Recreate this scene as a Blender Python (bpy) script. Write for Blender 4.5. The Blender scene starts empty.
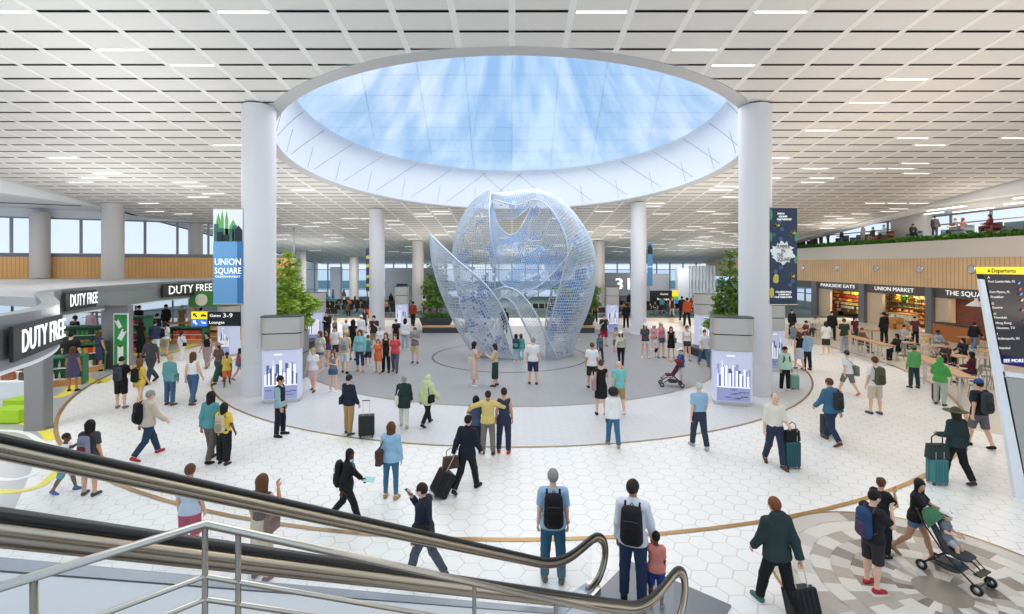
import bpy, bmesh, math, random
import numpy as np
from mathutils import Vector, Matrix
random.seed(7)
rng = np.random.default_rng(7)
SC = bpy.context.scene
COL = SC.collection
R_ = math.radians
F, HC, HOR, CX = 480.0, 4.9, 265.0, 512.0      # focal length in px, eye height, horizon row, centre column
def G(px, py, z=0.0):
    d = F*(HC-z)/(py-HOR)
    return Vector(((px-CX)/F*d, d, z))
def A(px, py, d):
    return Vector(((px-CX)/F*d, d, HC-(py-HOR)/F*d))
def ceil_z(d): return 12.88-0.104167*d
# ---------------------------------------------------------------- materials
MATS = {}
def lin(c):
    c = c/255.0
    return c/12.92 if c <= 0.04045 else ((c+0.055)/1.055)**2.4
def rgb(r, g, b): return (lin(r), lin(g), lin(b), 1.0)
def mat(name, col, rough=0.6, metal=0.0, emit=None, estr=1.0, alpha=1.0, noise=0.0, nscale=8.0, spec=0.5, transmission=0.0):
    if name in MATS: return MATS[name]
    m = bpy.data.materials.new(name); m.use_nodes = True
    nt = m.node_tree; b = nt.nodes['Principled BSDF']
    b.inputs['Base Color'].default_value = col
    b.inputs['Roughness'].default_value = rough
    b.inputs['Metallic'].default_value = metal
    b.inputs['Alpha'].default_value = alpha
    b.inputs['Specular IOR Level'].default_value = spec
    b.inputs['Transmission Weight'].default_value = transmission
    if emit:
        b.inputs['Emission Color'].default_value = emit
        b.inputs['Emission Strength'].default_value = estr
    if noise:
        tc = nt.nodes.new('ShaderNodeTexCoord'); n = nt.nodes.new('ShaderNodeTexNoise')
        n.inputs['Scale'].default_value = nscale; n.inputs['Detail'].default_value = 4
        hs = nt.nodes.new('ShaderNodeMixRGB'); hs.blend_type = 'MULTIPLY'; hs.inputs[0].default_value = 1.0
        mr = nt.nodes.new('ShaderNodeMapRange')
        mr.inputs[3].default_value = 1-noise; mr.inputs[4].default_value = 1+noise
        nt.links.new(tc.outputs['Object'], n.inputs['Vector']); nt.links.new(n.outputs['Fac'], mr.inputs[0])
        hs.inputs[1].default_value = col
        nt.links.new(mr.outputs[0], hs.inputs[2]); nt.links.new(hs.outputs[0], b.inputs['Base Color'])
    MATS[name] = m
    return m
def cmat(c, rough=0.8, kind='cloth'):
    """fabric / skin / hair material from an sRGB triple"""
    if kind in ('cloth','leather','shell'):
        g_ = 0.3*c[0]+0.59*c[1]+0.11*c[2]; c = tuple(max(0, min(255, int((q*0.86+g_*0.14)*0.96))) for q in c)
    return mat('%s_%02x%02x%02x' % (kind, *c), rgb(*c), rough, noise=0.06 if kind == 'cloth' else 0.0, nscale=14, spec=0.25)
class NT:
    """tiny node-math helper"""
    def __init__(s, m): s.nt = m.node_tree
    def n(s, t, **kw):
        n = s.nt.nodes.new(t)
        for k, v in kw.items(): setattr(n, k, v)
        return n
    def inp(s, sock, v):
        if isinstance(v, bpy.types.NodeSocket): s.nt.links.new(v, sock)
        else: sock.default_value = v
    def m(s, op, a, b=0.0, c=0.0):
        n = s.n('ShaderNodeMath', operation=op)
        s.inp(n.inputs[0], a); s.inp(n.inputs[1], b); s.inp(n.inputs[2], c)
        return n.outputs[0]
    def mix(s, f, a, b):
        n = s.n('ShaderNodeMixRGB'); s.inp(n.inputs[0], f); s.inp(n.inputs[1], a); s.inp(n.inputs[2], b)
        return n.outputs[0]
    def xyz(s):
        tc = s.n('ShaderNodeTexCoord'); sp = s.n('ShaderNodeSeparateXYZ')
        s.nt.links.new(tc.outputs['Object'], sp.inputs[0])
        return tc.outputs['Object'], sp.outputs[0], sp.outputs[1], sp.outputs[2]
    def noise(s, vec, scale, detail=3):
        n = s.n('ShaderNodeTexNoise'); s.inp(n.inputs['Vector'], vec)
        n.inputs['Scale'].default_value = scale; n.inputs['Detail'].default_value = detail
        return n.outputs['Fac']
    def ramp(s, f, lo, hi, a=0.0, b=1.0):
        n = s.n('ShaderNodeMapRange'); s.inp(n.inputs[0], f)
        n.inputs[1].default_value = lo; n.inputs[2].default_value = hi; n.inputs[3].default_value = a; n.inputs[4].default_value = b
        return n.outputs[0]
def hex_floor(name, base, line, size, var=0.03, rough=0.22, lw=0.035):
    m = mat(name, base, rough)
    k = NT(m); bs = m.node_tree.nodes['Principled BSDF']
    vec, x, y, z = k.xyz()
    w, h = size*math.sqrt(3.0), size         # pointy-sideways hexagons, flat to flat = size
    def cell(ox, oy):
        a = k.m('SUBTRACT', k.m('FLOORED_MODULO', k.m('ADD', x, ox), w), w/2)
        b = k.m('SUBTRACT', k.m('FLOORED_MODULO', k.m('ADD', y, oy), h), h/2)
        return a, b
    a0, b0 = cell(500*w, 500*h); a1, b1 = cell(500.5*w, 500.5*h)
    def hd(a, b):
        aa, bb = k.m('ABSOLUTE', a), k.m('ABSOLUTE', b)
        return k.m('MAXIMUM', bb, k.m('ADD', k.m('MULTIPLY', aa, 0.8660254), k.m('MULTIPLY', bb, 0.5)))
    d = k.m('MINIMUM', hd(a0, b0), hd(a1, b1))
    e = k.ramp(d, size*(0.5-lw), size*0.5)
    n = k.noise(vec, 0.35, 4)
    n2 = k.noise(vec, 3.0, 2)
    f = k.m('ADD', k.ramp(n, 0.3, 0.7, -var, var), k.ramp(n2, 0.3, 0.7, -var*0.6, var*0.6))
    col = k.mix(1.0, base, base)
    mul = k.n('ShaderNodeMixRGB', blend_type='MULTIPLY'); mul.inputs[0].default_value = 1.0
    k.inp(mul.inputs[1], base); k.inp(mul.inputs[2], k.m('ADD', 1.0, f))
    k.nt.links.new(k.mix(e, mul.outputs[0], line), bs.inputs['Base Color'])
    return m
# ---------------------------------------------------------------- mesh building
class MB:
    def __init__(s): s.v, s.f, s.mi = [], [], []
    def add(s, vs, fs, mi=0):
        o = len(s.v); s.v += [tuple(v) for v in vs]
        s.f += [tuple(i+o for i in f) for f in fs]; s.mi += [mi]*len(fs); return s
    def box(s, c, size, M=None, mi=0):
        x, y, z = (q/2 for q in size)
        vs = [Vector((sx*x, sy*y, sz*z)) for sx in (-1, 1) for sy in (-1, 1) for sz in (-1, 1)]
        if M is not None: vs = [M @ v for v in vs]
        c = Vector(c); vs = [v+c for v in vs]
        return s.add(vs, [(0,1,3,2),(4,6,7,5),(0,4,5,1),(2,3,7,6),(0,2,6,4),(1,5,7,3)], mi)
    def rbox(s, c, size, r, seg=3, M=None, axis='z', mi=0):
        """box with rounded vertical edges (about axis)"""
        x, y, z = size
        if axis == 'x': hx, hy, hz = y/2, z/2, x/2
        elif axis == 'y': hx, hy, hz = x/2, z/2, y/2
        else: hx, hy, hz = x/2, y/2, z/2
        pts = []
        for (cx, cy, a0) in ((hx-r, hy-r, 0), (-hx+r, hy-r, 90), (-hx+r, -hy+r, 180), (hx-r, -hy+r, 270)):
            for i in range(seg+1):
                a = R_(a0+90*i/seg); pts.append((cx+r*math.cos(a), cy+r*math.sin(a)))
        return s.prism(pts, -hz, hz, c, axis, M, mi)
    def prism(s, pts, z0, z1, c=(0,0,0), axis='z', M=None, mi=0):
        n = len(pts); c = Vector(c)
        def m(p, z):
            if axis == 'z': v = Vector((p[0], p[1], z))
            elif axis == 'x': v = Vector((z, p[0], p[1]))
            else: v = Vector((p[0], z, p[1]))
            if M is not None: v = M @ v
            return v+c
        vs = [m(p, z0) for p in pts]+[m(p, z1) for p in pts]
        fs = [tuple(range(n))[::-1], tuple(range(n, 2*n))]+[(i, (i+1) % n, n+(i+1) % n, n+i) for i in range(n)]
        return s.add(vs, fs, mi)
    def tube(s, pts, r, seg=8, mi=0, closed=False, sx=1.0):
        pts = [Vector(p) for p in pts]; n = len(pts)
        rs = r if isinstance(r, (list, tuple)) else [r]*n
        rings = []; up = None
        for i, p in enumerate(pts):
            a = pts[i-1] if (i > 0 or closed) else p; b = pts[(i+1) % n] if (i < n-1 or closed) else p
            t = (b-a).normalized()
            if up is None or abs(up.dot(t)) > 0.98:
                up = Vector((0,0,1)) if abs(t.z) < 0.95 else Vector((1,0,0))
            u = t.cross(up).normalized(); w = u.cross(t).normalized(); up = w
            rings.append([p+(u*math.cos(2*math.pi*k/seg)*sx+w*math.sin(2*math.pi*k/seg))*rs[i] for k in range(seg)])
        vs = [v for rg in rings for v in rg]; fs = []
        for i in range(n if closed else n-1):
            j = (i+1) % n
            for k in range(seg):
                fs.append((i*seg+k, i*seg+(k+1) % seg, j*seg+(k+1) % seg, j*seg+k))
        if not closed:
            fs.append(tuple(range(seg))[::-1]); fs.append(tuple((n-1)*seg+k for k in range(seg)))
        return s.add(vs, fs, mi)
    def lathe(s, prof, c=(0,0,0), seg=24, mi=0, M=None, a0=0.0, a1=360.0):
        full = abs(a1-a0-360) < 1e-6; m = seg if full else seg+1; c = Vector(c); vs = []
        for r, z in prof:
            for k in range(m):
                a = R_(a0+(a1-a0)*k/seg); v = Vector((r*math.cos(a), r*math.sin(a), z))
                vs.append((M @ v if M is not None else v)+c)
        fs = []
        for i in range(len(prof)-1):
            for k in range(seg):
                k2 = (k+1) % m
                fs.append((i*m+k, i*m+k2, (i+1)*m+k2, (i+1)*m+k))
        return s.add(vs, fs, mi)
    def cyl(s, c, r, z0, z1, seg=24, mi=0, r2=None):
        r2 = r if r2 is None else r2
        return s.lathe([(0.0001, z0), (r, z0), (r2, z1), (0.0001, z1)], c, seg, mi)
    def quad(s, a, b, c, d, mi=0): return s.add([a, b, c, d], [(0,1,2,3)], mi)
    def mesh(s, name, smooth=False):
        me = bpy.data.meshes.new(name); me.from_pydata(s.v, [], s.f)
        if any(s.mi): me.polygons.foreach_set('material_index', s.mi)
        if smooth: me.polygons.foreach_set('use_smooth', [True]*len(me.polygons))
        me.update(); return me
    def build(s, name, mats, parent=None, smooth=False, bevel=0.0, loc=None, rotz=0.0):
        return obj(name, s.mesh(name, smooth), mats, parent, bevel, loc, rotz)
def obj(name, me, mats, parent=None, bevel=0.0, loc=None, rotz=0.0):
    if mats is not None and not len(me.materials):
        for m in (mats if isinstance(mats, (list, tuple)) else [mats]): me.materials.append(m)
    o = bpy.data.objects.new(name, me); COL.objects.link(o)
    if parent is not None: o.parent = parent
    if loc is not None: o.location = loc
    if rotz: o.rotation_euler.z = rotz
    if bevel:
        b = o.modifiers.new('bevel', 'BEVEL'); b.width = bevel; b.segments = 2; b.limit_method = 'ANGLE'
    return o
def smooth_by_angle(o, deg=40):
    me = o.data
    me.polygons.foreach_set('use_smooth', [True]*len(me.polygons))
    me.set_sharp_from_angle(angle=R_(deg))
    return o
def tag(o, label, cat, group=None, kind=None):
    o['label'] = label; o['category'] = cat
    if group: o['group'] = group
    if kind: o['kind'] = kind
    return o
def thing(name, label, cat, loc=(0,0,0), rotz=0.0, group=None):
    o = bpy.data.objects.new(name, None); COL.objects.link(o); o.empty_display_size = 0.1
    o.location = loc; o.rotation_euler.z = rotz
    return tag(o, label, cat, group)
def struct(o, label=None):
    o['kind'] = 'structure'
    if label: o['label'] = label
    return o
def copy_tree(o, parent=None):
    c = o.copy(); COL.objects.link(c)
    if parent is not None: c.parent = parent
    for ch in list(o.children): copy_tree(ch, c)
    return c
def dup(o, loc, rotz=None, label=None, group=None):
    c = copy_tree(o); c.location = loc
    if rotz is not None: c.rotation_euler.z = rotz
    if label: c['label'] = label
    if group: c['group'] = group
    return c
_FONT = None
def text_mesh(txt, size, depth=0.01, width=None, bold=0.0, align='CENTER', spacing=1.0):
    """flat lettering as a mesh in the local XZ plane, facing -Y; optional fit to width"""
    cu = bpy.data.curves.new('lettering', 'FONT'); cu.body = txt; cu.size = size; cu.extrude = depth/2
    cu.align_x = align; cu.align_y = 'CENTER'; cu.offset = bold; cu.space_character = spacing; cu.resolution_u = 2
    o = bpy.data.objects.new('tmp_text', cu); COL.objects.link(o)
    dg = bpy.context.evaluated_depsgraph_get(); dg.update()
    me = bpy.data.meshes.new_from_object(o.evaluated_get(dg))
    bpy.data.objects.remove(o); bpy.data.curves.remove(cu)
    co = np.zeros(len(me.vertices)*3); me.vertices.foreach_get('co', co); co = co.reshape(-1, 3)
    if width and len(co):
        w = co[:,0].max()-co[:,0].min(); co[:,0] *= width/max(w, 1e-6)
    out = np.stack([co[:,0], -co[:,2], co[:,1]], 1)
    me.vertices.foreach_set('co', out.ravel()); me.update()
    return me
# ---------------------------------------------------------------- common materials
M_white = mat('white_paint', rgb(236,237,238), 0.5)
M_ceil = mat('ceiling_panel_white', rgb(221,217,211), 0.55, noise=0.02, nscale=0.6)
M_strip = mat('ceiling_strip_white', rgb(234,231,226), 0.5)
M_dark = mat('dark_plenum', rgb(50,38,34), 0.9)
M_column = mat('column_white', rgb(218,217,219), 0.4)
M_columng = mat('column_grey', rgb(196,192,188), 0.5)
M_steel = mat('brushed_steel', rgb(204,196,184), 0.28, 1.0)
M_steeld = mat('bronze_steel', rgb(150,138,124), 0.25, 1.0)
M_steelw = mat('satin_steel', rgb(205,205,205), 0.35, 0.9)
M_rubber = mat('black_rubber', rgb(26,25,25), 0.35)
M_black = mat('black_plastic', rgb(24,24,26), 0.45)
M_dgrey = mat('dark_grey_plastic', rgb(58,60,64), 0.5)
M_grey = mat('grey_metal_panel', rgb(150,151,153), 0.4, 0.3)
M_fascia = mat('fascia_grey', rgb(158,160,163), 0.32, 0.55)
M_glass = mat('clear_glass', (0.9,0.95,0.96,1), 0.05, alpha=0.10)
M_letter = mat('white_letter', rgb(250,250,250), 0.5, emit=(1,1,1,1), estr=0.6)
M_gold = mat('brass_inlay', rgb(176,140,84), 0.35, 0.6)
M_wood = mat('counter_wood', rgb(190,148,108), 0.45, noise=0.12, nscale=3)
M_leaf = mat('tree_leaf', rgb(104,136,50), 0.6, noise=0.4, nscale=2.5)
M_leafl = mat('bright_leaf', rgb(158,186,62), 0.6, noise=0.35, nscale=3)
M_hedge = mat('hedge_leaf', rgb(78,132,30), 0.6, noise=0.4, nscale=4)
M_trunk = mat('bark', rgb(112,86,62), 0.9, noise=0.25, nscale=10)
M_chrome = mat('chrome', rgb(215,215,218), 0.15, 1.0)
# ================================================================ camera, sky, light
cam = bpy.data.cameras.new('camera'); co_ = bpy.data.objects.new('camera', cam); COL.objects.link(co_)
co_.location = (0, 0, HC); co_.rotation_euler = (math.pi/2, 0, 0)
cam.sensor_width = 36.0; cam.sensor_fit = 'HORIZONTAL'; cam.lens = 36.0*F/1024.0
cam.shift_y = -(307.0-HOR)/1024.0
cam.clip_start = 0.05; cam.clip_end = 2000
SC.camera = co_
SC.view_settings.view_transform = 'Standard'
try: SC.view_settings.look = 'None'
except Exception: pass
SC.view_settings.gamma = 1.0; SC.view_settings.use_curve_mapping = False
SC.view_settings.exposure = 0.02
SC.cycles.max_bounces = 8; SC.cycles.transparent_max_bounces = 24; SC.cycles.diffuse_bounces = 4
SC.cycles.caustics_reflective = False; SC.cycles.caustics_refractive = False
SC.cycles.sample_clamp_indirect = 6.0
w = bpy.data.worlds.new('sky'); SC.world = w; w.use_nodes = True
nt = w.node_tree; bg = nt.nodes['Background']
tc = nt.nodes.new('ShaderNodeTexCoord'); sp = nt.nodes.new('ShaderNodeSeparateXYZ')
cr = nt.nodes.new('ShaderNodeValToRGB')
cr.color_ramp.elements[0].position = 0.0; cr.color_ramp.elements[0].color = rgb(226,240,252)
cr.color_ramp.elements[1].position = 0.55; cr.color_ramp.elements[1].color = rgb(176,212,244)
e = cr.color_ramp.elements.new(0.12); e.color = rgb(214,235,252)
cl = nt.nodes.new('ShaderNodeTexNoise'); cl.inputs['Scale'].default_value = 2.2; cl.inputs['Detail'].default_value = 6
mp = nt.nodes.new('ShaderNodeMapRange'); mp.inputs[1].default_value = 0.48; mp.inputs[2].default_value = 0.68; mp.inputs[4].default_value = 0.8
mx = nt.nodes.new('ShaderNodeMixRGB'); mx.inputs[2].default_value = rgb(250,252,255)
nt.links.new(tc.outputs['Generated'], sp.inputs[0]); nt.links.new(sp.outputs[2], cr.inputs[0])
nt.links.new(tc.outputs['Generated'], cl.inputs['Vector']); nt.links.new(cl.outputs['Fac'], mp.inputs[0])
nt.links.new(mp.outputs[0], mx.inputs[0]); nt.links.new(cr.outputs[0], mx.inputs[1]); nt.links.new(mx.outputs[0], bg.inputs[0])
bg.inputs[1].default_value = 1.1
def area(name, loc, size, power, col=(1,1,1), shape='DISK', size_y=None, rot=(0,0,0)):
    l = bpy.data.lights.new(name, 'AREA'); l.shape = shape; l.size = size
    if size_y: l.size_y = size_y
    l.energy = power; l.color = col
    o = bpy.data.objects.new(name, l); COL.objects.link(o); o.location = loc; o.rotation_euler = rot
    return o
# ================================================================ floor
CR = Vector((0.0, 27.5, 0.0))
M_hex = hex_floor('white_hexagon_tile', rgb(238,236,232), rgb(196,191,186), 0.385, 0.012, 0.35)
M_hex2 = hex_floor('pale_grey_hexagon_tile', rgb(208,207,208), rgb(190,189,191), 0.3, 0.03, 0.4)
M_hex3 = hex_floor('mid_grey_hexagon_tile', rgb(154,153,154), rgb(142,141,143), 0.3, 0.05, 0.45)
M_beige = mat('beige_floor', rgb(226,208,184), 0.3, noise=0.04, nscale=0.5)
M_food = mat('food_court_tile', rgb(206,196,184), 0.35, noise=0.04, nscale=0.8)
M_shopf = mat('shop_floor_grey', rgb(176,177,178), 0.3, noise=0.06, nscale=1.0)
M_carpet = mat('teal_carpet', rgb(86,104,106), 0.9, noise=0.15, nscale=2)
b = MB(); b.quad((-70,-3,0), (70,-3,0), (70,80,0), (-70,80,0))
struct(b.build('floor', M_hex), 'white hexagon tiled concourse floor')
def annulus(r0, r1, z, c=CR, a0=0.0, a1=360.0, seg=128):
    b = MB(); full = abs(a1-a0-360) < 1e-6; m = seg if full else seg+1; vs = []
    for r in (r0, r1):
        for k in range(m):
            a = R_(a0+(a1-a0)*k/seg); vs.append((c[0]+r*math.cos(a), c[1]+r*math.sin(a), z))
    fs = [(k, (k+1) % m, m+(k+1) % m, m+k) for k in range(seg)]
    fs = [f[::-1] for f in fs]
    b.add(vs, fs); return b
def disc(r, z, c=CR, seg=128):
    b = MB(); vs = [(c[0]+r*math.cos(2*math.pi*k/seg), c[1]+r*math.sin(2*math.pi*k/seg), z) for k in range(seg)]
    b.add(vs, [tuple(range(seg))]); return b
def poly(pts, z): b = MB(); b.add([(p[0], p[1], z) for p in pts], [tuple(range(len(pts)))]); return b
def arc(r, a0, a1, n, c=CR): return [(c[0]+r*math.cos(R_(a0+(a1-a0)*i/n)), c[1]+r*math.sin(R_(a0+(a1-a0)*i/n))) for i in range(n+1)]
struct(poly(arc(18.95, 140, 40, 24)+arc(36, 40, 140, 1), 0.002).build('floor_beige', M_beige), 'beige floor beyond the ring')
struct(poly([(-40,44.5),(40,44.5),(40,74),(-40,74)], 0.004).build('floor_carpet', M_carpet), 'teal carpet of the waiting areas')
struct(poly(arc(18.95, -44, 40, 28)+[(30,40),(30,12.2),(15.6,12.2)], 0.003).build('floor_food_court', M_food), 'beige food court floor')
struct(poly([(-8.0,7.2),(-13.3,13.7)]+arc(18.95, 212, 140, 20)+[(-40,40),(-40,7.2)], 0.003).build('floor_shop', M_shopf), 'grey shop floor')
struct(annulus(10.9, 14.6, 0.006).build('floor_ring', M_hex2), 'pale grey tiled ring')
struct(disc(10.95, 0.008).build('floor_disc', M_hex3), 'mid grey tiled disc')
for i, (r, wd, c) in enumerate(((18.95, 0.11, CR), (14.6, 0.07, CR), (10.95, 0.05, CR))):
    struct(annulus(r-wd/2, r+wd/2, 0.011, c).build('trim_%d' % (i+1), M_gold), 'curved brass inlay in the floor')
b = annulus(4.1, 4.2, 0.0125, (-0.1, 26.0, 0)); struct(b.build('trim_4', mat('dark_inlay', rgb(88,78,60), 0.5)), 'dark inlay circle around the sculpture')
# curved yellow and white floor stripes in the shop
def stripe(name, pts, wd, m, z=0.008):
    P = [Vector((p[0], p[1], 0)) for p in pts]; Q = []
    for i in range(len(P)-1):
        p0, p1, p2, p3 = P[max(i-1,0)], P[i], P[i+1], P[min(i+2,len(P)-1)]
        for k in range(8):
            t = k/8; Q.append(0.5*((2*p1)+(p2-p0)*t+(2*p0-5*p1+4*p2-p3)*t*t+(3*p1-p0-3*p2+p3)*t**3))
    Q.append(P[-1]); b = MB(); vs = []
    for i, q in enumerate(Q):
        t = (Q[min(i+1,len(Q)-1)]-Q[max(i-1,0)]).normalized(); n = Vector((-t.y, t.x, 0))*wd/2
        vs += [(q+n).to_tuple()[:2]+(z,), (q-n).to_tuple()[:2]+(z,)]
    b.add(vs, [(2*i, 2*i+1, 2*i+3, 2*i+2) for i in range(len(Q)-1)])
    return struct(b.build(name, m), 'curved painted stripe on the shop floor')
M_yel = mat('yellow_floor_stripe', rgb(232,220,80), 0.5); M_wst = mat('white_floor_stripe', rgb(238,238,236), 0.5)
def gp(L): return [G(x, y) for x, y in L]
stripe('trim_5', gp([(-20,418),(10,419),(40,428),(52,440)]), 0.28, M_yel)
stripe('trim_6', gp([(-20,430),(20,432),(38,440),(45,446)]), 0.14, M_wst)
stripe('trim_7', gp([(-25,488),(10,492),(40,486),(58,470)]), 0.18, M_yel)
stripe('trim_8', gp([(-25,474),(8,480),(34,474),(46,462)]), 0.13, M_wst)
stripe('trim_9', gp([(-20,533),(5,534),(24,541)]), 0.14, M_yel)
stripe('trim_10', gp([(-20,535),(0,536),(21,545)]), 0.07, M_wst)
stripe('trim_11', gp([(46,398),(62,396),(72,388),(74,380)]), 0.35, M_yel)
stripe('trim_12', gp([(48,372),(66,372),(84,378),(100,383),(108,378)]), 0.35, M_yel)
stripe('trim_13', gp([(132,356),(140,350),(146,346),(170,352),(190,346),(200,342)]), 0.4, M_yel)
# mosaic medallion at the right front
MC = Vector((6.45, 7.2, 0)); MRAD = 2.3
mcol = [mat('mosaic_%d' % i, rgb(*c), 0.35) for i, c in enumerate(((214,208,200),(196,190,181),(172,163,152),(141,131,120),(118,108,98)))]
b = MB(); rr = random.Random(5)
NR = [0.0, 0.36, 0.60, 0.86, 1.12, 1.40, 1.68, 1.98, 2.3]; NA = 26
for i in range(len(NR)-1):
    for k in range(NA):
        if i == 0: ci = 3
        else:
            x = (k*3+i*5+(k//2)*i) % 11
            ci = 0 if x < 4 else 1 if x < 6 else 2 if x < 8 else 3 if x < 10 else 4
            if i >= 6 and ci > 1 and rr.random() < 0.5: ci = 1
            if i == 7 and rr.random() < 0.6: ci = 1
        a0, a1 = 2*math.pi*(k+(i % 2)*0.5)/NA, 2*math.pi*(k+1+(i % 2)*0.5)/NA
        q = [(NR[i], a0), (NR[i+1], a0), (NR[i+1], a1), (NR[i], a1)]
        vs = [(MC.x+r*math.cos(a), MC.y+r*math.sin(a), 0.006) for r, a in q]
        b.add(vs if i else vs[1:], [(0,1,2,3) if i else (0,1,2)], ci)
struct(b.build('floor_medallion', mcol), 'round mosaic of beige and brown stone sectors')
struct(annulus(2.3, 2.345, 0.008, MC).build('trim_14', M_gold), 'brass ring around the mosaic')
# ================================================================ ceiling
SKC = Vector((0.0, 25.4)); SKR = 11.1
PW, PD, D0 = 1.57, 0.90, 12.61
SKX = 1.07
def inside(x, y, r=SKR-0.12): return ((x-SKC.x)/SKX)**2+(y-SKC.y)**2 < r*r
bp, bs, lights = MB(), MB(), []
def patch(B, x0, x1, y0, y1, dz):
    cs = [inside(x, y) for x in (x0, x1) for y in (y0, y1)]+[inside((x0+x1)/2, (y0+y1)/2)]
    if all(cs): return False
    def q(a, c, e, g):
        B.quad((a, e, ceil_z(e)+dz), (a, g, ceil_z(g)+dz), (c, g, ceil_z(g)+dz), (c, e, ceil_z(e)+dz))
    if not any(cs): q(x0, x1, y0, y1); return True
    nx, ny = max(2, round((x1-x0)/0.06)), max(2, round((y1-y0)/0.06))
    for i in range(nx):
        for j in range(ny):
            a, c = x0+(x1-x0)*i/nx, x0+(x1-x0)*(i+1)/nx; e, g = y0+(y1-y0)*j/ny, y0+(y1-y0)*(j+1)/ny
            if not inside((a+c)/2, (e+g)/2): q(a, c, e, g)
    return False
XW = 30.0
lr = random.Random(11)
for i in range(-20, 20):
    x0 = i*PW
    if abs(x0+PW/2) > XW+0.4: continue
    for j in range(-10, 70):
        y0 = D0+j*PD
        patch(bp, x0+0.09, x0+PW-0.09, y0+0.055, y0+PD-0.055, 0.0)
        if abs(x0) < 28.5 and not any(inside(x0+t*PW, y0, SKR+0.35) for t in (0,0.5,1)):
            px = CX+(x0+PW/2)*F/y0 if y0 > 0 else -1
            p = 0.10 if px < 560 else 0.17
            if y0 > 36: p *= 1.25
            if 250 < px < 560 and y0 < 17: p = 0.02
            if 12 < y0 < 62 and -60 < px < 1084 and lr.random() < p*0.78: lights.append((x0+PW/2, y0))
    for y in range(-10, 70):
        patch(bs, x0-0.09, x0+0.09, D0+y*PD, D0+y*PD+PD, -0.003)
ceil = bp.build('ceiling', M_ceil); struct(ceil, 'white ceiling of slotted rectangular panels')
bs.build('ceiling_strip', M_strip, ceil)
b = MB(); zp = 0.16
for (x0, x1, y0, y1) in ((-31,-SKR*SKX,3,76), (SKR*SKX,31,3,76), (-SKR*SKX,SKR*SKX,3,SKC.y-SKR), (-SKR*SKX,SKR*SKX,SKC.y+SKR,76)):
    b.quad((x0,y0,ceil_z(y0)+zp), (x0,y1,ceil_z(y1)+zp), (x1,y1,ceil_z(y1)+zp), (x1,y0,ceil_z(y0)+zp))
for sgn in range(4):      # corners between the round opening and its square
    sx, sy = (1,1,-1,-1)[sgn], (1,-1,-1,1)[sgn]
    pts = [(SKR*SKX*math.cos(t)*sx, SKC.y+SKR*math.sin(t)*sy) for t in [math.pi/2*k/12 for k in range(13)]]+[(0, SKC.y+SKR*sy)][:0]
    for k in range(12):
        p, q = pts[k], pts[k+1]; c = (SKR*SKX*sx, SKC.y+SKR*sy)
        b.add([(p[0],p[1],ceil_z(p[1])+zp), (q[0],q[1],ceil_z(q[1])+zp), (c[0],c[1],ceil_z(c[1])+zp)], [(0,1,2)])
b.build('ceiling_plenum', M_dark, ceil)
M_lamp = mat('linear_lamp', rgb(255,255,252), 0.5, emit=(1.0,0.99,0.96,1), estr=2.2)
b = MB(); b.box((0,0,0), (PW-0.24, 0.085, 0.03)); lamp_me = b.mesh('linear_lamp'); lamp_me.materials.append(M_lamp)
b = MB(); b.box((0,0.052,0.01), (PW-0.2, 0.012, 0.05)); b.box((0,-0.052,0.01), (PW-0.2, 0.012, 0.05)); lampf_me = b.mesh('linear_lamp_frame'); lampf_me.materials.append(M_strip)
for (x, y) in lights:
    o = bpy.data.objects.new('ceiling_light', lamp_me); COL.objects.link(o); o.location = (x, y, ceil_z(y)-0.008)
    o.rotation_euler.x = math.atan(-0.104167)
    tag(o, 'slim lit strip light in a slot of the white panelled ceiling', 'ceiling light', 'strip lights in the ceiling slots')
    f = bpy.data.objects.new('frame', lampf_me); COL.objects.link(f); f.parent = o
# skylight drum
M_drum = mat('drum_white', rgb(232,237,244), 0.6); M_rim = mat('rim_grey', rgb(190,188,186), 0.5); M_seam = mat('panel_seam', rgb(150,156,166), 0.7)
SKG, SGH = 10.1, 2.7
def skp(r, a, up=0.0):
    x, y = SKC.x+r*SKX*math.cos(a), SKC.y+r*math.sin(a); return Vector((x, y, ceil_z(y)+up))
def ringmesh(B, r0, u0, r1, u1, n=96, flip=False, mi=0):
    vs = [skp(r, 2*math.pi*k/n, u) for r, u in ((r0,u0),(r1,u1)) for k in range(n)]
    fs = [(k, (k+1) % n, n+(k+1) % n, n+k) for k in range(n)]
    B.add(vs, [f[::-1] for f in fs] if flip else fs, mi)
b = MB(); ringmesh(b, SKR+0.06, -0.02, 10.68, -0.02); ringmesh(b, SKR+0.06, -0.02, SKR+0.06, 0.2); ringmesh(b, 10.68, -0.02, 10.68, 0.06)
rim = struct(b.build('ceiling_rim', M_rim), 'grey rim of the round skylight')
b = MB(); ringmesh(b, 10.68, 0.05, SKG, SGH)
drum = struct(b.build('wall_drum', M_drum), 'white drum wall of the round skylight')
b = MB()
def dw(a, f): return skp(10.66+(SKG-10.66)*f-0.01, a, 0.06+(SGH-0.06)*f)
for k in range(26):
    a = 2*math.pi*(k+0.3)/26; s = 1 if math.cos(a) < 0 else -1
    b.tube([dw(a-s*0.26*q, 0.08+0.86*q) for q in (0,0.25,0.5,0.75,1)], 0.011, 5)
    b.tube([dw(a+0.06, 0.04), dw(a+0.06-s*0.01, 0.5)], 0.009, 5)
b.build('panel_seam', M_seam, drum)
M_sky = bpy.data.materials.new('fritted_skylight_glass'); M_sky.use_nodes = True; MATS['sky'] = M_sky
k = NT(M_sky); k.nt.nodes.remove(k.nt.nodes['Principled BSDF'])
vec, x, y, z = k.xyz()
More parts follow.
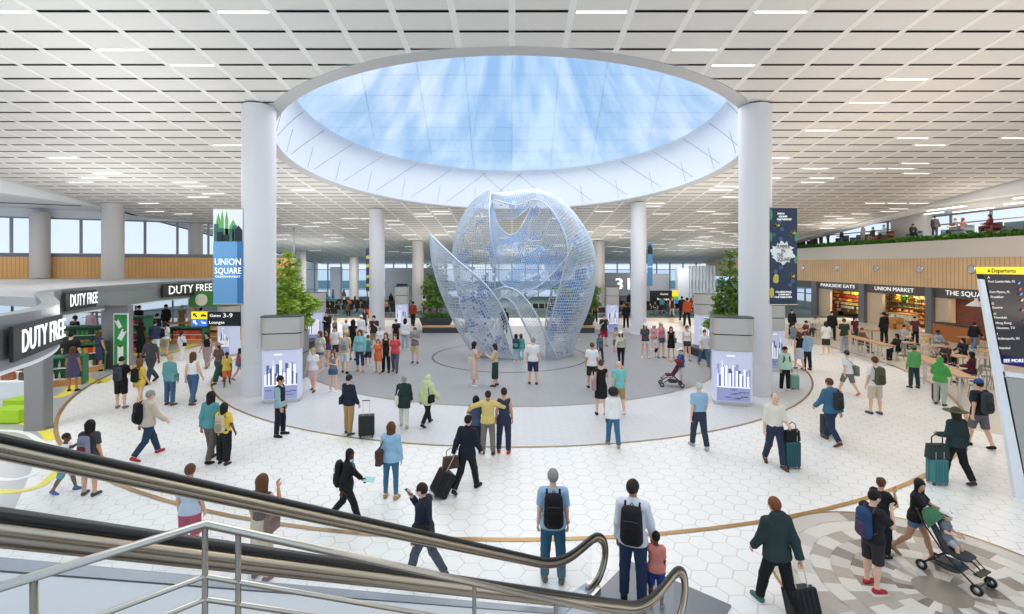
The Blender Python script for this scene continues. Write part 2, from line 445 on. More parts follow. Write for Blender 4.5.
ang = k.m('ARCTAN2', k.m('SUBTRACT', y, 12.0), x); rad = k.m('SQRT', k.m('ADD', k.m('MULTIPLY', x, x), k.m('MULTIPLY', k.m('SUBTRACT', y, 12.0), k.m('SUBTRACT', y, 12.0))))
cb = k.n('ShaderNodeCombineXYZ'); k.inp(cb.inputs[0], k.m('MULTIPLY', ang, 9.0)); k.inp(cb.inputs[1], k.m('MULTIPLY', rad, 0.10)); k.inp(cb.inputs[2], 3.0)
n1 = k.noise(cb.outputs[0], 1.6, 5)
cb2 = k.n('ShaderNodeCombineXYZ'); k.inp(cb2.inputs[0], k.m('MULTIPLY', k.m('FLOOR', k.m('MULTIPLY', ang, 7.0)), 5.3)); k.inp(cb2.inputs[1], k.m('MULTIPLY', rad, 0.03)); k.inp(cb2.inputs[2], 1.0)
n2 = k.noise(cb2.outputs[0], 1.0, 1)
fac = k.m('ADD', k.ramp(n1, 0.35, 0.68), k.ramp(n2, 0.35, 0.7, -0.25, 0.3))
colr = k.mix(k.m('MINIMUM', k.m('MAXIMUM', fac, 0.0), 1.0), rgb(196,217,241), rgb(250,252,255))
tr = k.n('ShaderNodeBsdfTransparent'); tl = k.n('ShaderNodeBsdfTranslucent'); ms = k.n('ShaderNodeMixShader'); ms.inputs[0].default_value = 0.35
k.inp(tr.inputs[0], colr); k.inp(tl.inputs[0], colr)
k.nt.links.new(tr.outputs[0], ms.inputs[1]); k.nt.links.new(tl.outputs[0], ms.inputs[2]); k.nt.links.new(ms.outputs[0], k.nt.nodes['Material Output'].inputs[0])
n = 96; b = MB(); b.add([skp(SKG, 2*math.pi*i/n, SGH) for i in range(n)], [tuple(range(n))])
sky = struct(b.build('window_1', M_sky), 'round glass skylight')
b = MB()
for yy in np.arange(-8, 9, 2.0):
    hw = SKX*math.sqrt(SKG**2-yy**2); y_ = SKC.y+yy
    b.tube([(-hw, y_, ceil_z(y_)+SGH+0.03), (hw, y_, ceil_z(y_)+SGH+0.03)], 0.014, 5)
for a in (-0.62, -0.4, -0.2, 0, 0.2, 0.4, 0.62):
    p0 = Vector((a*9, SKC.y-SKG*0.9, 0)); p1 = Vector((a*14, SKC.y+math.sqrt(max(0.1, SKG**2-(a*14)**2)), 0))
    p0.z = ceil_z(p0.y)+SGH+0.03; p1.z = ceil_z(p1.y)+SGH+0.03
    b.tube([p0, p1], 0.016, 5)
b.build('window_frame', mat('glazing_bar', rgb(236,242,250), 0.5), sky)
# ================================================================ columns
def column(x, y, r, top, m, z0=0.0, seam=True):
    B = MB(); pr = [(r, z0)]
    if seam: pr += [(r, 1.24), (r-0.012, 1.245), (r-0.012, 1.265), (r, 1.27)]
    pr += [(r, top)]
    B.lathe(pr, (x, y, 0), 40)
    B.lathe([(r+0.03, z0), (r+0.03, z0+0.1), (r, z0+0.11)], (x, y, 0), 40)
    o = B.build('column', m, smooth=True); smooth_by_angle(o)
    return struct(o, 'round white column')
for (px, fy, r) in ((259, 397, 0.6), (755, 397, 0.58), (377, 331, 0.56), (638.5, 335, 0.54)):
    p = G(px, fy); p.y += r
    p.x = (px-CX)/F*p.y
    column(p.x, p.y, r, ceil_z(p.y)-0.01, M_column)
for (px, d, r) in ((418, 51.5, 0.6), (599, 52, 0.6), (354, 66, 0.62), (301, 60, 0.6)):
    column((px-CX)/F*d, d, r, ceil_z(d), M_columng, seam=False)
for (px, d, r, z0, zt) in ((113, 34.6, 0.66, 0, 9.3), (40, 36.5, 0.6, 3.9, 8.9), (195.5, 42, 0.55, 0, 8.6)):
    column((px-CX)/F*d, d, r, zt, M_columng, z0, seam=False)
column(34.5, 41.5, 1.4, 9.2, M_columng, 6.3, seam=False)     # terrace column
# ================================================================ wood panels
def slat_mat(name, c, dark, pitch, axis):
    m = mat(name, rgb(*c), 0.5); k = NT(m); vec, x, y, z = k.xyz()
    t = k.m('FLOORED_MODULO', x if axis == 'x' else y, pitch)
    e = k.m('LESS_THAN', t, pitch*0.22)
    n = k.noise(vec, 0.7, 3)
    c1 = k.mix(k.ramp(n, 0.3, 0.7), rgb(*c), rgb(*(int(q*0.93) for q in c)))
    k.nt.links.new(k.mix(e, c1, rgb(*dark)), m.node_tree.nodes['Principled BSDF'].inputs['Base Color'])
    return m
M_slatl = slat_mat('oak_slats', (236,184,116), (206,150,86), 0.22, 'x')
M_slatr = slat_mat('pale_oak_slats', (238,204,160), (204,164,118), 0.30, 'y')
# ---- left wall: clerestory windows, oak band
LW = [(-43.5, 33.8), (-38.4, 36.0), (-30.2, 39.5), (-26.8, 41.0), (-20.0, 44.0)]
def wall_strip(pts, z0, z1, m, name, th=0.2, label=None, struct_=True):
    B = MB()
    for i in range(len(pts)-1):
        p, q = Vector((*pts[i], 0)), Vector((*pts[i+1], 0)); n = Vector((q.y-p.y, -(q.x-p.x), 0)).normalized()*th
        a, c_, e, g = p, q, q-n, p-n
        vs = [v+Vector((0,0,z)) for z in (z0, z1) for v in (a, c_, e, g)]
        B.add(vs, [(3,2,1,0),(4,5,6,7),(0,1,5,4),(1,2,6,5),(2,3,7,6),(3,0,4,7)])
    o = B.build(name, m)
    return struct(o, label) if struct_ else o
wall_strip(LW, 3.75, 5.52, M_slatl, 'wall_left', 0.2, 'oak panelled upper wall')
wall_strip(LW, 5.52, 5.72, mat('window_sill_grey', rgb(128,130,134), 0.5), 'trim_15', 0.35)
wall_strip(LW, 8.55, 9.3, M_white, 'wall_left_upper', 0.2)
M_mull = mat('mullion_grey', rgb(138,142,148), 0.45)
M_pane = mat('window_pane', (0.85,0.93,1,1), 0.05, alpha=0.06)
def window_wall(name, p, q, z0, z1, n, label, bars=(), th=0.12, m=None):
    p, q = Vector((*p, 0)), Vector((*q, 0)); B = MB(); P = MB(); ax = (q-p).normalized(); L = (q-p).length
    Mx = Matrix.Rotation(math.atan2(ax.y, ax.x), 3, 'Z')
    for i in range(n+1):
        c = p+ax*L*i/n; B.box((c.x, c.y, (z0+z1)/2), (th, th, z1-z0), Mx)
    for z in (z0+0.05, z1-0.05, *bars):
        c = (p+q)/2; B.box((c.x, c.y, z), (L, th*0.9, 0.1), Mx)
    P.quad((p.x,p.y,z0), (q.x,q.y,z0), (q.x,q.y,z1), (p.x,p.y,z1))
    o = struct(B.build(name, m or M_mull), label); P.build('pane', M_pane, o); return o
window_wall('window_2', LW[0], LW[2], 5.72, 8.55, 7, 'left clerestory window with grey mullions', th=0.16)
window_wall('window_3', LW[2], LW[4], 5.72, 8.55, 5, 'left clerestory window further back', th=0.16)
# soffit outside the main ceiling on the left and the beam under its edge
b = MB(); b.quad((-30,6,9.2), (-46,6,9.2), (-46,40,9.2), (-30,40,9.2))
struct(b.build('ceiling_soffit', mat('soffit_white', rgb(232,230,230), 0.6)), 'plain white soffit beside the left windows')
b = MB()
for (y0, y1) in ((6, 35.6),):
    for (x, s) in ((-30.0, 1),):
        b.add([(x,y0,ceil_z(y0)+0.2),(x,y1,ceil_z(y1)+0.2),(x,y1,9.15),(x,y0,9.15),(x-0.5,y0,ceil_z(y0)+0.2),(x-0.5,y1,ceil_z(y1)+0.2),(x-0.5,y1,9.15),(x-0.5,y0,9.15)],
              [(0,1,2,3),(7,6,5,4),(3,2,6,7),(0,3,7,4),(1,5,6,2)])
struct(b.build('trim_16', M_white), 'white beam along the left ceiling edge')
b = MB(); b.box((-33.5, 33.6, 9.17), (5.2, 0.12, 0.04), Matrix.Rotation(R_(24), 3, 'Z')); b.box((-38.5, 31.3, 9.17), (5, 0.12, 0.04), Matrix.Rotation(R_(24), 3, 'Z'))
struct(b.build('trim_17', M_dgrey), 'dark slot diffuser in the soffit')
# ---- duty free fascia, slab and shop
FP = [(-9.2,8.2),(-9.76,9.15),(-10.4,10.6),(-11.6,12.3),(-13.6,14.3),(-16.0,16.6),(-17.9,18.9),(-18.9,21.5),(-19.7,25.0),(-20.3,28.2),(-20.3,31.5),(-19.9,35.0),(-19.4,38.5)]
def spline(P, n=6):
    P = [Vector((*p, 0)) if len(p) == 2 else Vector(p) for p in P]; Q = []
    for i in range(len(P)-1):
        p0, p1, p2, p3 = P[max(i-1,0)], P[i], P[i+1], P[min(i+2,len(P)-1)]
        for k_ in range(n):
            t = k_/n; Q.append(0.5*((2*p1)+(p2-p0)*t+(2*p0-5*p1+4*p2-p3)*t*t+(3*p1-p0-3*p2+p3)*t**3))
    return Q+[P[-1]]
FQ = [(v.x, v.y) for v in spline(FP, 6)]
wall_strip(FQ[::-1], 2.86, 3.92, M_fascia, 'wall_fascia', -0.35, 'curved grey metal shop fascia')
wall_strip(FQ[::-1], 2.78, 2.86, M_white, 'trim_18', -0.42)
SLs = [p for p in FQ if p[1] > 15.0]
pts = SLs+[(-24,43),(-40,36.2),(-41,24),(-24,18.5)]
B = MB(); nn = len(pts)
B.add([(p[0],p[1],3.55) for p in pts]+[(p[0],p[1],3.86) for p in pts], [tuple(range(nn)), tuple(range(nn,2*nn))[::-1]]+[(i,nn+i,nn+(i+1)%nn,(i+1)%nn) for i in range(nn)])
struct(B.build('ceiling_slab', mat('slab_grey', rgb(196,194,194), 0.5)), 'upper floor slab over the shop')
pts = [(p[0]-0.1,p[1]+0.1) for p in FQ if p[1] < 16]+[(-22,19)]+[(-16,9),(-11,8)]
# pillars of the shop front
def pillar(px0, px1, fy, top, dep, m, label):
    p = G((px0+px1)/2, fy); wd = (px1-px0)/F*p.y
    B = MB(); B.rbox((p.x, p.y+dep/2, top/2), (wd, dep, top), 0.04, 3)
    B.rbox((p.x, p.y+dep/2, 0.06), (wd+0.03, dep+0.03, 0.12), 0.05, 3)
    return struct(B.build('pillar', m), label)
M_pil = mat('shop_pillar_grey', rgb(138,136,134), 0.35, 0.35)
pillar(23, 43, 431, 3.0, 0.34, M_pil, 'grey metal shop pillar at the left')
pillar(101, 128, 369, 3.0, 0.34, M_pil, 'grey metal shop pillar with green poster')
# back windows of the shop, wide pale view
window_wall('window_4', (-44,30), (-38,36.5), 0.0, 3.5, 3, 'shop back window at far left')
window_wall('window_5', (-38,36.5), (-24,42.6), 0.0, 3.5, 6, 'shop back window', bars=(1.1,))
window_wall('window_6', (-24,42.6), (-20,44.3), 0.0, 3.5, 2, 'shop back window right')
b = MB(); b.quad((-41,22,0),(-41,33,0),(-41,33,3.5),(-41,22,3.5))
struct(b.build('wall_left_shop', mat('shop_wall_pale', rgb(232,232,228), 0.6)))
# ---- right side: oak band, parapet, terrace, shop fronts
XR = 29.9
def ybox(x0, x1, y0, y1, z0, z1, B=None, mi=0):
    B = B or MB(); B.box(((x0+x1)/2, (y0+y1)/2, (z0+z1)/2), (abs(x1-x0), abs(y1-y0), abs(z1-z0)), mi=mi); return B
struct(ybox(XR, XR+0.3, 22, 74, 3.3, 5.4).build('wall_right', M_slatr), 'pale oak slatted wall band')
struct(ybox(XR-0.05, XR+0.5, 22, 74, 5.4, 6.62).build('wall_right_parapet', mat('parapet_beige', rgb(226,220,212), 0.5)), 'pale parapet of the terrace')
struct(ybox(XR+0.9, 37, 22, 74, 6.5, 6.9).build('floor_terrace', M_food), 'terrace floor')
b = MB(); b.quad((30,16,9.16),(30,74,9.16),(37,74,9.16),(37,16,9.16))
struct(b.build('ceiling_terrace', mat('terrace_ceiling', rgb(205,206,208), 0.6)), 'grey terrace ceiling')
b = MB(); y0, y1 = 10, 35.7
b.add([(30,y0,ceil_z(y0)+0.2),(30,y1,ceil_z(y1)+0.05),(30,y1,9.15),(30,y0,9.15),(30.9,y0,ceil_z(y0)),(30.9,y1,ceil_z(y1)),(30.9,y1,9.15),(30.9,y0,9.15)], [(3,2,1,0),(4,5,6,7),(7,6,2,3),(4,7,3,0)])
struct(b.build('trim_19', M_white), 'white beam along the right ceiling edge')
for i, (y, x) in enumerate([(29,32),(32,34.5),(36,32.5),(40,34.5),(26,35),(37,35.5)]):
    o = MB().box((0,0,0), (0.16, 3.2, 0.06)).build('ceiling_strip_lamp', M_lamp, loc=(x, y, 9.13)); tag(o, 'lit strip light on the grey terrace ceiling', 'ceiling light', 'strip lights over the terrace')
window_wall('window_7', (36.8,20), (36.8,74), 6.9, 9.16, 16, 'terrace windows', bars=(8.35,), th=0.14, m=mat('terrace_mullion', rgb(150,140,134), 0.5))
def dx(px): return XR*F/(px-CX)
M_bay = mat('bay_beige', rgb(208,190,166), 0.5); M_sign = mat('sign_charcoal', rgb(92,90,92), 0.4, 0.3); M_pier = mat('pier_grey', rgb(118,120,128), 0.4, 0.3)
struct(ybox(XR+0.02, XR+0.35, 24, 56, 2.62, 3.3).build('trim_20', M_sign), 'charcoal shop sign band')
B = MB()
for (a, c) in ((813,818), (860.5,866), (927.5,934)):
    ybox(XR-0.18, XR+0.4, dx(c), dx(a), 0, 3.3, B)
struct(B.build('trim_21', M_pier), 'grey piers between the shop fronts')
B = MB()
for (a, c) in ((818,829), (866,881), (934,947)): ybox(XR+0.1, XR+0.3, dx(c), dx(a), 0, 2.62, B)
struct(B.build('wall_right_bay', M_bay), 'beige wall pieces between the shop fronts')
struct(ybox(XR+4.4, XR+4.6, 22, 49, 0, 3.3).build('wall_right_back', mat('shop_back_wall', rgb(196,150,104), 0.6)), 'shop back wall')
M_brick = mat('red_brick', rgb(126,66,52), 0.8)
k = NT(M_brick); vec, x, y, z = k.xyz(); bt = k.n('ShaderNodeTexBrick'); cb = k.n('ShaderNodeCombineXYZ')
k.inp(cb.inputs[0], k.m('ADD', y, x)); k.inp(cb.inputs[1], z); k.nt.links.new(cb.outputs[0], bt.inputs['Vector'])
bt.inputs['Color1'].default_value = rgb(134,70,54); bt.inputs['Color2'].default_value = rgb(112,56,46); bt.inputs['Mortar'].default_value = rgb(150,120,104)
bt.inputs['Scale'].default_value = 4.0; bt.inputs['Mortar Size'].default_value = 0.015
k.nt.links.new(bt.outputs['Color'], M_brick.node_tree.nodes['Principled BSDF'].inputs['Base Color'])
struct(ybox(XR+0.6, XR+0.8, dx(1010)-1, dx(947), 0, 2.62).build('wall_brick', M_brick), 'red brick wall of the corner shop')
for d in (dx(934)+0.3, dx(866)+0.2, dx(813)-0.1, 25):
    struct(ybox(XR+0.3, XR+4.5, d-0.08, d+0.08, 0, 3.3).build('wall_shop', M_bay), 'wall between shops')
b = MB(); b.quad((XR+0.3,22,3.3),(XR+4.6,22,3.3),(XR+4.6,56,3.3),(XR+0.3,56,3.3)); struct(b.build('ceiling_shop', mat('shop_ceiling', rgb(200,190,176), 0.6)))
window_wall('window_8', (XR+4.5,49), (XR+4.5,60), 0, 3.3, 6, 'shop window to the outside', bars=(1.6,), th=0.14)
# ---- far end
def xbox(px0, px1, d, z0, z1, dep, m, name, label):
    x0, x1 = (px0-CX)/F*d, (px1-CX)/F*d
    return struct(ybox(x0, x1, d, d+dep, z0, z1).build(name, m), label)
M_gate = mat('gate_grey', rgb(128,132,142), 0.55); M_gatel = mat('gate_pale', rgb(160,164,172), 0.55)
def zz(py, d): return HC-(py-HOR)/F*d
xbox(385, 437, 66, 0, zz(268,66), 1.5, M_gate, 'wall_gate', 'grey gate block at far left')
GATE = xbox(604, 650, 64, 0, zz(273,64), 1.5, M_gate, 'wall_gate', 'grey gate block with the number 31')
xbox(648, 669, 66, 0, zz(274,66), 1.5, M_gatel, 'wall_gate', 'pale grey gate block')
xbox(330, 340, 69, 0, zz(267,69), 1.0, mat('pale_pier', rgb(206,210,220), 0.5), 'wall_pier', 'pale pier by the far left windows')
xbox(678, 689, 62, 0, zz(268,62), 1.0, mat('pale_pier2', rgb(196,202,212), 0.5), 'wall_pier', 'pale pier by the far right windows')
window_wall('window_9', (-40,73), (40,73), 0.0, 5.6, 40, 'far end window wall', bars=(1.2, 4.2), th=0.16, m=mat('far_mullion', rgb(150,158,168), 0.5))
# fins of the far right windows
B = MB()
for px in np.arange(690, 716, 3.4):
    d = 66; B.box(((px-CX)/F*d, d, 2.4), (0.22, 0.5, 4.8))
struct(B.build('trim_22', mat('white_fin', rgb(240,243,248), 0.5)), 'white window fins')
b = MB()
for (x0,x1) in ((-46,-30),(37.2,40)): ybox(x0, x1, 73.9, 74.2, 0, 12, b)
struct(b.build('wall_back', M_white))
B = MB(); B.add([(30,35.7,ceil_z(35.7)-0.05),(30,74,ceil_z(74)-0.05),(30,74,ceil_z(74)+0.3),(30,35.7,ceil_z(35.7)+0.3),(31.6,35.7,ceil_z(35.7)-0.05),(31.6,74,ceil_z(74)-0.05)],[(3,2,1,0),(0,1,5,4)]); struct(B.build('trim_24', M_white), 'white edge trim of the ceiling above the terrace')
b = MB(); b.box((0,76.2,7.0), (62,0.3,0.6)); struct(b.build('wall_end_upper', M_white))
# outside ground and a distant belt of trees
b = MB(); b.box((0, 60, -0.6), (900, 900, 0.2)); struct(b.build('ground_outside', mat('apron', rgb(240,243,246), 0.8)), 'pale airfield outside')
rr = random.Random(3)
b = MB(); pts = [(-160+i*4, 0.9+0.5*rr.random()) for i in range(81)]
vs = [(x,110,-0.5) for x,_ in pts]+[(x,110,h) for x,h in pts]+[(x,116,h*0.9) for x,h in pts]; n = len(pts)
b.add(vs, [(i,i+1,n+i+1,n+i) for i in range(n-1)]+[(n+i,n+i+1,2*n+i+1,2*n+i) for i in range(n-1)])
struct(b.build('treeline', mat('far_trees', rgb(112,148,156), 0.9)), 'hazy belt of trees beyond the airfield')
# lights: skylight daylight, added unseen discs for the ceiling strip lights, warm food court
area('skylight_daylight', (SKC.x, SKC.y, ceil_z(SKC.y)+SGH-0.25), 18.5, 1750, (1.0,0.98,0.955), rot=(math.atan(-0.104167),0,0))
for (x, y, p, c) in ((-2,4,150,(1,0.97,0.93)), (-14,9,280,(1,0.96,0.91)), (0,8,320,(1,0.95,0.89)), (14,9,300,(1,0.85,0.69)), (-21,24,330,(1,0.99,0.98)), (21,24,520,(1,0.83,0.64)),
                     (-16,42,560,(1,0.98,0.96)), (0,44,560,(1,0.96,0.92)), (17,42,560,(1,0.92,0.8)), (0,60,1000,(1,0.98,0.96)), (-20,60,1000,(1,1,1)), (20,60,1000,(1,0.97,0.94))):
    area('ceiling_wash', (x, y, ceil_z(y)-0.25), 7, p, c)
# added fill discs without fittings, aimed up to brighten the ceiling
for (x, y, z, p, c) in ((-15,18,3.3,240,(1,0.99,0.97)), (14.5,18,3.3,280,(1,0.83,0.66)), (-11.9,29.4,3.4,300,(1,0.99,0.98)), (11.5,28.5,3.4,300,(1,0.97,0.93)), (-23,27,4.0,330,(0.98,0.99,1)), (-12.5,12.5,4.2,220,(0.98,0.99,1)),
                        (29.0,30,7.1,70,(1,0.92,0.82)), (29.0,42,7.1,60,(1,0.92,0.82)), (0,1.0,4.2,200,(1,0.99,0.97)), (-8,47,2.4,230,(1,0.98,0.95)), (9,47,2.4,230,(1,0.98,0.95)), (0,60,1.5,300,(1,0.98,0.95)), (14,8,3.6,230,(1,0.80,0.62)), (-22,52,1.5,300,(1,1,1)), (22,54,1.5,260,(1,0.97,0.92))):
    area('bounce_fill', (x, y, z), 4.5, p, c, rot=(math.pi,0,0))
area('terrace_wash', (33.5, 34, 9.0), 5, 350, (1,0.96,0.9)); area('soffit_wash', (-35,30,9.0), 6, 250, (1,0.98,0.96))
for y in (31.0, 37, 43.5): area('shop_lamp', (XR+0.9, y, 3.2), 1.4, 150, (1,0.86,0.66))
area('shop_lamp', (XR+2.4, 50, 3.2), 2.2, 90, (1,0.95,0.88))
for p in ((-26,26),(-28,34),(-20,18),(-15,11.5)): area('shop_lamp', (*p, 3.4), 2.5, 110, (1,0.97,0.92))
# ================================================================ escalator
def dirv(x, y): return Vector((x, y, 0)).normalized()
M_deck = mat('deck_blue_grey', rgb(168,174,184), 0.35, 0.6); M_skirt = mat('skirt_white_steel', rgb(236,238,240), 0.45)
ES_D = dirv(0.65, 0.76); ES_R = Vector((ES_D.y, -ES_D.x, 0))
ES_O = Vector((1.24, 7.00, 0.0))          # floor point under the newel of the far handrail
TAN = math.tan(R_(31))
M_railst = mat('rail_polished_steel', rgb(206,192,172), 0.3, 1.0)
esc = thing('escalator', 'escalator with black handrails and glass sides coming down from the left', 'escalator', ES_O)
def ep(l, side, z):                        # l metres back up the escalator from the newel, side 0 far rail .. 1.2 near rail
    return -ES_D*l+ES_R*side+Vector((0,0,z))
BEND, TOP = 0.95, 7.2
def lift(l): return max(0.0, (l-BEND))*TAN
def rail_path(side, zr):
    P = []
    for l in np.linspace(TOP, BEND+0.5, 14): P.append(ep(l, side, zr+lift(l)))
    for l in np.linspace(BEND+0.4, BEND-0.5, 8):
        t = (BEND+0.45-l)/0.9; t = min(max(t, 0), 1)
        P.append(ep(l, side, zr+TAN*0.45*(1-t)**2))
    for l in np.linspace(BEND-0.6, 0.15, 3): P.append(ep(l, side, zr))
    return P
def newel(side, zr, r0=0.0, z_end=0.22):
    rr_ = (zr-z_end)/2+0.0; c = zr-rr_; P = []
    for a in np.linspace(90, -110, 18):
        P.append(ep(0.15-math.cos(R_(a))*rr_*1.1, side, c+math.sin(R_(a))*rr_))
    return P
for s in (0.0, 1.2):
    rp0 = rail_path(s, 1.0); NR_ = 0.39
    def ring(off): return [ep(0.15-math.cos(R_(a))*(NR_*1.1-off), s, 0.61+math.sin(R_(a))*(NR_-off)) for a in np.linspace(90,-112,20)]
    def rl(off): return [p-Vector((0,0,off)) for p in rp0]
    b = MB(); b.tube(rl(0)+ring(0), 0.022, 10, sx=1.4); b.build('handrail', M_rubber, esc, smooth=True)
    b = MB(); b.tube(rl(0.042)+ring(0.042), 0.025, 10, sx=1.4); b.build('rail_profile', M_railst, esc, smooth=True)
    b = MB(); b.tube(rl(0.086)+ring(0.086), 0.027, 8, sx=1.0); b.build('rail_profile', M_steeld, esc, smooth=True)
    rp = rail_path(s, 1.0); b = MB()
    for i in range(len(rp)-1):
        p, q = rp[i], rp[i+1]
        zb = lambda v: max(0.30, v.z-0.62)
        b.quad(p+Vector((0,0,-0.1)), Vector((p.x,p.y,zb(p))), Vector((q.x,q.y,zb(q))), q+Vector((0,0,-0.1)))
    b.build('glass_panel', M_glass, esc)
    # deck and skirt of the balustrade
    DZ = -0.06
    pts = [(TOP, lift(TOP)+0.40+DZ), (BEND, 0.36), (0.35, 0.32), (0.12, 0.28)]
    inn = 1 if s == 0 else -1
    def band(s0, s1, t0, t1, nm, m):
        b = MB()
        for (l0,z0),(l1,z1) in zip(pts[:-1], pts[1:]): b.quad(ep(l0,s+s0,z0+t0), ep(l0,s+s1,z0+t1), ep(l1,s+s1,z1+t1), ep(l1,s+s0,z1+t0))
        b.build(nm, m, esc)
    band(-0.11*inn, 0.06*inn, 0, 0, 'deck', M_deck); band(0.06*inn, 0.20*inn, -0.012, -0.22, 'skirt_panel', M_skirt)
    band(-0.11*inn, -0.11*inn, 0, -0.5, 'outer_panel', M_steelw)
b = MB()
for i in range(16):
    l = BEND+0.25+0.4*i; z = lift(l-0.2)-0.08
    for k_ in range(1):
        c = ep(l, 0.6, z+0.02); Mx = Matrix.Rotation(math.atan2(ES_D.y, ES_D.x), 3, 'Z'); b.box(c-Vector((0,0,0.1)), (0.41, 0.98, 0.24), Mx)
b.build('step', mat('step_metal', rgb(112,96,78), 0.4, 0.6), esc)
b = MB(); Mx = Matrix.Rotation(math.atan2(ES_D.y, ES_D.x), 3, 'Z')
b.box(ep(-0.15, 0.72, 0.012), (2.0, 1.6, 0.024), Mx); b.box(ep(0.9, 0.6, 0.02), (0.1, 1.0, 0.03), Mx)
b.build('landing_plate', mat('landing_grey', rgb(122,122,126), 0.4, 0.4), esc)
b = MB()
b.rbox(ep(0.3, 0.0, 0.14), (0.5, 0.22, 0.28), 0.04, 3, Mx); b.build('end_box', M_steel, esc)
b = MB(); b.rbox(ep(0.3, 1.2, 0.14), (0.5, 0.22, 0.28), 0.04, 3, Mx); b.build('end_box', M_steel, esc)
b = MB()
for s in (-0.12, 1.32):
    vs = [ep(TOP,s,lift(TOP)-0.1), ep(BEND,s,0.0), ep(TOP,s,lift(TOP)-0.9), ep(BEND+1.5,s,0.0)]; vs2 = [ep(TOP,s,lift(TOP)+0.08), ep(BEND,s,0.08)]
    b.quad(vs[2], vs[3], vs2[1], vs2[0])
b.build('truss_cladding', mat('truss_bronze', rgb(104,90,74), 0.35, 0.6), esc)
# ================================================================ stainless guard rail in front
gr = thing('guard_railing', 'stainless steel pipe guard railing with posts in the left foreground', 'railing', (-1.09, 1.7, 0))
og = Vector((-1.09, 1.7, 0))
c0 = A(205, 524, 1.7)-og; c1 = A(628, 617, 2.75)-og; cl = c0-Vector((0.80, 0.72, 0))*0.74
cl.z = c0.z
b = MB(); b.tube([cl, c0, c1], 0.0145, 12); b.build('handrail', M_steel, gr, smooth=True)
for dz in (0.185, 0.266):
    b = MB(); b.tube([cl-Vector((0,0,dz)), c0-Vector((0,0,dz)), c1-Vector((0,0,dz))], 0.0098, 10); b.build('mid_rail', M_steel, gr, smooth=True)
for (a, c_, t) in ((cl, c0, 0.46), (cl, c0, 1.0), (c0, c1, 0.05), (c0, c1, 0.52), (c0, c1, 0.75), (cl, c0, 0.0)):
    p = a.lerp(c_, t); b = MB(); b.tube([p, p-Vector((0,0,1.0))], 0.0100, 10); b.cyl((p.x,p.y,p.z-1.0), 0.045, 0, 0.012, 16); b.build('post', M_steeld, gr, smooth=True)
# landing the guard stands on
b = MB(); zl = c0.z+og.z-1.0
zf = lambda P: (P.x, P.y, P.z)
B_ = MB()
for dz in (0,):
    a, c_, e = cl+og, c0+og, c1+og
    n = Vector((0.45,-0.6,0))
    q = [a+n*3, a, c_, e, e+n*3, c_+n*3]; q = [Vector((v.x, v.y, (e.z if i in (3,4) else c_.z)-1.0)) for i, v in enumerate(q)]
    B_.add([*q]+[v-Vector((0,0,0.25)) for v in q], [(0,1,2,5),(5,2,3,4),(6,11,8,7),(11,10,9,8),(0,6,7,1),(1,7,8,2),(2,8,9,3)])
struct(B_.build('floor_stair', mat('stair_bronze', rgb(120,106,90), 0.5)), 'stair and landing under the guard')
# ================================================================ sculpture
scu = thing('lattice_sculpture', 'huge see-through lattice sculpture of curled silver and blue shells', 'sculpture', (-0.1, 26.0, 0.0))
def sp_(px, py, dy=0.0):                      # sculpture-plane point
    return Vector(((px-CX)/F*26.0+0.1, dy, max(0.0, HC-(py-HOR)/F*26.0)))
def curve(L, n):
    P = [sp_(*p) for p in L]; Q = spline(P, 12); t = np.linspace(0, len(Q)-1, n); out = []
    for v in t:
        i = min(int(v), len(Q)-2); out.append(Q[i].lerp(Q[i+1], v-i))
    return out
M_lat = mat('lattice_silver', rgb(198,206,216), 0.35, 0.25); M_latb = mat('lattice_blue_silver', rgb(186,204,226), 0.35, 0.2)
M_tint = [mat('tint_blue', rgb(70,140,214), 0.25, alpha=0.5), mat('tint_deep_blue', rgb(48,96,176), 0.25, alpha=0.62), mat('tint_pale', rgb(186,214,242), 0.3, alpha=0.5), mat('tint_bronze', rgb(206,188,164), 0.4, alpha=0.5)]
from mathutils import noise as mnoise
def shell(curves, nu, nv, m, blue=0.0, deep=0.3, th=0.034, edge=0.035, seed=0.0):
    rows = [curve(c, nu) for c in curves]; grid = []
    for i in range(nu):
        col = [r[i] for r in rows]; Q = spline(col, 8) if len(col) > 2 else [col[0].lerp(col[1], t/8) for t in range(9)]
        out = []
        for v in np.linspace(0, len(Q)-1, nv):
            j = min(int(v), len(Q)-2); out.append(Q[j].lerp(Q[j+1], v-j))
        grid.append(out)
    vs = [p for g in grid for p in g]; fs = [(i*nv+j, i*nv+j+1, (i+1)*nv+j+1, (i+1)*nv+j) for i in range(nu-1) for j in range(nv-1)]
    b = MB(); b.add(vs, fs); o = b.build('lattice_shell', m, scu)
    wm = o.modifiers.new('bars', 'WIREFRAME'); wm.thickness = th; wm.use_even_offset = False; wm.use_replace = True
    b = MB(); g0 = [g[0] for g in grid]; g1 = [g[-1] for g in grid]
    for e in (g0, g1):
        if (e[0]-e[-1]).length > 0.5 or True: b.tube(e, edge, 6)
    b.build('edge_tube', M_lat, scu, smooth=True)
    if blue > 0:
        b = MB()
        for (a, c_, e, g) in fs:
            ctr = (vs[a]+vs[e])/2
            nz = mnoise.noise(ctr*0.9+Vector((seed,0,0)))*0.9+mnoise.noise(ctr*4.3+Vector((0,seed,0)))*0.7
            if nz > 0.36-blue*0.9:
                k_ = 1 if mnoise.noise(ctr*0.7+Vector((9,seed,3)))+deep > 0.3 else 0
                if mnoise.noise(ctr*4+Vector((4,4,seed))) > 0.42: k_ = 3
                elif mnoise.noise(ctr*2.2+Vector((7,1,seed))) > 0.35: k_ = 2
                b.add([vs[a], vs[c_], vs[e], vs[g]], [(0,1,2,3)], k_)
        if b.f: b.build('tinted_panel', M_tint, scu)['kind'] = 'stuff'
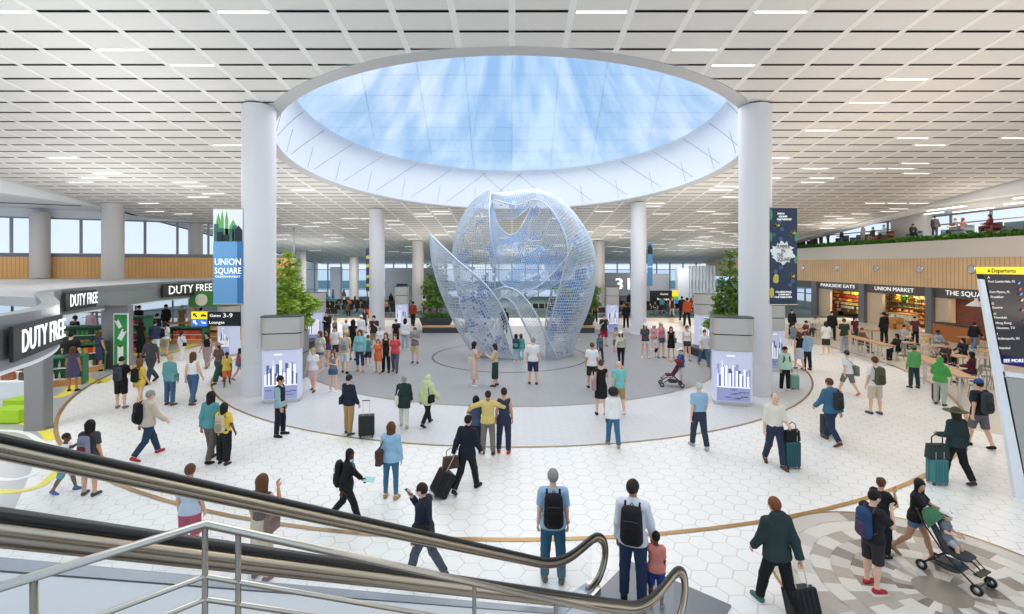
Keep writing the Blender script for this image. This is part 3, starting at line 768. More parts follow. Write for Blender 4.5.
# right outer hood: over the top and down the right leg
shell([[(487,191,1.0),(512,188,1.5),(540,185,1.6),(566,198,1.4),(590,232,0.8),(597,268,0.2),(590,305,0.0),(578,335,0.0),(572,362,0.0)],
       [(488,191,0.2),(514,196,0.4),(538,192,0.2),(560,206,-0.2),(578,238,-0.8),(582,270,-1.3),(574,305,-1.4),(562,335,-1.0),(558,364,-0.9)],
       [(492,200,-0.4),(516,206,-0.5),(536,202,-0.9),(552,216,-1.3),(564,246,-1.6),(560,274,-1.5),(552,305,-1.3),(546,335,-1.0),(545,364,-0.8)]],
      92, 26, M_lat, blue=0.14, deep=0.1, seed=1.0)
# right leg inner face
shell([[(545,262,0.2),(552,285,0.4),(548,310,0.6),(546,335,0.6),(549,362,0.6)],
       [(572,262,0.9),(580,285,1.0),(575,310,1.0),(566,335,0.9),(566,362,0.8)],
       [(592,262,0.4),(592,285,0.3),(586,310,0.3),(576,335,0.3),(570,362,0.2)]], 44, 20, M_lat, blue=0.2, deep=0.5, seed=2.0)
# left lobe
shell([[(488,190,0.0),(470,202,0.6),(455,228,1.0),(450,258,1.2),(455,292,1.0),(466,325,0.6),(482,362,0.2)],
       [(489,191,-0.3),(478,206,-0.4),(468,232,-0.8),(466,260,-1.0),(472,292,-0.8),(482,325,-0.4),(494,362,-0.2)],
       [(491,194,-0.4),(490,212,-1.0),(492,236,-1.4),(496,262,-1.2),(496,292,-0.6),(502,325,-0.3),(512,362,-0.2)]], 74, 28, M_lat, blue=0.19, deep=0.3, seed=3.0)
# central bowl below the hood opening
shell([[(492,200,0.2),(497,222,-0.2),(506,234,-0.5),(516,234,-0.6),(524,222,-0.5),(534,204,-0.1),(545,196,0.4)],
       [(489,222,-0.5),(496,246,-0.9),(508,262,-1.2),(526,262,-1.3),(542,250,-1.2),(552,232,-0.9),(562,214,-0.2)],
       [(490,262,-0.7),(502,282,-1.0),(518,290,-1.2),(536,286,-1.2),(552,272,-1.0),(566,256,-0.7),(574,240,-0.1)]], 60, 30, M_latb, blue=0.30, deep=-0.1, seed=4.0)
# left leaf wing
shell([[(432,235,-0.6),(434,262,-0.5),(442,292,-0.3),(456,325,-0.1),(472,352,0.0),(479,364,0.0)],
       [(432,236,-0.7),(446,262,-1.2),(460,292,-1.3),(476,325,-1.2),(490,350,-1.0),(500,364,-0.9)],
       [(433,236,-0.7),(462,262,-1.5),(486,282,-1.7),(504,308,-1.6),(514,338,-1.3),(521,364,-1.1)]], 58, 30, M_lat, blue=0.05, deep=0.6, seed=5.0, edge=0.05)
# arching ribbon between the legs
shell([[(494,290,-1.0),(506,286,-1.2),(520,292,-1.4),(534,310,-1.5),(546,335,-1.4),(556,364,-1.2)],
       [(492,304,-0.8),(504,296,-1.0),(514,303,-1.2),(524,322,-1.3),(534,342,-1.2),(542,364,-1.0)]], 52, 11, M_lat, edge=0.05, seed=6.0)
# twisted mid fold
shell([[(500,300,0.3),(520,284,0.2),(545,272,0.0),(566,260,-0.3),(578,246,-0.6)],
       [(512,312,0.6),(530,298,0.3),(552,286,-0.1),(570,276,-0.6),(584,262,-0.9)]], 44, 12, M_latb, blue=0.12, deep=0.5, seed=7.0)
shell([[(490,193,0.8),(505,191,1.2),(522,190,1.4),(541,188,1.4)],[(493,206,0.6),(507,207,1.0),(521,206,1.1),(537,199,1.0)],[(498,220,0.3),(507,218,0.6),(517,217,0.6),(532,205,0.3)]], 30, 18, M_lat, blue=0.1, deep=0.0, seed=9.0)
# rear sheet of the left lobe down to the ground
shell([[(456,280,0.9),(460,310,0.9),(470,338,0.8),(482,362,0.7)], [(480,285,1.6),(484,312,1.5),(490,338,1.3),(500,362,1.1)], [(500,290,1.2),(500,315,1.0),(503,340,0.8),(512,362,0.6)]], 34, 22, M_lat, blue=0.22, deep=0.6, seed=8.0)
# ================================================================ advertising kiosks with planters, trees
M_lav = mat('lightbox_lavender', rgb(196,200,222), 0.4, emit=rgb(206,210,240), estr=0.22)
M_navy = mat('skyline_navy', rgb(92,100,148), 0.5, emit=rgb(92,100,150), estr=0.12); M_sky2 = mat('skyline_pale', rgb(156,162,202), 0.5, emit=rgb(150,156,204), estr=0.2)
M_wht = mat('skyline_white', rgb(236,236,246), 0.5, emit=(1,1,1,1), estr=0.4)
M_band = mat('kiosk_band_steel', rgb(196,190,184), 0.42, 0.55)
def kiosk(px, fy, wd, label, zt=3.05, dep=0.66, face_deg=0.0, planter=True, seed=1, light_h=0.62, loc=None):
    p = loc or G(px, fy); r_ = random.Random(seed); Mx = None
    p = Vector((p.x, p.y+dep/2, 0))
    t = thing('advertising_kiosk', label, 'kiosk', p, R_(face_deg), 'skyline kiosks')
    zl = zt*light_h
    b = MB(); b.rbox((0,0,0.07), (wd*0.97, dep*0.97, 0.14), dep*0.3, 6); b.build('plinth', M_steelw, t)
    b = MB(); b.rbox((0,0,(0.14+zl)/2), (wd, dep, zl-0.14), dep*0.14, 7); o = lb_ = b.build('light_box', M_lav, t, smooth=True); smooth_by_angle(o)
    b = MB(); hh = (zt-zl)/2
    b.rbox((0,0,zl+hh/2), (wd+0.1, dep+0.1, hh-0.04), dep*0.3, 7); b.rbox((0,0,zl+hh*1.5+0.01), (wd+0.13, dep+0.13, hh-0.02), dep*0.38, 7)
    o = mb_ = b.build('metal_band', M_band, t, smooth=True); smooth_by_angle(o)
    b = MB(); b.rbox((0,0,zl+hh), (wd+0.04, dep+0.04, 0.1), dep*0.34, 7); b.rbox((0,0,zt+0.01), (wd+0.15, dep+0.15, 0.03), dep*0.38, 7); b.build('band_joint', M_dgrey, mb_)
    # skyline graphic on both broad faces
    for side in (-1, 1):
        g = MB()
        y = side*(dep/2+0.006); fw = wd-2*dep*0.14+0.01
        def rect(x0, x1, z0, z1, mi, off):
            yy = y+side*off
            q = [(x0,yy,z0),(x1,yy,z0),(x1,yy,z1),(x0,yy,z1)]; g.add(q, [(0,1,2,3) if side < 0 else (3,2,1,0)], mi)
        base = 0.14+(zl-0.14)*0.30
        n_ = 14
        for i in range(n_):
            x0 = -fw/2+fw*i/n_; h = (zl-base)*(0.3+0.35*r_.random()); rect(x0, x0+fw/n_*1.1, base, base+h, 0 if r_.random() < 0.5 else 1, 0.001)
        for i in range(9):
            x0 = -fw/2+fw*(i+0.2*r_.random())/9; wd_ = fw*(0.04+0.05*r_.random()); h = (zl-base)*(0.18+0.55*r_.random()); rect(x0, x0+wd_, base-0.02, base+h, 2, 0.002)
            if r_.random() < 0.4: rect(x0+wd_*0.4, x0+wd_*0.6, base+h, base+h*1.35, 2, 0.002)
        rect(-fw/2, fw/2, 0.16, base-0.03, 1, 0.001); rect(-fw/2, fw/2, base-0.04, base, 2, 0.003)
        for i in range(10):
            x0 = -fw/2+fw*r_.random()*0.8; z0 = 0.2+(base-0.3)*r_.random(); rect(x0, x0+fw*0.2, z0, z0+0.03, 0, 0.002)
        rect(-fw*0.2, fw*0.05, zl*0.9, zl*0.93, 2, 0.001)
        g.build('skyline_graphic', [M_navy, M_sky2, M_wht], lb_)
    return p
kL = kiosk(281, 407, 1.25, 'skyline kiosk beside the front left column, below the broad green tree', zt=3.05, seed=1, face_deg=14, loc=Vector(((281-CX)/F*17.2, 17.0, 0)))
kR = kiosk(734, 408, 1.25, 'skyline kiosk beside the front right column, below the tall tree', zt=3.05, seed=2, face_deg=-14, loc=Vector(((734.5-CX)/F*16.8, 16.7, 0)))
kL2 = kiosk(311, 345, 1.3, 'skyline kiosk behind the front left tree and crowd', zt=3.2, seed=3)
kR2 = kiosk(707, 349, 1.05, 'skyline kiosk behind the kiosk with the tall tree', zt=3.2, seed=4)
kiosk(776, 372, 0.85, 'skyline kiosk behind the front right column under the navy banner', zt=3.05, seed=5)
kiosk(401, 332, 0.85, 'slim skyline kiosk right of the back left column', zt=3.3, seed=6, dep=0.6)
kiosk(613, 333, 0.85, 'slim skyline kiosk left of the back right column', zt=3.3, seed=7, dep=0.6)
kiosk(224, 357, 0.8, 'skyline kiosk behind the front left column, its side showing', zt=2.7, seed=8, dep=0.9)
def leaf_cloud(n, blobs, size, seed, flat=0.5):
    r_ = np.random.default_rng(seed); W = np.array([b_[3]*b_[4]*b_[5] for b_ in blobs]); W = W/W.sum(); b = MB(); V = []; Fc = []
    idx = r_.choice(len(blobs), n, p=W)
    for i, k_ in enumerate(idx):
        cx, cy, cz, rx, ry, rz = blobs[k_]; v = r_.normal(size=3); v /= np.linalg.norm(v); q = r_.random()**0.45
        c = np.array([cx+v[0]*rx*q, cy+v[1]*ry*q, cz+v[2]*rz*q]); s = size*(0.6+0.8*r_.random())
        a = r_.normal(size=3); a[2] *= flat; a /= np.linalg.norm(a); u = np.cross(a, r_.normal(size=3)); u /= np.linalg.norm(u); u[2] *= 0.6
        o = len(V); V += [tuple(c-a*s), tuple(c+u*s*0.42+a*s*0.1), tuple(c+a*s), tuple(c-u*s*0.42+a*s*0.1)]; Fc.append((o,o+1,o+2,o+3))
    b.v, b.f, b.mi = V, Fc, [0]*len(Fc); return b
def tree(name, label, loc, h, trunk_h, width, mats, seed, n=5200, leaf=0.1, conic=0.6):
    t = thing(name, label, 'tree', loc, 0, 'indoor trees'); r_ = random.Random(seed); blobs = []; br = MB()
    br.tube([(0,0,0),(0.02,0.01,trunk_h),(0,0.03,h*0.7),(0.01,0,h*0.95)], [0.075,0.06,0.035,0.012], 8)
    nl = 9
    for i in range(nl):
        f = i/(nl-1); z = trunk_h+(h-trunk_h)*f; rad = width/2*(1-conic*f)*(0.75+0.4*r_.random()); k_ = max(2, int(6*(1-f*0.6)))
        for j in range(k_):
            a = 2*math.pi*(j/k_+r_.random()*0.15+i*0.21); rr2 = rad*(0.55+0.3*r_.random())
            x, y = rr2*math.cos(a), rr2*math.sin(a); br.tube([(0,0,z-0.15),(x*0.5,y*0.5,z-0.02),(x,y,z+0.04)], [0.022,0.014,0.006], 5)
            blobs.append((x, y, z+0.05, rad*0.42, rad*0.42, rad*0.2+0.1))
        blobs.append((0,0,z,rad*0.4,rad*0.4,0.2))
    br.build('trunk', M_trunk, t, smooth=True)
    for q, m in enumerate(mats): leaf_cloud(n//len(mats), blobs, leaf, seed+q).build('foliage', m, t)
    return t
tree('indoor_tree', 'bright green broad tree rising behind the front left column kiosk', Vector(((289-CX)/F*20.9, 20.9, 2.0)), 3.3, 0.35, 2.3, [M_leafl, M_leafl], 4, 7000, 0.10, 0.55)
tree('indoor_tree', 'tall open green tree rising left of the front right column', Vector(((730-CX)/F*20.6, 20.6, 2.0)), 3.3, 0.3, 1.95, [M_leaf, M_leaf], 9, 5000, 0.10, 0.6)
def planter_box(px, d, wd, label, h=2.05):
    t = thing('planter_box', label, 'planter', ((px-CX)/F*d, d, 0)); b = MB(); b.rbox((0,0,h/2), (wd, wd*0.7, h), 0.3, 6); o = b.build('box', M_grey, t, smooth=True); smooth_by_angle(o)
    b = MB(); b.rbox((0,0,h-0.05), (wd-0.12, wd*0.7-0.12, 0.14), 0.26, 5); b.build('soil', mat('soil', rgb(70,52,38), 0.95), t)
    b = MB(); b.rbox((0,0,h*0.55), (wd+0.04, wd*0.7+0.04, 0.03), 0.32, 6); b.build('joint', M_dgrey, t)
planter_box(289, 20.9, 1.5, 'grey planter box hidden behind the left kiosk, holding the broad tree')
planter_box(730, 20.6, 1.5, 'grey planter box behind the right kiosk, holding the tall tree')
# planter benches left and right of the sculpture, each with a tree
def bench_planter(x0, x1, d, tx, label, tl, seed, th, tw):
    xa, xb = (x0-CX)/F*d, (x1-CX)/F*d; c = (xa+xb)/2; L = xb-xa
    t = thing('planter_bench', label, 'bench', (c, d, 0), 0, 'planter benches by the sculpture')
    b = MB(); b.rbox((0,0,0.2), (L, 1.0, 0.38), 0.25, 5); o = b.build('plinth', M_dgrey, t)
    b = MB(); b.rbox((0,0,0.42), (L+0.04, 1.04, 0.06), 0.27, 5); b.build('seat', M_wood, t)
    pt = thing('planter_box', 'dark tapered planter on the bench, ' + tl, 'planter', ((tx-CX)/F*d, d+1.3, 0))
    b = MB(); w0, w1 = 0.95, 1.25; vs = [(sx*w*s_, sy*0.55*s_, z) for z, w, s_ in ((0,0.95,0.9),(0.95,1.25,1)) for sx, sy in ((-1,-1),(1,-1),(1,1),(-1,1))]
    b.add(vs, [(3,2,1,0),(4,5,6,7),(0,1,5,4),(1,2,6,5),(2,3,7,6),(3,0,4,7)]); b.build('box', M_dgrey, pt, bevel=0.02)
    leaf_cloud(1200, [(x, 0, 1.02, 0.4, 0.5, 0.25) for x in (-0.8,-0.3,0.3,0.8)], 0.1, seed).build('groundcover', M_hedge, pt)
    tree('indoor_tree', tl, Vector(((tx-CX)/F*d, d+1.3, 0.9)), th, 1.0, tw, [M_leaf, M_leaf], seed, 3600, 0.13, 0.55)
bench_planter(423, 468, 35.0, 434, 'curved dark bench with timber top left of the sculpture', 'bushy green tree left of the sculpture', 21, 4.3, 2.6)
bench_planter(550, 594, 35.0, 580, 'curved dark bench with timber top right of the sculpture', 'bushy green tree right of the sculpture', 33, 5.0, 3.4)
b_ = MB(); P_ = [(G(301,353)+Vector((0,0,z))) for z in (0,)]
for (x0, y0, x1, y1, lb) in ((300,352,322,342,'dark curved bench beside the second left kiosk'), (690,352,716,362,'dark curved bench beside the right kiosk')):
    p, q = G(x0, y0), G(x1, y1); c = (p+q)/2; t = thing('bench', lb, 'bench', c, math.atan2((q-p).y, (q-p).x)); L = (q-p).length
    b = MB(); b.rbox((0,0,0.2), (L, 0.55, 0.38), 0.2, 5); b.build('plinth', M_black, t); b = MB(); b.rbox((0,0,0.41), (L+0.04, 0.6, 0.05), 0.22, 5); b.build('seat', M_dgrey, t)
# ================================================================ banners
def banner(name, label, px0, px1, py0, py1, d, base, draw, yaw=0.0):
    x0, x1 = (px0-CX)/F*d, (px1-CX)/F*d; z0, z1 = HC-(py1-HOR)/F*d, HC-(py0-HOR)/F*d; W_, H_ = x1-x0, z1-z0
    t = thing(name, label, 'banner', ((x0+x1)/2, d, z0), R_(yaw))
    b = MB(); b.box((0,0,H_/2), (W_, 0.03, H_)); b.build('cloth', base, t)
    b = MB(); b.tube([(-W_/2-0.02,0,H_+0.02),(W_/2+0.35,0,H_+0.02)] if px0 < CX else [(-W_/2-0.35,0,H_+0.02),(W_/2+0.02,0,H_+0.02)], 0.02, 6)
    b.tube([(-W_/2-0.02,0,-0.02),(W_/2+0.35,0,-0.02)] if px0 < CX else [(-W_/2-0.35,0,-0.02),(W_/2+0.02,0,-0.02)], 0.02, 6); b.build('bracket', M_steel, t)
    draw(t, W_, H_); return t
def flat(parent, polys, m, name, y=-0.018):
    b = MB()
    for i, P in enumerate(polys): b.add([(p[0], y, p[1]) for p in P], [tuple(range(len(P)))])
    return b.build(name, m, parent)
def lett(parent, txt, size, x, z, m, width=None, y=-0.024, name='lettering', bold=0.0, spacing=1.0):
    me = text_mesh(txt, size, 0.008, width, bold, spacing=spacing); return obj(name, me, m, parent, loc=(x, y, z))
def draw_union(t, W_, H_):
    fl = H_*0.66; s = W_/2
    flat(t, [[(s*0.62,0),(s,0),(s,fl),(s*0.62,fl)]], mat('banner_blue_dark', rgb(66,122,178), 0.7), 'blue_facet')
    flat(t, [[(-s,fl),(s,fl),(s,H_),(-s,H_)]], mat('banner_white', rgb(244,246,244), 0.7), 'white_ground', -0.0165)
    g1, g2, g3 = mat('banner_green', rgb(112,178,100), 0.7), mat('banner_teal', rgb(62,112,104), 0.7), mat('banner_dark', rgb(34,46,52), 0.7)
    H2 = H_-fl
    def bl(x0, x1, h, spire=False):
        P = [(s*x0,fl),(s*x1,fl),(s*x1,fl+H2*h),(s*x0,fl+H2*h)]
        if spire: P = [(s*x0,fl),(s*x1,fl),(s*x1,fl+H2*h*0.7),(s*(x0+x1)/2,fl+H2*h),(s*x0,fl+H2*h*0.7)]
        return P
    flat(t, [bl(-0.8,-0.5,0.9,True), bl(-0.5,-0.28,1.0,True), bl(-0.2,0.02,0.98,True), bl(0.1,0.6,0.68,True), bl(-0.85,0.9,0.4)], g1, 'skyline', -0.019)
    flat(t, [bl(-0.95,-0.62,0.55), bl(-0.6,-0.3,0.42), bl(0.05,0.4,0.38), bl(0.3,0.62,0.5)], g2, 'skyline', -0.021)
    flat(t, [bl(-0.4,0.1,0.22), bl(0.45,0.98,0.5,True), bl(-0.75,-0.35,0.3)], g3, 'skyline', -0.023)
    lett(t, 'UNION', 0.36, 0, H_*0.44, M_letter, W_*0.88); lett(t, 'SQUARE', 0.33, 0, H_*0.345, M_letter, W_*0.9); lett(t, 'GREENMARKET', 0.1, 0, H_*0.285, M_letter, W_*0.86)
banner('hanging_banner', 'blue banner with a green skyline and white lettering on the front left column', 213.5, 243, 209.5, 303.5, 17.9, mat('banner_blue', rgb(116,172,220), 0.7), draw_union)
def draw_summer(t, W_, H_):
    s = W_/2; r_ = random.Random(4)
    def blob(cx, cz, rx, rz, n=14, j=0.0): return [(cx+rx*math.cos(2*math.pi*i/n)*(1+j*(r_.random()-0.5)), cz+rz*math.sin(2*math.pi*i/n)*(1+j*(r_.random()-0.5))) for i in range(n)]
    flat(t, [blob(-0.05*s, H_*0.53, 0.8*s, H_*0.115, 40, 0.45)], mat('splash_white', rgb(236,238,238), 0.7), 'splash')
    M_ink = mat('banner_ink', rgb(34,48,66), 0.7)
    for i, wd in enumerate(('SUMMER','IN','THE','SQUARE')): lett(t, wd, 0.2, (-0.02,-0.02,-0.25,0.05)[i]*s, H_*(0.595-0.044*i), M_ink, (0.98,0.26,0.46,0.98)[i]*s)
    for i, wd in enumerate(('UNION','SQUARE','PARTNERSHIP')): lett(t, wd, 0.1, (-0.2,-0.05,0.05)[i]*s, H_*(0.94-0.03*i), M_letter, (0.5,0.62,1.05)[i]*s)
    for i, wd in enumerate(('CELEBRATING','COMMUNITY','PARTNERSHIPS')): lett(t, wd, 0.09, (0.0,0.08,-0.02)[i]*s, H_*(0.125-0.027*i), M_letter, (1.15,0.9,1.25)[i]*s)
    yl, gn, bl_ = mat('leaf_yellow', rgb(204,190,84), 0.7), mat('leaf_green', rgb(84,150,110), 0.7), mat('leaf_blue', rgb(76,98,136), 0.7)
    flat(t, [blob(-0.55*s,H_*0.26,0.22*s,H_*0.05,10,0.3), blob(-0.85*s,H_*0.12,0.16*s,H_*0.06,10,0.3)], yl, 'leaf')
    for (cx, cz) in ((0.6,0.29),(-0.5,0.82),(0.65,0.74)):
        for j in range(5): flat(t, [blob((cx+0.14*math.cos(j*1.3))*s, H_*(cz+0.02*math.sin(j*1.9)), 0.1*s, H_*0.014, 8)], yl, 'leaf')
    flat(t, [blob(-0.92*s,H_*0.93,0.12*s,H_*0.06), blob(0.93*s,H_*0.70,0.12*s,H_*0.05), blob(0.9*s,H_*0.46,0.14*s,H_*0.04), blob(-0.92*s,H_*0.7,0.1*s,H_*0.05)], gn, 'leaf')
    flat(t, [blob(r_.uniform(-0.75,0.8)*s, H_*z, 0.16*s, H_*0.022, 9) for z in (0.2,0.24,0.34,0.38,0.68,0.72,0.78,0.86)], bl_, 'leaf')
banner('hanging_banner', 'navy banner with white splash and yellow leaves on the front right column', 769.5, 797, 208, 304, 17.9, mat('banner_navy', rgb(44,60,84), 0.7), draw_summer)
def draw_sky2(t, W_, H_):
    s = W_/2; flat(t, [[(-s,H_*0.74),(s,H_*0.74),(s,H_*0.86),(0,H_*0.97),(-s,H_*0.9)]], mat('banner_dark', rgb(34,46,52), 0.7), 'skyline'); lett(t, 'UNION', 0.15, 0, H_*0.45, M_letter, W_*0.8)
banner('hanging_banner', 'narrow blue banner beside the back right column', 647.5, 652.5, 243, 286, 34.2, mat('banner_blue2', rgb(84,142,184), 0.7), draw_sky2)
def draw_n2(t, W_, H_):
    s = W_/2; flat(t, [[(-s,H_*z),(s,H_*z),(s,H_*(z+0.08)),(-s,H_*(z+0.06))] for z in (0.1,0.3,0.55,0.75)], mat('leaf_yellow', rgb(204,190,84), 0.7), 'leaf')
banner('hanging_banner', 'narrow navy and yellow banner beside the back left column', 366, 369.3, 248, 291, 34.2, mat('banner_navy', rgb(44,60,84), 0.7), draw_n2)
# ================================================================ signs
def sign_letters(txt, size, p, q, z, m, name='sign_lettering', label='', cat='sign', width=None):
    """raised letters along the line p -> q (world xy), facing the hall"""
    p, q = Vector((*p, 0)), Vector((*q, 0)); c = (p+q)/2; a = math.atan2((q-p).y, (q-p).x)
    o = obj(name, text_mesh(txt, size, 0.015, width or (q-p).length, 0.0), m, loc=(c.x, c.y, z), rotz=a); tag(o, label, cat); return o
def fascia_line(pxa, pxb, off=0.06, last=False):
    # points on the fascia polyline at two picture columns
    out = []
    for px in (pxa, pxb):
        best = None
        for i in range(len(FQ)-1):
            (x0,y0),(x1,y1) = FQ[i], FQ[i+1]; f0, f1 = CX+x0*F/y0-px, CX+x1*F/y1-px
            if f0*f1 <= 0 and abs(f1-f0) > 1e-6:
                t = f0/(f0-f1); best = (x0+(x1-x0)*t, y0+(y1-y0)*t)
                if not last: break
        out.append(best)
    (x0,y0),(x1,y1) = out; n = Vector((y1-y0, -(x1-x0), 0)).normalized()*off
    return (x0+n.x, y0+n.y), (x1+n.x, y1+n.y)
M_sgnb = mat('sign_backing_black', rgb(44,42,42), 0.5)
def duty(pxa, pxb, zc, size, label, off=0.12, last=False):
    p, q = fascia_line(pxa, pxb, off, last); P, Q = Vector((*p,0)), Vector((*q,0)); c = (P+Q)/2; L = (Q-P).length; a = math.atan2((Q-P).y, (Q-P).x)
    t = thing('duty_free_sign', label, 'sign', (c.x, c.y, zc), a)
    obj('lettering', text_mesh('DUTY FREE', size, 0.02, L*0.95, 0.0), M_letter, t, loc=(0,-0.06,0))
    b = MB(); b.box((-L*0.04,0.02,0), (L*1.06, 0.06, size*1.05)); b.build('backing', M_sgnb, t)
    b = MB()
    for x in (-L*0.4, L*0.4): b.box((x,0.1,0), (0.06,0.16,0.06))
    b.build('standoff', M_steel, t)
duty(7, 55, 3.36, 0.66, 'DUTY FREE letters on the nearest left curve of the shop fascia', 0.14)
duty(61.5, 91, 3.42, 0.72, 'DUTY FREE letters on the middle of the shop fascia', 0.2, True)
duty(163, 209, 3.40, 0.72, 'DUTY FREE letters at the far end of the shop fascia', 0.2, True)
for (txt, a, c, lb, sz) in (('PARKSIDE EATS', 821, 855, 'white lettering on the charcoal sign band above the coloured packet shelves', 0.42), ('UNION MARKET', 875, 914, 'white lettering on the charcoal sign band above the bottle shelves', 0.44), ('THE SQUARE', 946, 992, 'white lettering on the charcoal sign band above the brick wall', 0.46)):
    p, q = (XR-0.03, dx(a)), (XR-0.03, dx(c)); sign_letters(txt, sz, p, q, 2.98, M_letter, 'shop_sign_lettering', lb)
# round speakers in the oak band
for i, px in enumerate((803, 837, 876, 920, 972)):
    y = dx(px); t = thing('wall_speaker', ('round chrome speaker in the oak band, %s' % ('beside the navy banner','above the first lit food shop','above the bottle shop','above the pier by the brick shop','next to the departures board')[i]), 'speaker', (XR-0.01, y, 4.62), 0, 'round speakers in the oak band')
    Mx = Matrix.Rotation(-math.pi/2, 3, 'Y')
    b = MB(); b.lathe([(0.30,-0.02),(0.30,0.04),(0.22,0.07)], (0,0,0), 24, M=Mx); b.build('rim', M_chrome, t, smooth=True)
    b = MB(); b.lathe([(0.22,0.065),(0.12,0.03),(0.05,0.07),(0.001,0.08)], (0,0,0), 24, M=Mx); b.build('cone', M_steelw, t, smooth=True)
o = MB().box((0,0,0),(0.3,0.1,0.25)).build('wall_speaker', M_steelw, bevel=0.02, loc=((206-CX)/F*39.5, 40.9, 4.5)); tag(o, 'small grey box speaker on the left oak band', 'speaker')
# gate number
o = obj('gate_number_sign', text_mesh('31', 2.1, 0.06, 1.95, 0.03), M_letter, loc=((624-CX)/F*63.9, 63.9, zz(284.5,63.9))); tag(o, 'large white number 31 on the grey gate block', 'sign')
# overhead wayfinding signs
M_yels = mat('sign_yellow', rgb(250,224,30), 0.5, emit=rgb(250,224,30), estr=0.5); M_blus = mat('sign_blue', rgb(60,120,220), 0.5, emit=rgb(60,120,220), estr=0.5); M_grns = mat('sign_green', rgb(60,180,70), 0.5, emit=rgb(60,180,70), estr=0.5)
def arrow(cx, cz, s): return [(cx-s,cz+s),(cx+s*0.4,cz+s),(cx,cz+s*0.55),(cx+s,cz-s*0.5),(cx+s*0.55,cz-s),(cx-s*0.5,cz+0.05*s),(cx-s,cz-s*0.4)]
t = thing('wayfinding_sign', 'black overhead sign reading Gates 3-9 and Lounges beside the left column', 'sign', (0,0,0))
d = 18.6; t.location = ((218-CX)/F*d, d, zz(319,d)); px = d/F
b = MB(); b.box((8*px,0.05,0), (38*px,0.12,14.2*px)); b.build('panel', M_black, t)
b = MB(); b.box((-18.5*px,0.05,3.6*px), (16*px,0.13,7.2*px)); b.build('yellow_panel', M_yels, t)
b = MB(); b.box((-18.5*px,0.05,-3.6*px), (16*px,0.13,7.2*px)); b.build('blue_panel', M_blus, t)
lett(t, 'Gates', 0.16, -2.5*px, 3.4*px, M_letter, 11*px, y=-0.018); lett(t, '3-9', 0.24, 10*px, 3.4*px, M_letter, 9.5*px, y=-0.018); lett(t, 'Lounges', 0.16, -1*px, -3.4*px, M_letter, 15*px, y=-0.018)
flat(t, [arrow(-22.5*px,3.6*px,2.2*px)], M_black, 'arrow', -0.018); flat(t, [arrow(-22.5*px,-3.6*px,2.2*px)], M_letter, 'arrow', -0.018)
flat(t, [[(-17*px,2.5*px),(-11.5*px,2.5*px),(-11.5*px,4*px),(-15*px,5*px),(-17*px,4*px)]], M_black, 'icon', -0.018); flat(t, [[(-17*px,-2.2*px),(-15.5*px,-4.5*px),(-11.5*px,-4.5*px),(-12*px,-3*px),(-15*px,-3.2*px),(-15.8*px,-2*px)]], M_letter, 'icon', -0.018)
b = MB(); b.tube([(25*px,0.05,4*px),(31*px,0.05,4*px)], 0.03, 6); b.tube([(25*px,0.05,-4*px),(31*px,0.05,-4*px)], 0.03, 6); b.build('bracket', M_steel, t)
t = thing('wayfinding_sign', 'black overhead sign with yellow green and blue squares at the far right', 'sign', (0,0,0)); d = 50.0; t.location = ((664-CX)/F*d, d, zz(297,d)); px = d/F
b = MB(); b.box((-3*px,0.05,0), (22*px,0.15,13*px)); b.build('panel', M_black, t)
for (z, m, nm) in ((3.6, M_yels, 'yellow_panel'), (-1.2, M_grns, 'green_panel'), (-4.8, M_blus, 'blue_panel')):
    b = MB(); b.box((11*px,0.05,z*px), (6*px,0.17,(6 if z > 0 else 3.6)*px)); b.build(nm, m, t)
lett(t, 'Gates', 0.3, 0, 3*px, M_letter, 8*px, y=-0.04); lett(t, 'Baggage', 0.3, -1*px, -2*px, M_letter, 12*px, y=-0.04)
b = MB(); b.tube([(-10*px,0.05,-6*px),(-10*px,0.05,-zz(297,d))], 0.05, 6); b.tube([(9*px,0.05,-6*px),(9*px,0.05,-zz(297,d))], 0.05, 6); b.build('post', M_dgrey, t)
# green poster on the second pillar
t = thing('poster_panel', 'green poster of white wine labels on the grey shop pillar', 'poster', G(122, 369)+Vector((0,-0.05,0))); d = t.location.y; px = d/F; z0 = 0.12
b = MB(); b.box((0,0,z0+27*px), (14.5*px,0.05,53*px)); b.build('frame', M_white, t)
b = MB(); b.box((0,-0.02,z0+27*px), (12.4*px,0.04,50*px)); b.build('green_ground', mat('poster_green', rgb(34,150,66), 0.5), t)
def tilted(cx, cz, w_, h_, a): return [(cx+x*math.cos(R_(a))-z*math.sin(R_(a)), cz+x*math.sin(R_(a))+z*math.cos(R_(a))) for x, z in ((-w_/2,-h_/2),(w_/2,-h_/2),(w_/2,h_/2),(-w_/2,h_/2))]
flat(t, [tilted(-2*px,z0+43*px,4*px,9*px,30), tilted(1.5*px,z0+32*px,5*px,11*px,-28), tilted(0,z0+12*px,6*px,17*px,0)], mat('poster_white', rgb(240,242,240), 0.5), 'label_card', -0.045)
flat(t, [tilted(-4*px,z0+47*px,2.2*px,2.2*px,45), tilted(4*px,z0+36*px,2.2*px,2.2*px,45), tilted(0,z0+21*px,3*px,2.6*px,45)], mat('poster_red', rgb(150,48,40), 0.5), 'seal', -0.05)
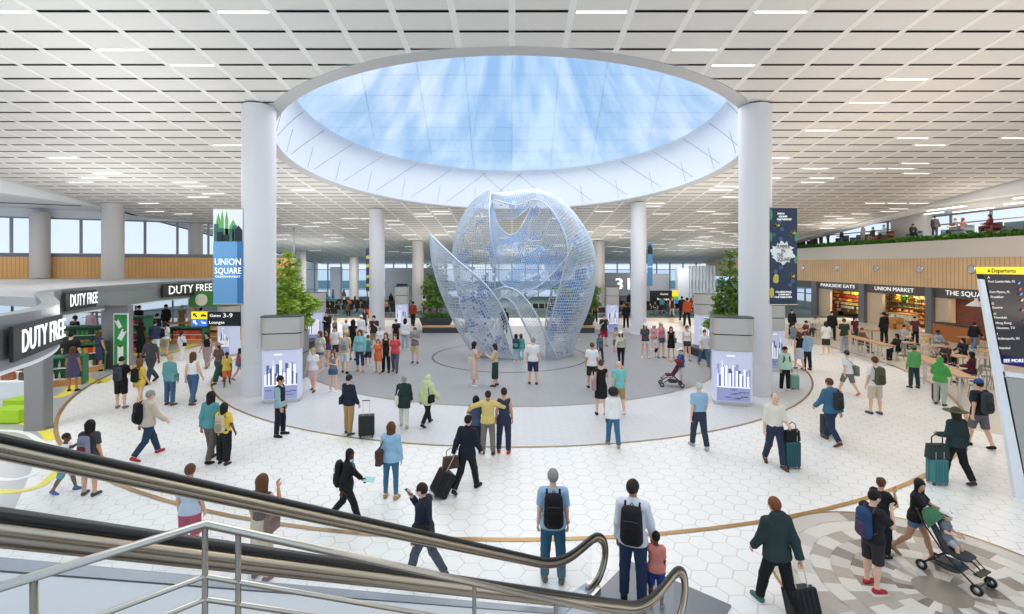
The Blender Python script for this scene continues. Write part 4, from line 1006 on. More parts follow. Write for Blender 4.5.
# departures board, leaning
M_scr = mat('screen_dark', rgb(38,30,30), 0.3, emit=rgb(46,36,36), estr=0.3)
t = thing('departures_board', 'leaning departures board with a yellow header and white frame at the right edge', 'departures board', (10.62, 10.05, 0)); D = 10.05
def bp_(px, py, dy=0.0): v = A(px+2.5, py, D+dy); return (v.x-10.62, v.y-10.05, v.z)
def slab(parent, P, th, m, name):
    b = MB(); n = len(P); b.add([bp_(x,y,0) for x,y in P]+[(lambda v:(v[0],v[1]+th,v[2]))(bp_(x,y,0)) for x,y in P], [tuple(range(n))[::-1], tuple(range(n,2*n))]+[(i,(i+1)%n,n+(i+1)%n,n+i) for i in range(n)])
    return b.build(name, m, parent)
slab(t, [(977.5,279),(984,280),(1027,498),(1014,500)], 0.07, M_white, 'frame')
slab(t, [(1000,371.5),(1120,386),(1120,391),(1001,376)], 0.2, M_white, 'crossbar')
slab(t, [(1001,377),(1120,391),(1150,500),(1026,499)], 0.1, mat('board_grey', rgb(170,166,160), 0.5), 'lower_panel')
slab(t, [(981,274),(1120,276),(1138,385),(999,364)], 0.15, M_scr, 'screen')
slab(t, [(981,267),(1120,267),(1120,275.5),(982,274)], 0.17, M_yels, 'header')
slab(t, [(997,354.5),(1137,376),(1138,385),(999,364)], 0.17, mat('board_purple', rgb(84,80,190), 0.4, emit=rgb(84,80,190), estr=0.4), 'footer')
def btext(txt, size, px, py, m, width=None):
    v = A(px+2.5, py, D-0.03); me = text_mesh(txt, size, 0.006, width, align='LEFT'); return obj('lettering', me, m, t, loc=(v.x-10.62, v.y-10.05, v.z))
M_dim = mat('screen_text', rgb(214,206,200), 0.5, emit=rgb(214,206,200), estr=0.5)
btext('Departures', 0.13, 989, 270.8, M_black, 0.50); flat(t, [[(p[0], p[1]) for p in [bp_(983.5,272)[::2], bp_(986.5,272)[::2], bp_(985,268.5)[::2]]]], M_black, 'icon', -0.03)
for (tx, px_, py_) in (('A',985,277.5),('Fort Lauderdale, FL',985.5,281.5),('Fort Myers, FL',987,292),('Frankfurt',988,297),('G',989,303.5),('Geneva',989.5,307.5),('H',991,314),('Honolulu',991.5,317.5),('Hong Kong',993,323),('Houston, TX',994,328),('I',994.5,334),('Indianapolis, IN',995.5,338.5),('Istanbul',997,348)):
    btext(tx, 0.072, px_, py_, M_dim, None)
for (px_, py_, c) in ((1015,283,(90,140,220)),(1016,289,(210,60,60)),(1017,294,(90,140,220)),(1018,300,(220,200,80)),(1019,310,(220,70,80)),(1021,321,(210,210,210)),(1022,327,(80,190,190)),(1023,331,(160,80,200))):
    flat(t, [[(p[0],p[1]) for p in (bp_(px_-1.2,py_+1.5)[::2], bp_(px_+1.2,py_+0.8)[::2], bp_(px_+1.6,py_-1.6)[::2], bp_(px_-0.4,py_-0.6)[::2])]], mat('airline_%02x%02x%02x' % c, rgb(*c), 0.5, emit=rgb(*c), estr=0.6), 'icon', -0.03)
btext('SEE MORE', 0.1, 1001, 360.8, M_letter, 0.42)
# ================================================================ food court furniture
M_chairm = mat('chair_metal', rgb(150,146,140), 0.35, 0.8); M_railw = mat('rail_white_steel', rgb(206,204,200), 0.4, 0.5)
def counter(p, q, label, h=0.98):
    c = (p+q)/2; L = (q-p).length; a = math.atan2((q-p).y, (q-p).x)
    t = thing('bar_counter', label, 'counter', (c.x, c.y, 0), a, 'timber bar counters by the ring')
    b = MB(); b.rbox((0,0,h), (L+0.1, 0.5, 0.05), 0.03, 2); b.build('counter_top', M_wood, t)
    n = max(3, int(L/1.1))
    for i in range(n+1):
        x = -L/2+L*i/n
        for y in (-0.2, 0.2):
            b = MB(); b.box((x,y,h/2), (0.045,0.045,h)); b.build('leg', M_railw, t)
    for z in (0.2, 0.4, 0.6, 0.8):
        b = MB(); b.tube([(-L/2,-0.2,z),(L/2,-0.2,z)], 0.014, 6); b.build('rail', M_railw, t)
counter(G(848,353), G(890,366), 'long timber bar counter with white rails nearer the food shops')
counter(G(920,378.5), G(967,406), 'long timber bar counter with white rails near the man in the blue cap')
ch = thing('cafe_chair', 'slim grey metal cafe chair', 'chair', (0,0,0), 0, 'metal chairs of the food court')
b = MB(); b.rbox((0,0,0.45), (0.40,0.40,0.03), 0.06, 4); b.build('seat', M_chairm, ch)
b = MB(); b.tube([(-0.18,-0.19,0.46),(-0.19,-0.24,0.7),(-0.15,-0.26,0.86),(0,-0.27,0.89),(0.15,-0.26,0.86),(0.19,-0.24,0.7),(0.18,-0.19,0.46)], 0.014, 6); b.box((0,-0.255,0.7), (0.08,0.012,0.34)); b.build('backrest', M_chairm, ch)
for sx in (-1,1):
    for sy in (-1,1):
        b = MB(); b.tube([(sx*0.16,sy*0.16,0.44),(sx*0.2,sy*0.21,0)], 0.013, 6); b.build('leg', M_chairm, ch)
st = thing('bar_stool', 'metal bar stool', 'stool', (0,0,0), 0, 'bar stools at the counters')
b = MB(); b.cyl((0,0,0), 0.17, 0.66, 0.70, 20); b.build('seat', M_chairm, st)
for k_ in range(4):
    a = math.pi/4+k_*math.pi/2; b = MB(); b.tube([(0.12*math.cos(a),0.12*math.sin(a),0.66),(0.2*math.cos(a),0.2*math.sin(a),0)], 0.013, 6); b.build('leg', M_chairm, st)
b = MB(); b.tube([(0.18*math.cos(t_),0.18*math.sin(t_),0.22) for t_ in np.linspace(0,2*math.pi,16)[:-1]], 0.01, 5, closed=True); b.build('foot_ring', M_chairm, st)
tb = thing('cafe_table', 'small timber topped cafe table', 'table', (0,0,0), 0, 'timber tables of the food court')
b = MB(); b.rbox((0,0,0.735), (0.8,0.7,0.035), 0.04, 3); b.build('table_top', M_wood, tb)
b = MB(); b.tube([(0,0,0.02),(0,0,0.72)], 0.035, 10); b.build('pedestal', M_chairm, tb)
b = MB(); b.rbox((0,0,0.012), (0.5,0.5,0.024), 0.05, 3); b.build('base', M_chairm, tb)
FIRST = set()
def place(proto, p, rot, label):
    if proto.name not in FIRST:
        FIRST.add(proto.name); proto.location = (p[0], p[1], p[2] if len(p) > 2 else 0); proto.rotation_euler.z = R_(rot); proto['label'] = label; return proto
    return dup(proto, (p[0], p[1], p[2] if len(p) > 2 else 0), R_(rot), label)
TBL = [(905,356,'under the yellow fruit tray, nearest the bottle shop'), (936,360,'in front of the beige pier'), (990,367,'by the black jacketed walker near the departures board'),
       (872,342,'behind the long bar counter nearer the shops'), (830,338,'in front of the shelves of coloured packets'), (798,340,'left of the food court, beside the shop window'), (812,332,'behind the front tables by the shop window'), (958,372,'behind the counter near the blue cap'), (930,349,'in the second row, before the bottle shop'), (968,350,'in front of the brick wall')]
for (x, y, lb) in TBL: place(tb, G(x, y), random.uniform(-10, 10), 'small timber topped cafe table '+lb)
seats = {}
CH = [(897,360,90,'of the woman in black, before the bottle shop'), (914,354,-90,'facing the woman in black'), (926,365,80,'of the person with fair hair'), (946,372,-70,'of the man in brown behind the counter'),
      (938,355,180,'of the man in the grey shirt'), (963,366,-90,'of the seated person in black'), (972,385,30,'of the person in dark red'), (990,388,200,'empty, right of the person in dark red'), (983,380,120,'empty, behind the person in dark red'),
      (904,348,180,'of the man in pale grey before the bottle shop'), (862,352,0,'beside the bar counter end'), (793,345,90,'at the left table by the shop window'), (806,342,-90,'of the maroon shirted guest'), (815,336,-60,'behind the maroon shirted guest'), (1000,392,160,'empty, beneath the departures board edge'), (978,398,20,'empty, behind the man in the blue cap'), (951,358,-90,'empty, in front of the brick wall'), (985,356,90,'empty, right of the black jacketed walker')]
for (x, y, r, lb) in CH: place(ch, G(x, y), r, 'slim grey metal cafe chair '+lb)
for (x, y, lb) in ((858,350,'at the bar counter nearer the shops, left'),(878,356,'at the bar counter nearer the shops, right'),(936,374,'at the bar counter near the blue cap, far end'),(957,386,'at the bar counter near the blue cap, near end')):
    place(st, G(x, y), 0, 'metal bar stool '+lb)
# ================================================================ food shops
pk = {}
def goods(name, size, cols, kind):
    b = MB()
    if kind == 'bottle': b.lathe([(0.001,0),(0.04,0),(0.04,0.17),(0.015,0.22),(0.015,0.29),(0.001,0.29)], (0,0,0), 8)
    else: b.rbox((0,0,size[2]/2), size, 0.02, 2)
    return b.mesh(name)
me_pack = goods('food_packet', (0.16,0.2,0.24), None, 'box'); me_bot = goods('drink_bottle', None, None, 'bottle'); me_jar = goods('food_jar', (0.13,0.13,0.17), None, 'box')
def slotmat(o, m):
    if not len(o.data.materials): o.data.materials.append(m)
    o.material_slots[0].link = 'OBJECT'; o.material_slots[0].material = m
    return o
def stock(name, me, p, m, label, cat, group):
    o = bpy.data.objects.new(name, me); COL.objects.link(o); slotmat(o, m); o.location = p; tag(o, label, cat, group); return o
def shelf_unit(name, label, y0, y1, x, z0, z1, rows, m, dep=0.45):
    t = thing(name, label, 'shelving', (x, (y0+y1)/2, 0)); L = y1-y0
    b = MB(); b.box((dep/2-0.02,0,(z0+z1)/2), (0.04, L, z1-z0)); b.build('back_panel', m, t)
    for s in (-1, 1): b = MB(); b.box((0,s*L/2,(z1)/2), (dep,0.05,z1)); b.build('side_panel', m, t)
    zs = np.linspace(z0, z1-0.32, rows)
    for z in zs: b = MB(); b.box((0,0,z-0.015), (dep-0.04, L-0.05, 0.03)); b.build('shelf', m, t)
    return zs
M_shd = mat('shelf_dark', rgb(66,52,44), 0.6); M_sho = mat('shelf_oak', rgb(206,150,88), 0.5); M_shg = mat('shelf_green', rgb(40,104,70), 0.5)
def dxx(px, x): return x*F/(px-CX)
def gm(c, k_='goods'): return mat('%s_%02x%02x%02x' % (k_, *c), rgb(*c), 0.5)
rg = random.Random(21)
yA, yB = dx(862), dx(829)
zs = shelf_unit('shop_shelving', 'dark wall shelving of coloured packets in the left lit food shop', dxx(861,XR+1.7), dxx(826,XR+1.7), XR+1.7, 0.5, 2.5, 6, M_shd)
pal = [((176,196,60),'green'),((200,60,44),'red'),((226,120,40),'orange'),((236,196,90),'yellow'),((230,226,214),'white'),((120,60,40),'brown')]
ya, yb = dxx(860,XR+1.7), dxx(828,XR+1.7)
for r_i, z in enumerate(zs):
    n = 15
    for i in range(n):
        c, cn = pal[(5-r_i + (rg.random() < 0.3)) % 6] if i < n*0.5 else pal[rg.choice((2,2,3,1,4))]
        stock('food_packet', me_pack, (XR+1.62, ya+(yb-ya)*(i+0.5)/n, z), gm(c), cn+' packet among its like on the dark wall shelves of the left food shop', 'packet', 'packets on the dark wall shelves')
zs = shelf_unit('shop_shelving', 'oak wall shelving of bottles and jars in the middle lit food shop', dxx(930,XR+1.9), dxx(877,XR+1.9), XR+1.9, 0.4, 2.6, 6, M_sho)
ya, yb = dxx(929,XR+1.9), dxx(879,XR+1.9)
for r_i, z in enumerate(zs):
    n = 22
    for i in range(n):
        y = ya+(yb-ya)*(i+0.5)/n
        if r_i >= 3: stock('drink_bottle', me_bot, (XR+1.82, y, z), gm(rg.choice(((70,150,140),(50,110,90),(90,170,150),(60,80,60)))), 'teal glass bottle in a row on the oak wall shelves', 'bottle', 'bottles on the oak wall shelves')
        else:
            c, cn = rg.choice((((226,150,60),'orange'),((240,220,180),'cream'),((150,70,40),'brown'),((80,60,50),'dark')))
            stock('food_jar', me_jar, (XR+1.82, y, z), gm(c), cn+' jar in a row on the oak wall shelves', 'jar', 'jars on the oak wall shelves')
# shop counters and crates
def shop_counter(y0, y1, x, h, label, mf, mt):
    t = thing('shop_counter', label, 'counter', (x, (y0+y1)/2, 0)); b = MB(); b.box((0,0,h/2-0.03), (0.7, y1-y0, h-0.06)); b.build('counter_body', mf, t); b = MB(); b.box((0,0,h), (0.8, y1-y0+0.1, 0.06)); b.build('counter_top', mt, t)
M_pat = mat('floral_front', rgb(232,230,214), 0.6); k = NT(M_pat); vec, x, y, z = k.xyz(); n = k.noise(vec, 5.0, 2)
k.nt.links.new(k.mix(k.m('GREATER_THAN', n, 0.58), rgb(236,232,220), rgb(70,160,120)), M_pat.node_tree.nodes['Principled BSDF'].inputs['Base Color'])
shop_counter(dx(906), dx(886), XR+0.6, 1.1, 'serving counter with white and green patterned front in the middle food shop', M_pat, M_sho)
shop_counter(dx(1000), dx(962), XR-1.6, 1.1, 'timber bar counter of the brick walled corner shop', mat('bar_wood', rgb(168,104,52), 0.5), M_dgrey)
for i, (px_, z, lb) in enumerate(((900,0,'the lower of a stack'),(903,0.45,'the upper of a stack'),(911,0,'alone beside the stack'))):
    t = thing('wooden_crate', 'honey coloured wooden crate before the bottle shop, '+lb, 'crate', (XR-0.5, dx(px_), z)); b = MB()
    for zz_ in (0.08,0.22,0.36):
        for s in (-1,1): b.box((s*0.3,0,zz_), (0.03,0.7,0.11)); b.box((0,s*0.35,zz_), (0.6,0.03,0.11))
    b.build('slats', M_sho, t); b = MB(); b.box((0,0,0.02), (0.58,0.68,0.03)); b.build('bottom', M_sho, t)
for i, px_ in enumerate((890, 897, 905)):
    t = thing('hanging_garland', 'yellow and green hanging decoration in the bottle shop opening, %s' % ('left','middle','right')[i], 'decoration', (XR+0.6, dx(px_), 2.0)); leaf_cloud(160, [(0,0,0.3,0.25,0.25,0.3)], 0.12, i+50).build('leaves', mat('garland_yellow', rgb(226,186,60), 0.6) if i != 1 else M_hedge, t); b = MB(); b.tube([(0,0,0.5),(0,0,0.64)], 0.01, 5); b.build('hook', M_dgrey, t)
t = thing('pendant_lamp', 'white cone pendant lamp in front of the brick wall', 'lamp', (XR-0.5, dx(978)-0.4, 2.3)); b = MB(); b.lathe([(0.52,0),(0.18,0.28),(0.09,0.34),(0.09,0.5)], (0,0,0), 24); b.build('lamp_shade', M_white, t, smooth=True); b = MB(); b.tube([(0,0,0.5),(0,0,0.82),(0.5,0,0.82)], 0.014, 5); b.build('cord', M_dgrey, t); b = MB(); b.lathe([(0.001,0.02),(0.06,0.05),(0.07,0.12),(0.001,0.2)], (0,0,0), 12); b.build('bulb', mat('warm_bulb', rgb(255,236,200), 0.5, emit=rgb(255,236,200), estr=4), t)
zs = shelf_unit('shop_shelving', 'low shelving of colourful packets by the shop window', dx(812)-0.4, dx(792), XR+2.6, 0.4, 1.9, 4, M_shd)
ya, yb = dx(812)-0.2, dx(792)-0.2
for z in zs:
    for i in range(12):
        c, cn = rg.choice(pal); stock('food_packet', me_pack, (XR+2.55, ya+(yb-ya)*(i+0.5)/12, z), gm(c), cn+' packet among its like on the low shelving by the shop window', 'packet', 'packets on the low shelving')
# ================================================================ terrace
hb = leaf_cloud(9000, [(XR+0.45, y, 6.85, 0.40, 0.8, 0.2) for y in np.arange(24, 66, 0.8)], 0.13, 77, 1.0)
tag(hb.build('terrace_hedge', M_hedge), 'long low green hedge along the terrace parapet', 'hedge')
def tub_chair(p, rot, m, label, w_=0.8):
    t = thing('lounge_chair' if w_ < 1.2 else 'lounge_sofa', label, 'armchair' if w_ < 1.2 else 'sofa', p, R_(rot))
    b = MB(); b.rbox((0,0,0.3), (w_,0.75,0.24), 0.12, 4); b.build('seat', m, t); b = MB(); b.rbox((0,-0.32,0.55), (w_,0.18,0.55), 0.08, 4); b.build('backrest', m, t)
    for s in (-1,1): b = MB(); b.rbox((s*(w_/2-0.07),0,0.45), (0.14,0.72,0.3), 0.06, 3); b.build('armrest', m, t)
    for sx in (-1,1):
        for sy in (-1,1): b = MB(); b.tube([(sx*(w_/2-0.1),sy*0.28,0.2),(sx*(w_/2-0.08),sy*0.3,0)], 0.02, 6); b.build('leg', M_shd, t)
    return t
M_rust = mat('armchair_rust', rgb(122,76,68), 0.7); M_bgy = mat('sofa_blue_grey', rgb(112,132,142), 0.7)
def TP(px_, x=XR+1.9): return Vector((x, x*F/(px_-CX), 6.9))
for i, (px_, x, m, w_, lb) in enumerate(((800,31.9,M_rust,0.8,'left of the standing pair'),(812,32.2,M_rust,0.8,'below the standing pair'),(842,31.7,M_bgy,0.9,'of the lone guest beside the hedge gap'),(860,32.3,M_bgy,1.8,'in front of the two guests at the rail'),
        (879,31.8,M_rust,0.9,'at the left of the terrace column'),(886,31.2,M_rust,0.9,'before the terrace column'),(914,33.4,M_bgy,0.9,'behind the terrace column'),(957,32.0,M_bgy,1.9,'under the seated pair'),(990,31.8,M_rust,0.95,'rust shell, largest at right'),(1014,32.4,M_bgy,1.8,'at the far right end of the terrace'))):
    tub_chair(TP(px_, x), 90, m, ('rust brown tub armchair ' if m is M_rust else ('blue grey sofa ' if w_ > 1.2 else 'blue grey armchair '))+'on the terrace '+lb, w_)
# ================================================================ duty free fittings
def gondola(px_, fy, wd, h, rot, label, rows=3, cap=M_shg, seed=1, cols=None):
    p = G(px_, fy); t = thing('shop_gondola', label, 'shelving', (p.x, p.y, 0), R_(rot)); r_ = random.Random(seed)
    b = MB(); b.box((0,0,0.12), (wd,0.7,0.24)); b.build('base', M_sho, t)
    b = MB(); b.box((0,0,h/2+0.1), (wd-0.04,0.04,h-0.2)); b.build('back_panel', cap, t)
    for s in (-1,1): b = MB(); b.box((s*wd/2,0,h/2), (0.06,0.72,h)); b.build('end_panel', cap, t)
    b = MB(); b.box((0,0,h), (wd+0.06,0.74,0.08)); b.build('top_panel', cap, t)
    zs = np.linspace(0.28, h-0.42, rows)
    for z in zs:
        b = MB(); b.box((0,0,z-0.015), (wd-0.06,0.64,0.03)); b.build('shelf', M_white, t)
        n = int(wd/0.2)
        for i in range(n):
            x = -wd/2+0.1+(wd-0.2)*(i+0.5)/n; c = r_.choice(cols or ((196,60,44),(228,150,52),(236,226,200),(90,150,80),(60,70,60)))
            for s in (-1,):
                v = Matrix.Rotation(R_(rot),3,'Z') @ Vector((x, s*0.18, z)); stock('shop_goods', me_pack if seed % 2 else me_bot, (p.x+v.x, p.y+v.y, z), gm(c), 'small shop item among its like on the '+' '.join(label.split()[:8]), 'goods', 'goods on the '+label)
gondola(58, 385, 1.7, 1.15, 28, 'low green shelving beside the left pillar', 2, M_shg, 2, ((200,214,190),(220,220,210),(60,120,70)))
gondola(85, 359, 3.0, 1.7, 22, 'tall green shelving left of the poster pillar', 3, M_shg, 3)
gondola(91, 371, 1.0, 1.3, 40, 'short green shelving end against the poster pillar', 2, M_shg, 5)
gondola(136, 352, 1.4, 2.0, 0, 'green shelving right of the poster pillar', 4, M_shg, 7)
gondola(190, 343, 2.0, 1.0, 0, 'low green shelving of red goods behind the overhead sign', 2, M_shg, 9, ((220,70,50),(230,110,60)))
gondola(220, 340, 2.6, 1.6, 0, 'oak shelving under the overhead black sign', 3, M_sho, 11, ((236,190,120),(226,150,70)))
t = thing('display_table', 'oak display table at the back of the shop beneath the far letters', 'table', G(172,336)); b = MB(); b.rbox((0,0,0.9), (3.0,0.9,0.07), 0.03, 2); b.build('table_top', M_sho, t)
for sx in (-1,1):
    for sy in (-1,1): b = MB(); b.box((sx*1.38,sy*0.36,0.43), (0.08,0.08,0.86)); b.build('leg', M_sho, t)
t = thing('shop_canopy', 'green market stall front with round cream ends near the overhead sign', 'stall', Vector(((214-CX)/F*30,30.5,0))); b = MB(); b.box((0,0,2.75), (3.6,0.3,1.0)); b.build('board', mat('stall_green', rgb(60,130,64), 0.6), t)
for s in (-1.0,0.9): b = MB(); b.lathe([(0.38,-0.03),(0.38,0.03),(0.001,0.03)], (s,-0.17,2.7), 20, M=Matrix.Rotation(math.pi/2,3,'X')); b.build('roundel', mat('stall_cream', rgb(226,220,196), 0.6), t)
for s in (-1.7,1.7): b = MB(); b.box((s,0,1.15), (0.12,0.2,2.3)); b.build('post', M_sho, t)
t = thing('ottoman', 'lime green cube seat at the lower left edge of the shop', 'seat', G(3,424)); b = MB(); b.rbox((0,0.3,0.22), (0.9,0.6,0.40), 0.06, 4); b.build('cushion', mat('lime_fabric', rgb(164,206,40), 0.8), t, bevel=0.02); b = MB(); b.box((0,0.3,0.01), (0.7,0.45,0.03)); b.build('base', M_dgrey, t)
t = thing('ottoman', 'lime green cube seat set behind the front lime seat', 'seat', G(12,413)); b = MB(); b.rbox((0,0.3,0.22), (0.7,0.6,0.40), 0.06, 4); b.build('cushion', MATS['lime_fabric'], t, bevel=0.02); b = MB(); b.box((0,0.3,0.01), (0.6,0.45,0.03)); b.build('base', M_dgrey, t)
t = thing('display_plinth', 'white stepped display plinth left of the nearest shop pillar', 'plinth', G(8,398)); b = MB(); b.rbox((0,0.4,0.3), (1.6,0.9,0.6), 0.04, 2); b.rbox((-0.2,0.7,0.7), (1.1,0.4,0.3), 0.03, 2); b.build('plinth_body', M_white, t)
M_lth = mat('tan_leather', rgb(150,88,52), 0.5); M_lthd = mat('dark_leather', rgb(72,48,38), 0.5)
def hand_bag(p, rot, m, label, s=1.0, name='handbag'):
    t = thing(name, label, 'bag', p, R_(rot)); b = MB(); b.prism([(-0.17*s,0),(0.17*s,0),(0.145*s,0.23*s),(-0.145*s,0.23*s)], -0.055*s, 0.055*s, (0,0,0), 'y'); b.build('body', m, t, bevel=0.015*s)
    b = MB(); b.tube([(-0.09*s,0,0.22*s),(-0.085*s,0,0.34*s),(0,0,0.40*s),(0.085*s,0,0.34*s),(0.09*s,0,0.22*s)], 0.009*s, 6); b.build('handle', m, t, smooth=True)
    b = MB(); b.box((0,-0.058*s,0.16*s), (0.2*s,0.008,0.08*s)); b.build('flap', m, t); return t
p = G(8,398); hand_bag((p.x-0.3,p.y+0.3,0.6), 10, M_lth, 'tan leather bag on the white plinth, left', 1.3); hand_bag((p.x+0.35,p.y+0.25,0.6), -15, M_lthd, 'dark leather bag on the white plinth, right', 1.3); hand_bag((p.x-0.25,p.y+0.7,0.85), 0, M_lth, 'tan leather bag on the upper step of the white plinth', 1.2)
# ================================================================ waiting areas far back
sr = thing('seat_row', 'dark beam seat row', 'seating', (0,0,0), 0, 'dark seat rows of the waiting areas')
for i in range(4):
    x = -0.96+0.64*i; b = MB(); b.rbox((x,0,0.43), (0.52,0.48,0.07), 0.05, 3); b.build('seat', M_dgrey, sr); b = MB(); b.rbox((x,-0.25,0.68), (0.52,0.07,0.42), 0.03, 3); b.build('backrest', M_black, sr)
b = MB(); b.box((0,0,0.36), (2.6,0.08,0.06))
b.build('beam', M_steelw, sr)
for x in (-0.9,0.9): b = MB(); b.box((x,0,0.18), (0.06,0.5,0.36)); b.build('leg', M_steelw, sr)
where = {0:'at the far left windows',1:'behind the back left column',2:'behind the sculpture',3:'under the number 31',4:'by the far right sign'}
SRX = [(325,318,0),(340,314,0),(355,312,0),(331,309,0),(348,307,0),(362,308,0),(319,311,0),(384,316,1),(395,312,1),(408,314,1),(426,312,1),(388,308,1),(447,312,2),(545,312,2),(560,315,2),(572,310,2),(588,317,3),(607,317,3),(621,316,3),(612,308,3),(636,312,3),(657,314,4),(668,312,4),(678,309,4),(690,313,4),(700,310,4),(650,309,4)]
cnt = {}
ordn = ['first','second','third','fourth','fifth','sixth','seventh']
for (x, y, w_) in SRX:
    cnt[w_] = cnt.get(w_, -1)+1
    place(sr, G(x, y), random.choice((0,180,0,12,-12,90)), 'dark beam seat row '+where[w_]+', '+ordn[cnt[w_]]+' of them')
# screens by the gates
for (x, y, lb) in ((402,287,'small black screen on the left gate block'),): 
    t = thing('gate_screen', lb, 'screen', A(x, y, 65.6)); b = MB(); b.box((0,0,0), (1.5,0.12,0.9)); b.build('frame', M_black, t); b = MB(); b.box((0.35,-0.07,-0.1), (0.5,0.02,0.5)); b.build('picture', M_blus, t)
t = thing('gate_desk', 'dark gate desk below the number 31', 'desk', G(631,305)); b = MB(); b.rbox((0,0,0.55), (3,0.7,1.1), 0.1, 3); b.build('body', M_gate, t); b = MB(); b.box((0,0,1.13), (3.1,0.8,0.06)); b.build('top', M_dgrey, t)
# ================================================================ people: smooth implicit bodies meshed with surface nets
def surface_nets(Fd, org, h):
    nx, ny, nz = Fd.shape; S = Fd < 0
    c = np.zeros((nx-1, ny-1, nz-1), np.int8)
    for dx_ in (0,1):
        for dy_ in (0,1):
            for dz_ in (0,1): c += S[dx_:nx-1+dx_, dy_:ny-1+dy_, dz_:nz-1+dz_]
    act = (c > 0) & (c < 8); idx = -np.ones(act.shape, np.int32); I = np.argwhere(act); idx[act] = np.arange(len(I))
    if not len(I): return np.zeros((0,3)), np.zeros((0,4), np.int32)
    acc = np.zeros((len(I),3)); cnt = np.zeros(len(I))
    for ax in range(3):
        for u in (0,1):
            for v in (0,1):
                o0 = [0,0,0]; oth = [a for a in range(3) if a != ax]; o0[oth[0]] = u; o0[oth[1]] = v; o1 = list(o0); o1[ax] = 1
                f0 = Fd[I[:,0]+o0[0], I[:,1]+o0[1], I[:,2]+o0[2]]; f1 = Fd[I[:,0]+o1[0], I[:,1]+o1[1], I[:,2]+o1[2]]
                m = (f0 < 0) != (f1 < 0); t = np.where(m, f0/(f0-f1+1e-12), 0)
                p = np.tile(np.array(o0, float), (len(I),1)); p[:,ax] += t
                acc[m] += p[m]; cnt[m] += 1
    V = (I+acc/cnt[:,None])*h+org; Q = []
    for ax in range(3):
        a, b = [(1,2),(2,0),(0,1)][ax]
        sl0 = [slice(None)]*3; sl1 = [slice(None)]*3; sl0[ax] = slice(0,-1); sl1[ax] = slice(1,None)
        s0, s1 = S[tuple(sl0)], S[tuple(sl1)]; E = np.argwhere(s0 != s1)
        ok = (E[:,a] > 0) & (E[:,b] > 0) & (E[:,a] < Fd.shape[a]-1) & (E[:,b] < Fd.shape[b]-1); E = E[ok]
        ins = s0[E[:,0],E[:,1],E[:,2]]
        def g(da, db):
            J = E.copy(); J[:,a] -= da; J[:,b] -= db; return idx[J[:,0],J[:,1],J[:,2]]
        q = np.stack([g(1,1), g(0,1), g(0,0), g(1,0)], 1); q[~ins] = q[~ins][:, ::-1]; Q.append(q)
    Q = np.concatenate(Q); return V, Q[(Q >= 0).all(1)]
class Prim:
    __slots__ = ('a','b','r1','r2','R','sc','cut','tag')
    def __init__(s, a, b, r1, r2, sc=(1,1,1), R=None, cut=None): s.a, s.b, s.r1, s.r2, s.sc, s.R, s.cut = np.array(a,float), np.array(b,float), r1, r2, np.array(sc,float), R, cut or []
    def bbox(s, m):
        rr_ = max(s.r1,s.r2)*max(s.sc)+m; return np.minimum(s.a,s.b)-rr_, np.maximum(s.a,s.b)+rr_
    def eval(s, X, Y, Z, inf):
        P = np.stack([X,Y,Z], -1)
        q = P-s.a; ab = s.b-s.a
        if s.R is not None: q = q @ s.R; ab = ab @ s.R
        q = q/s.sc; ab = ab/s.sc; L2 = ab @ ab
        t = np.clip((q @ ab)/L2, 0, 1) if L2 > 1e-9 else np.zeros(q.shape[:-1])
        d = (np.sqrt(((q-t[...,None]*ab)**2).sum(-1))-(s.r1+(s.r2-s.r1)*t))*min(s.sc)-inf
        for (p0, n) in s.cut: d = np.maximum(d, (P-p0) @ np.array(n, float))
        return d
def sdf_mesh(prims, h, inf=0.0, k=0.025, sub=(), cuts=(), fold=0.0, seed=0):
    """cuts: half spaces (point, normal) kept where (x-p).n <= 0; sub: prims cut away"""
    m = inf+k+2.5*h
    lo = np.min([p.bbox(m)[0] for p in prims], 0); hi = np.max([p.bbox(m)[1] for p in prims], 0)
    n = np.ceil((hi-lo)/h).astype(int)+2; ax = [lo[i]+h*np.arange(n[i]) for i in range(3)]
    Fd = np.full(tuple(n), 0.5)
    for p in prims:
        a, b = p.bbox(m); i0 = np.maximum(((a-lo)/h).astype(int), 0); i1 = np.minimum(((b-lo)/h).astype(int)+2, n)
        X, Y, Z = np.meshgrid(ax[0][i0[0]:i1[0]], ax[1][i0[1]:i1[1]], ax[2][i0[2]:i1[2]], indexing='ij')
        d = p.eval(X, Y, Z, inf); s = (slice(i0[0],i1[0]), slice(i0[1],i1[1]), slice(i0[2],i1[2])); f = Fd[s]
        hh = np.maximum(k-np.abs(f-d), 0)/k; Fd[s] = np.minimum(f, d)-hh*hh*k*0.25
    if fold or sub or cuts:
        X, Y, Z = np.meshgrid(*ax, indexing='ij')
        if fold: Fd = Fd+fold*(np.sin(Z*38+np.sin(X*23+seed)*2.2+Y*17)*np.sin(X*27+Y*31+seed*1.7+Z*9))
        for p in sub: Fd = np.maximum(Fd, -p.eval(X, Y, Z, 0))
        for (p0, nn) in cuts: Fd = np.maximum(Fd, (X-p0[0])*nn[0]+(Y-p0[1])*nn[1]+(Z-p0[2])*nn[2])
    return surface_nets(Fd, lo, h)
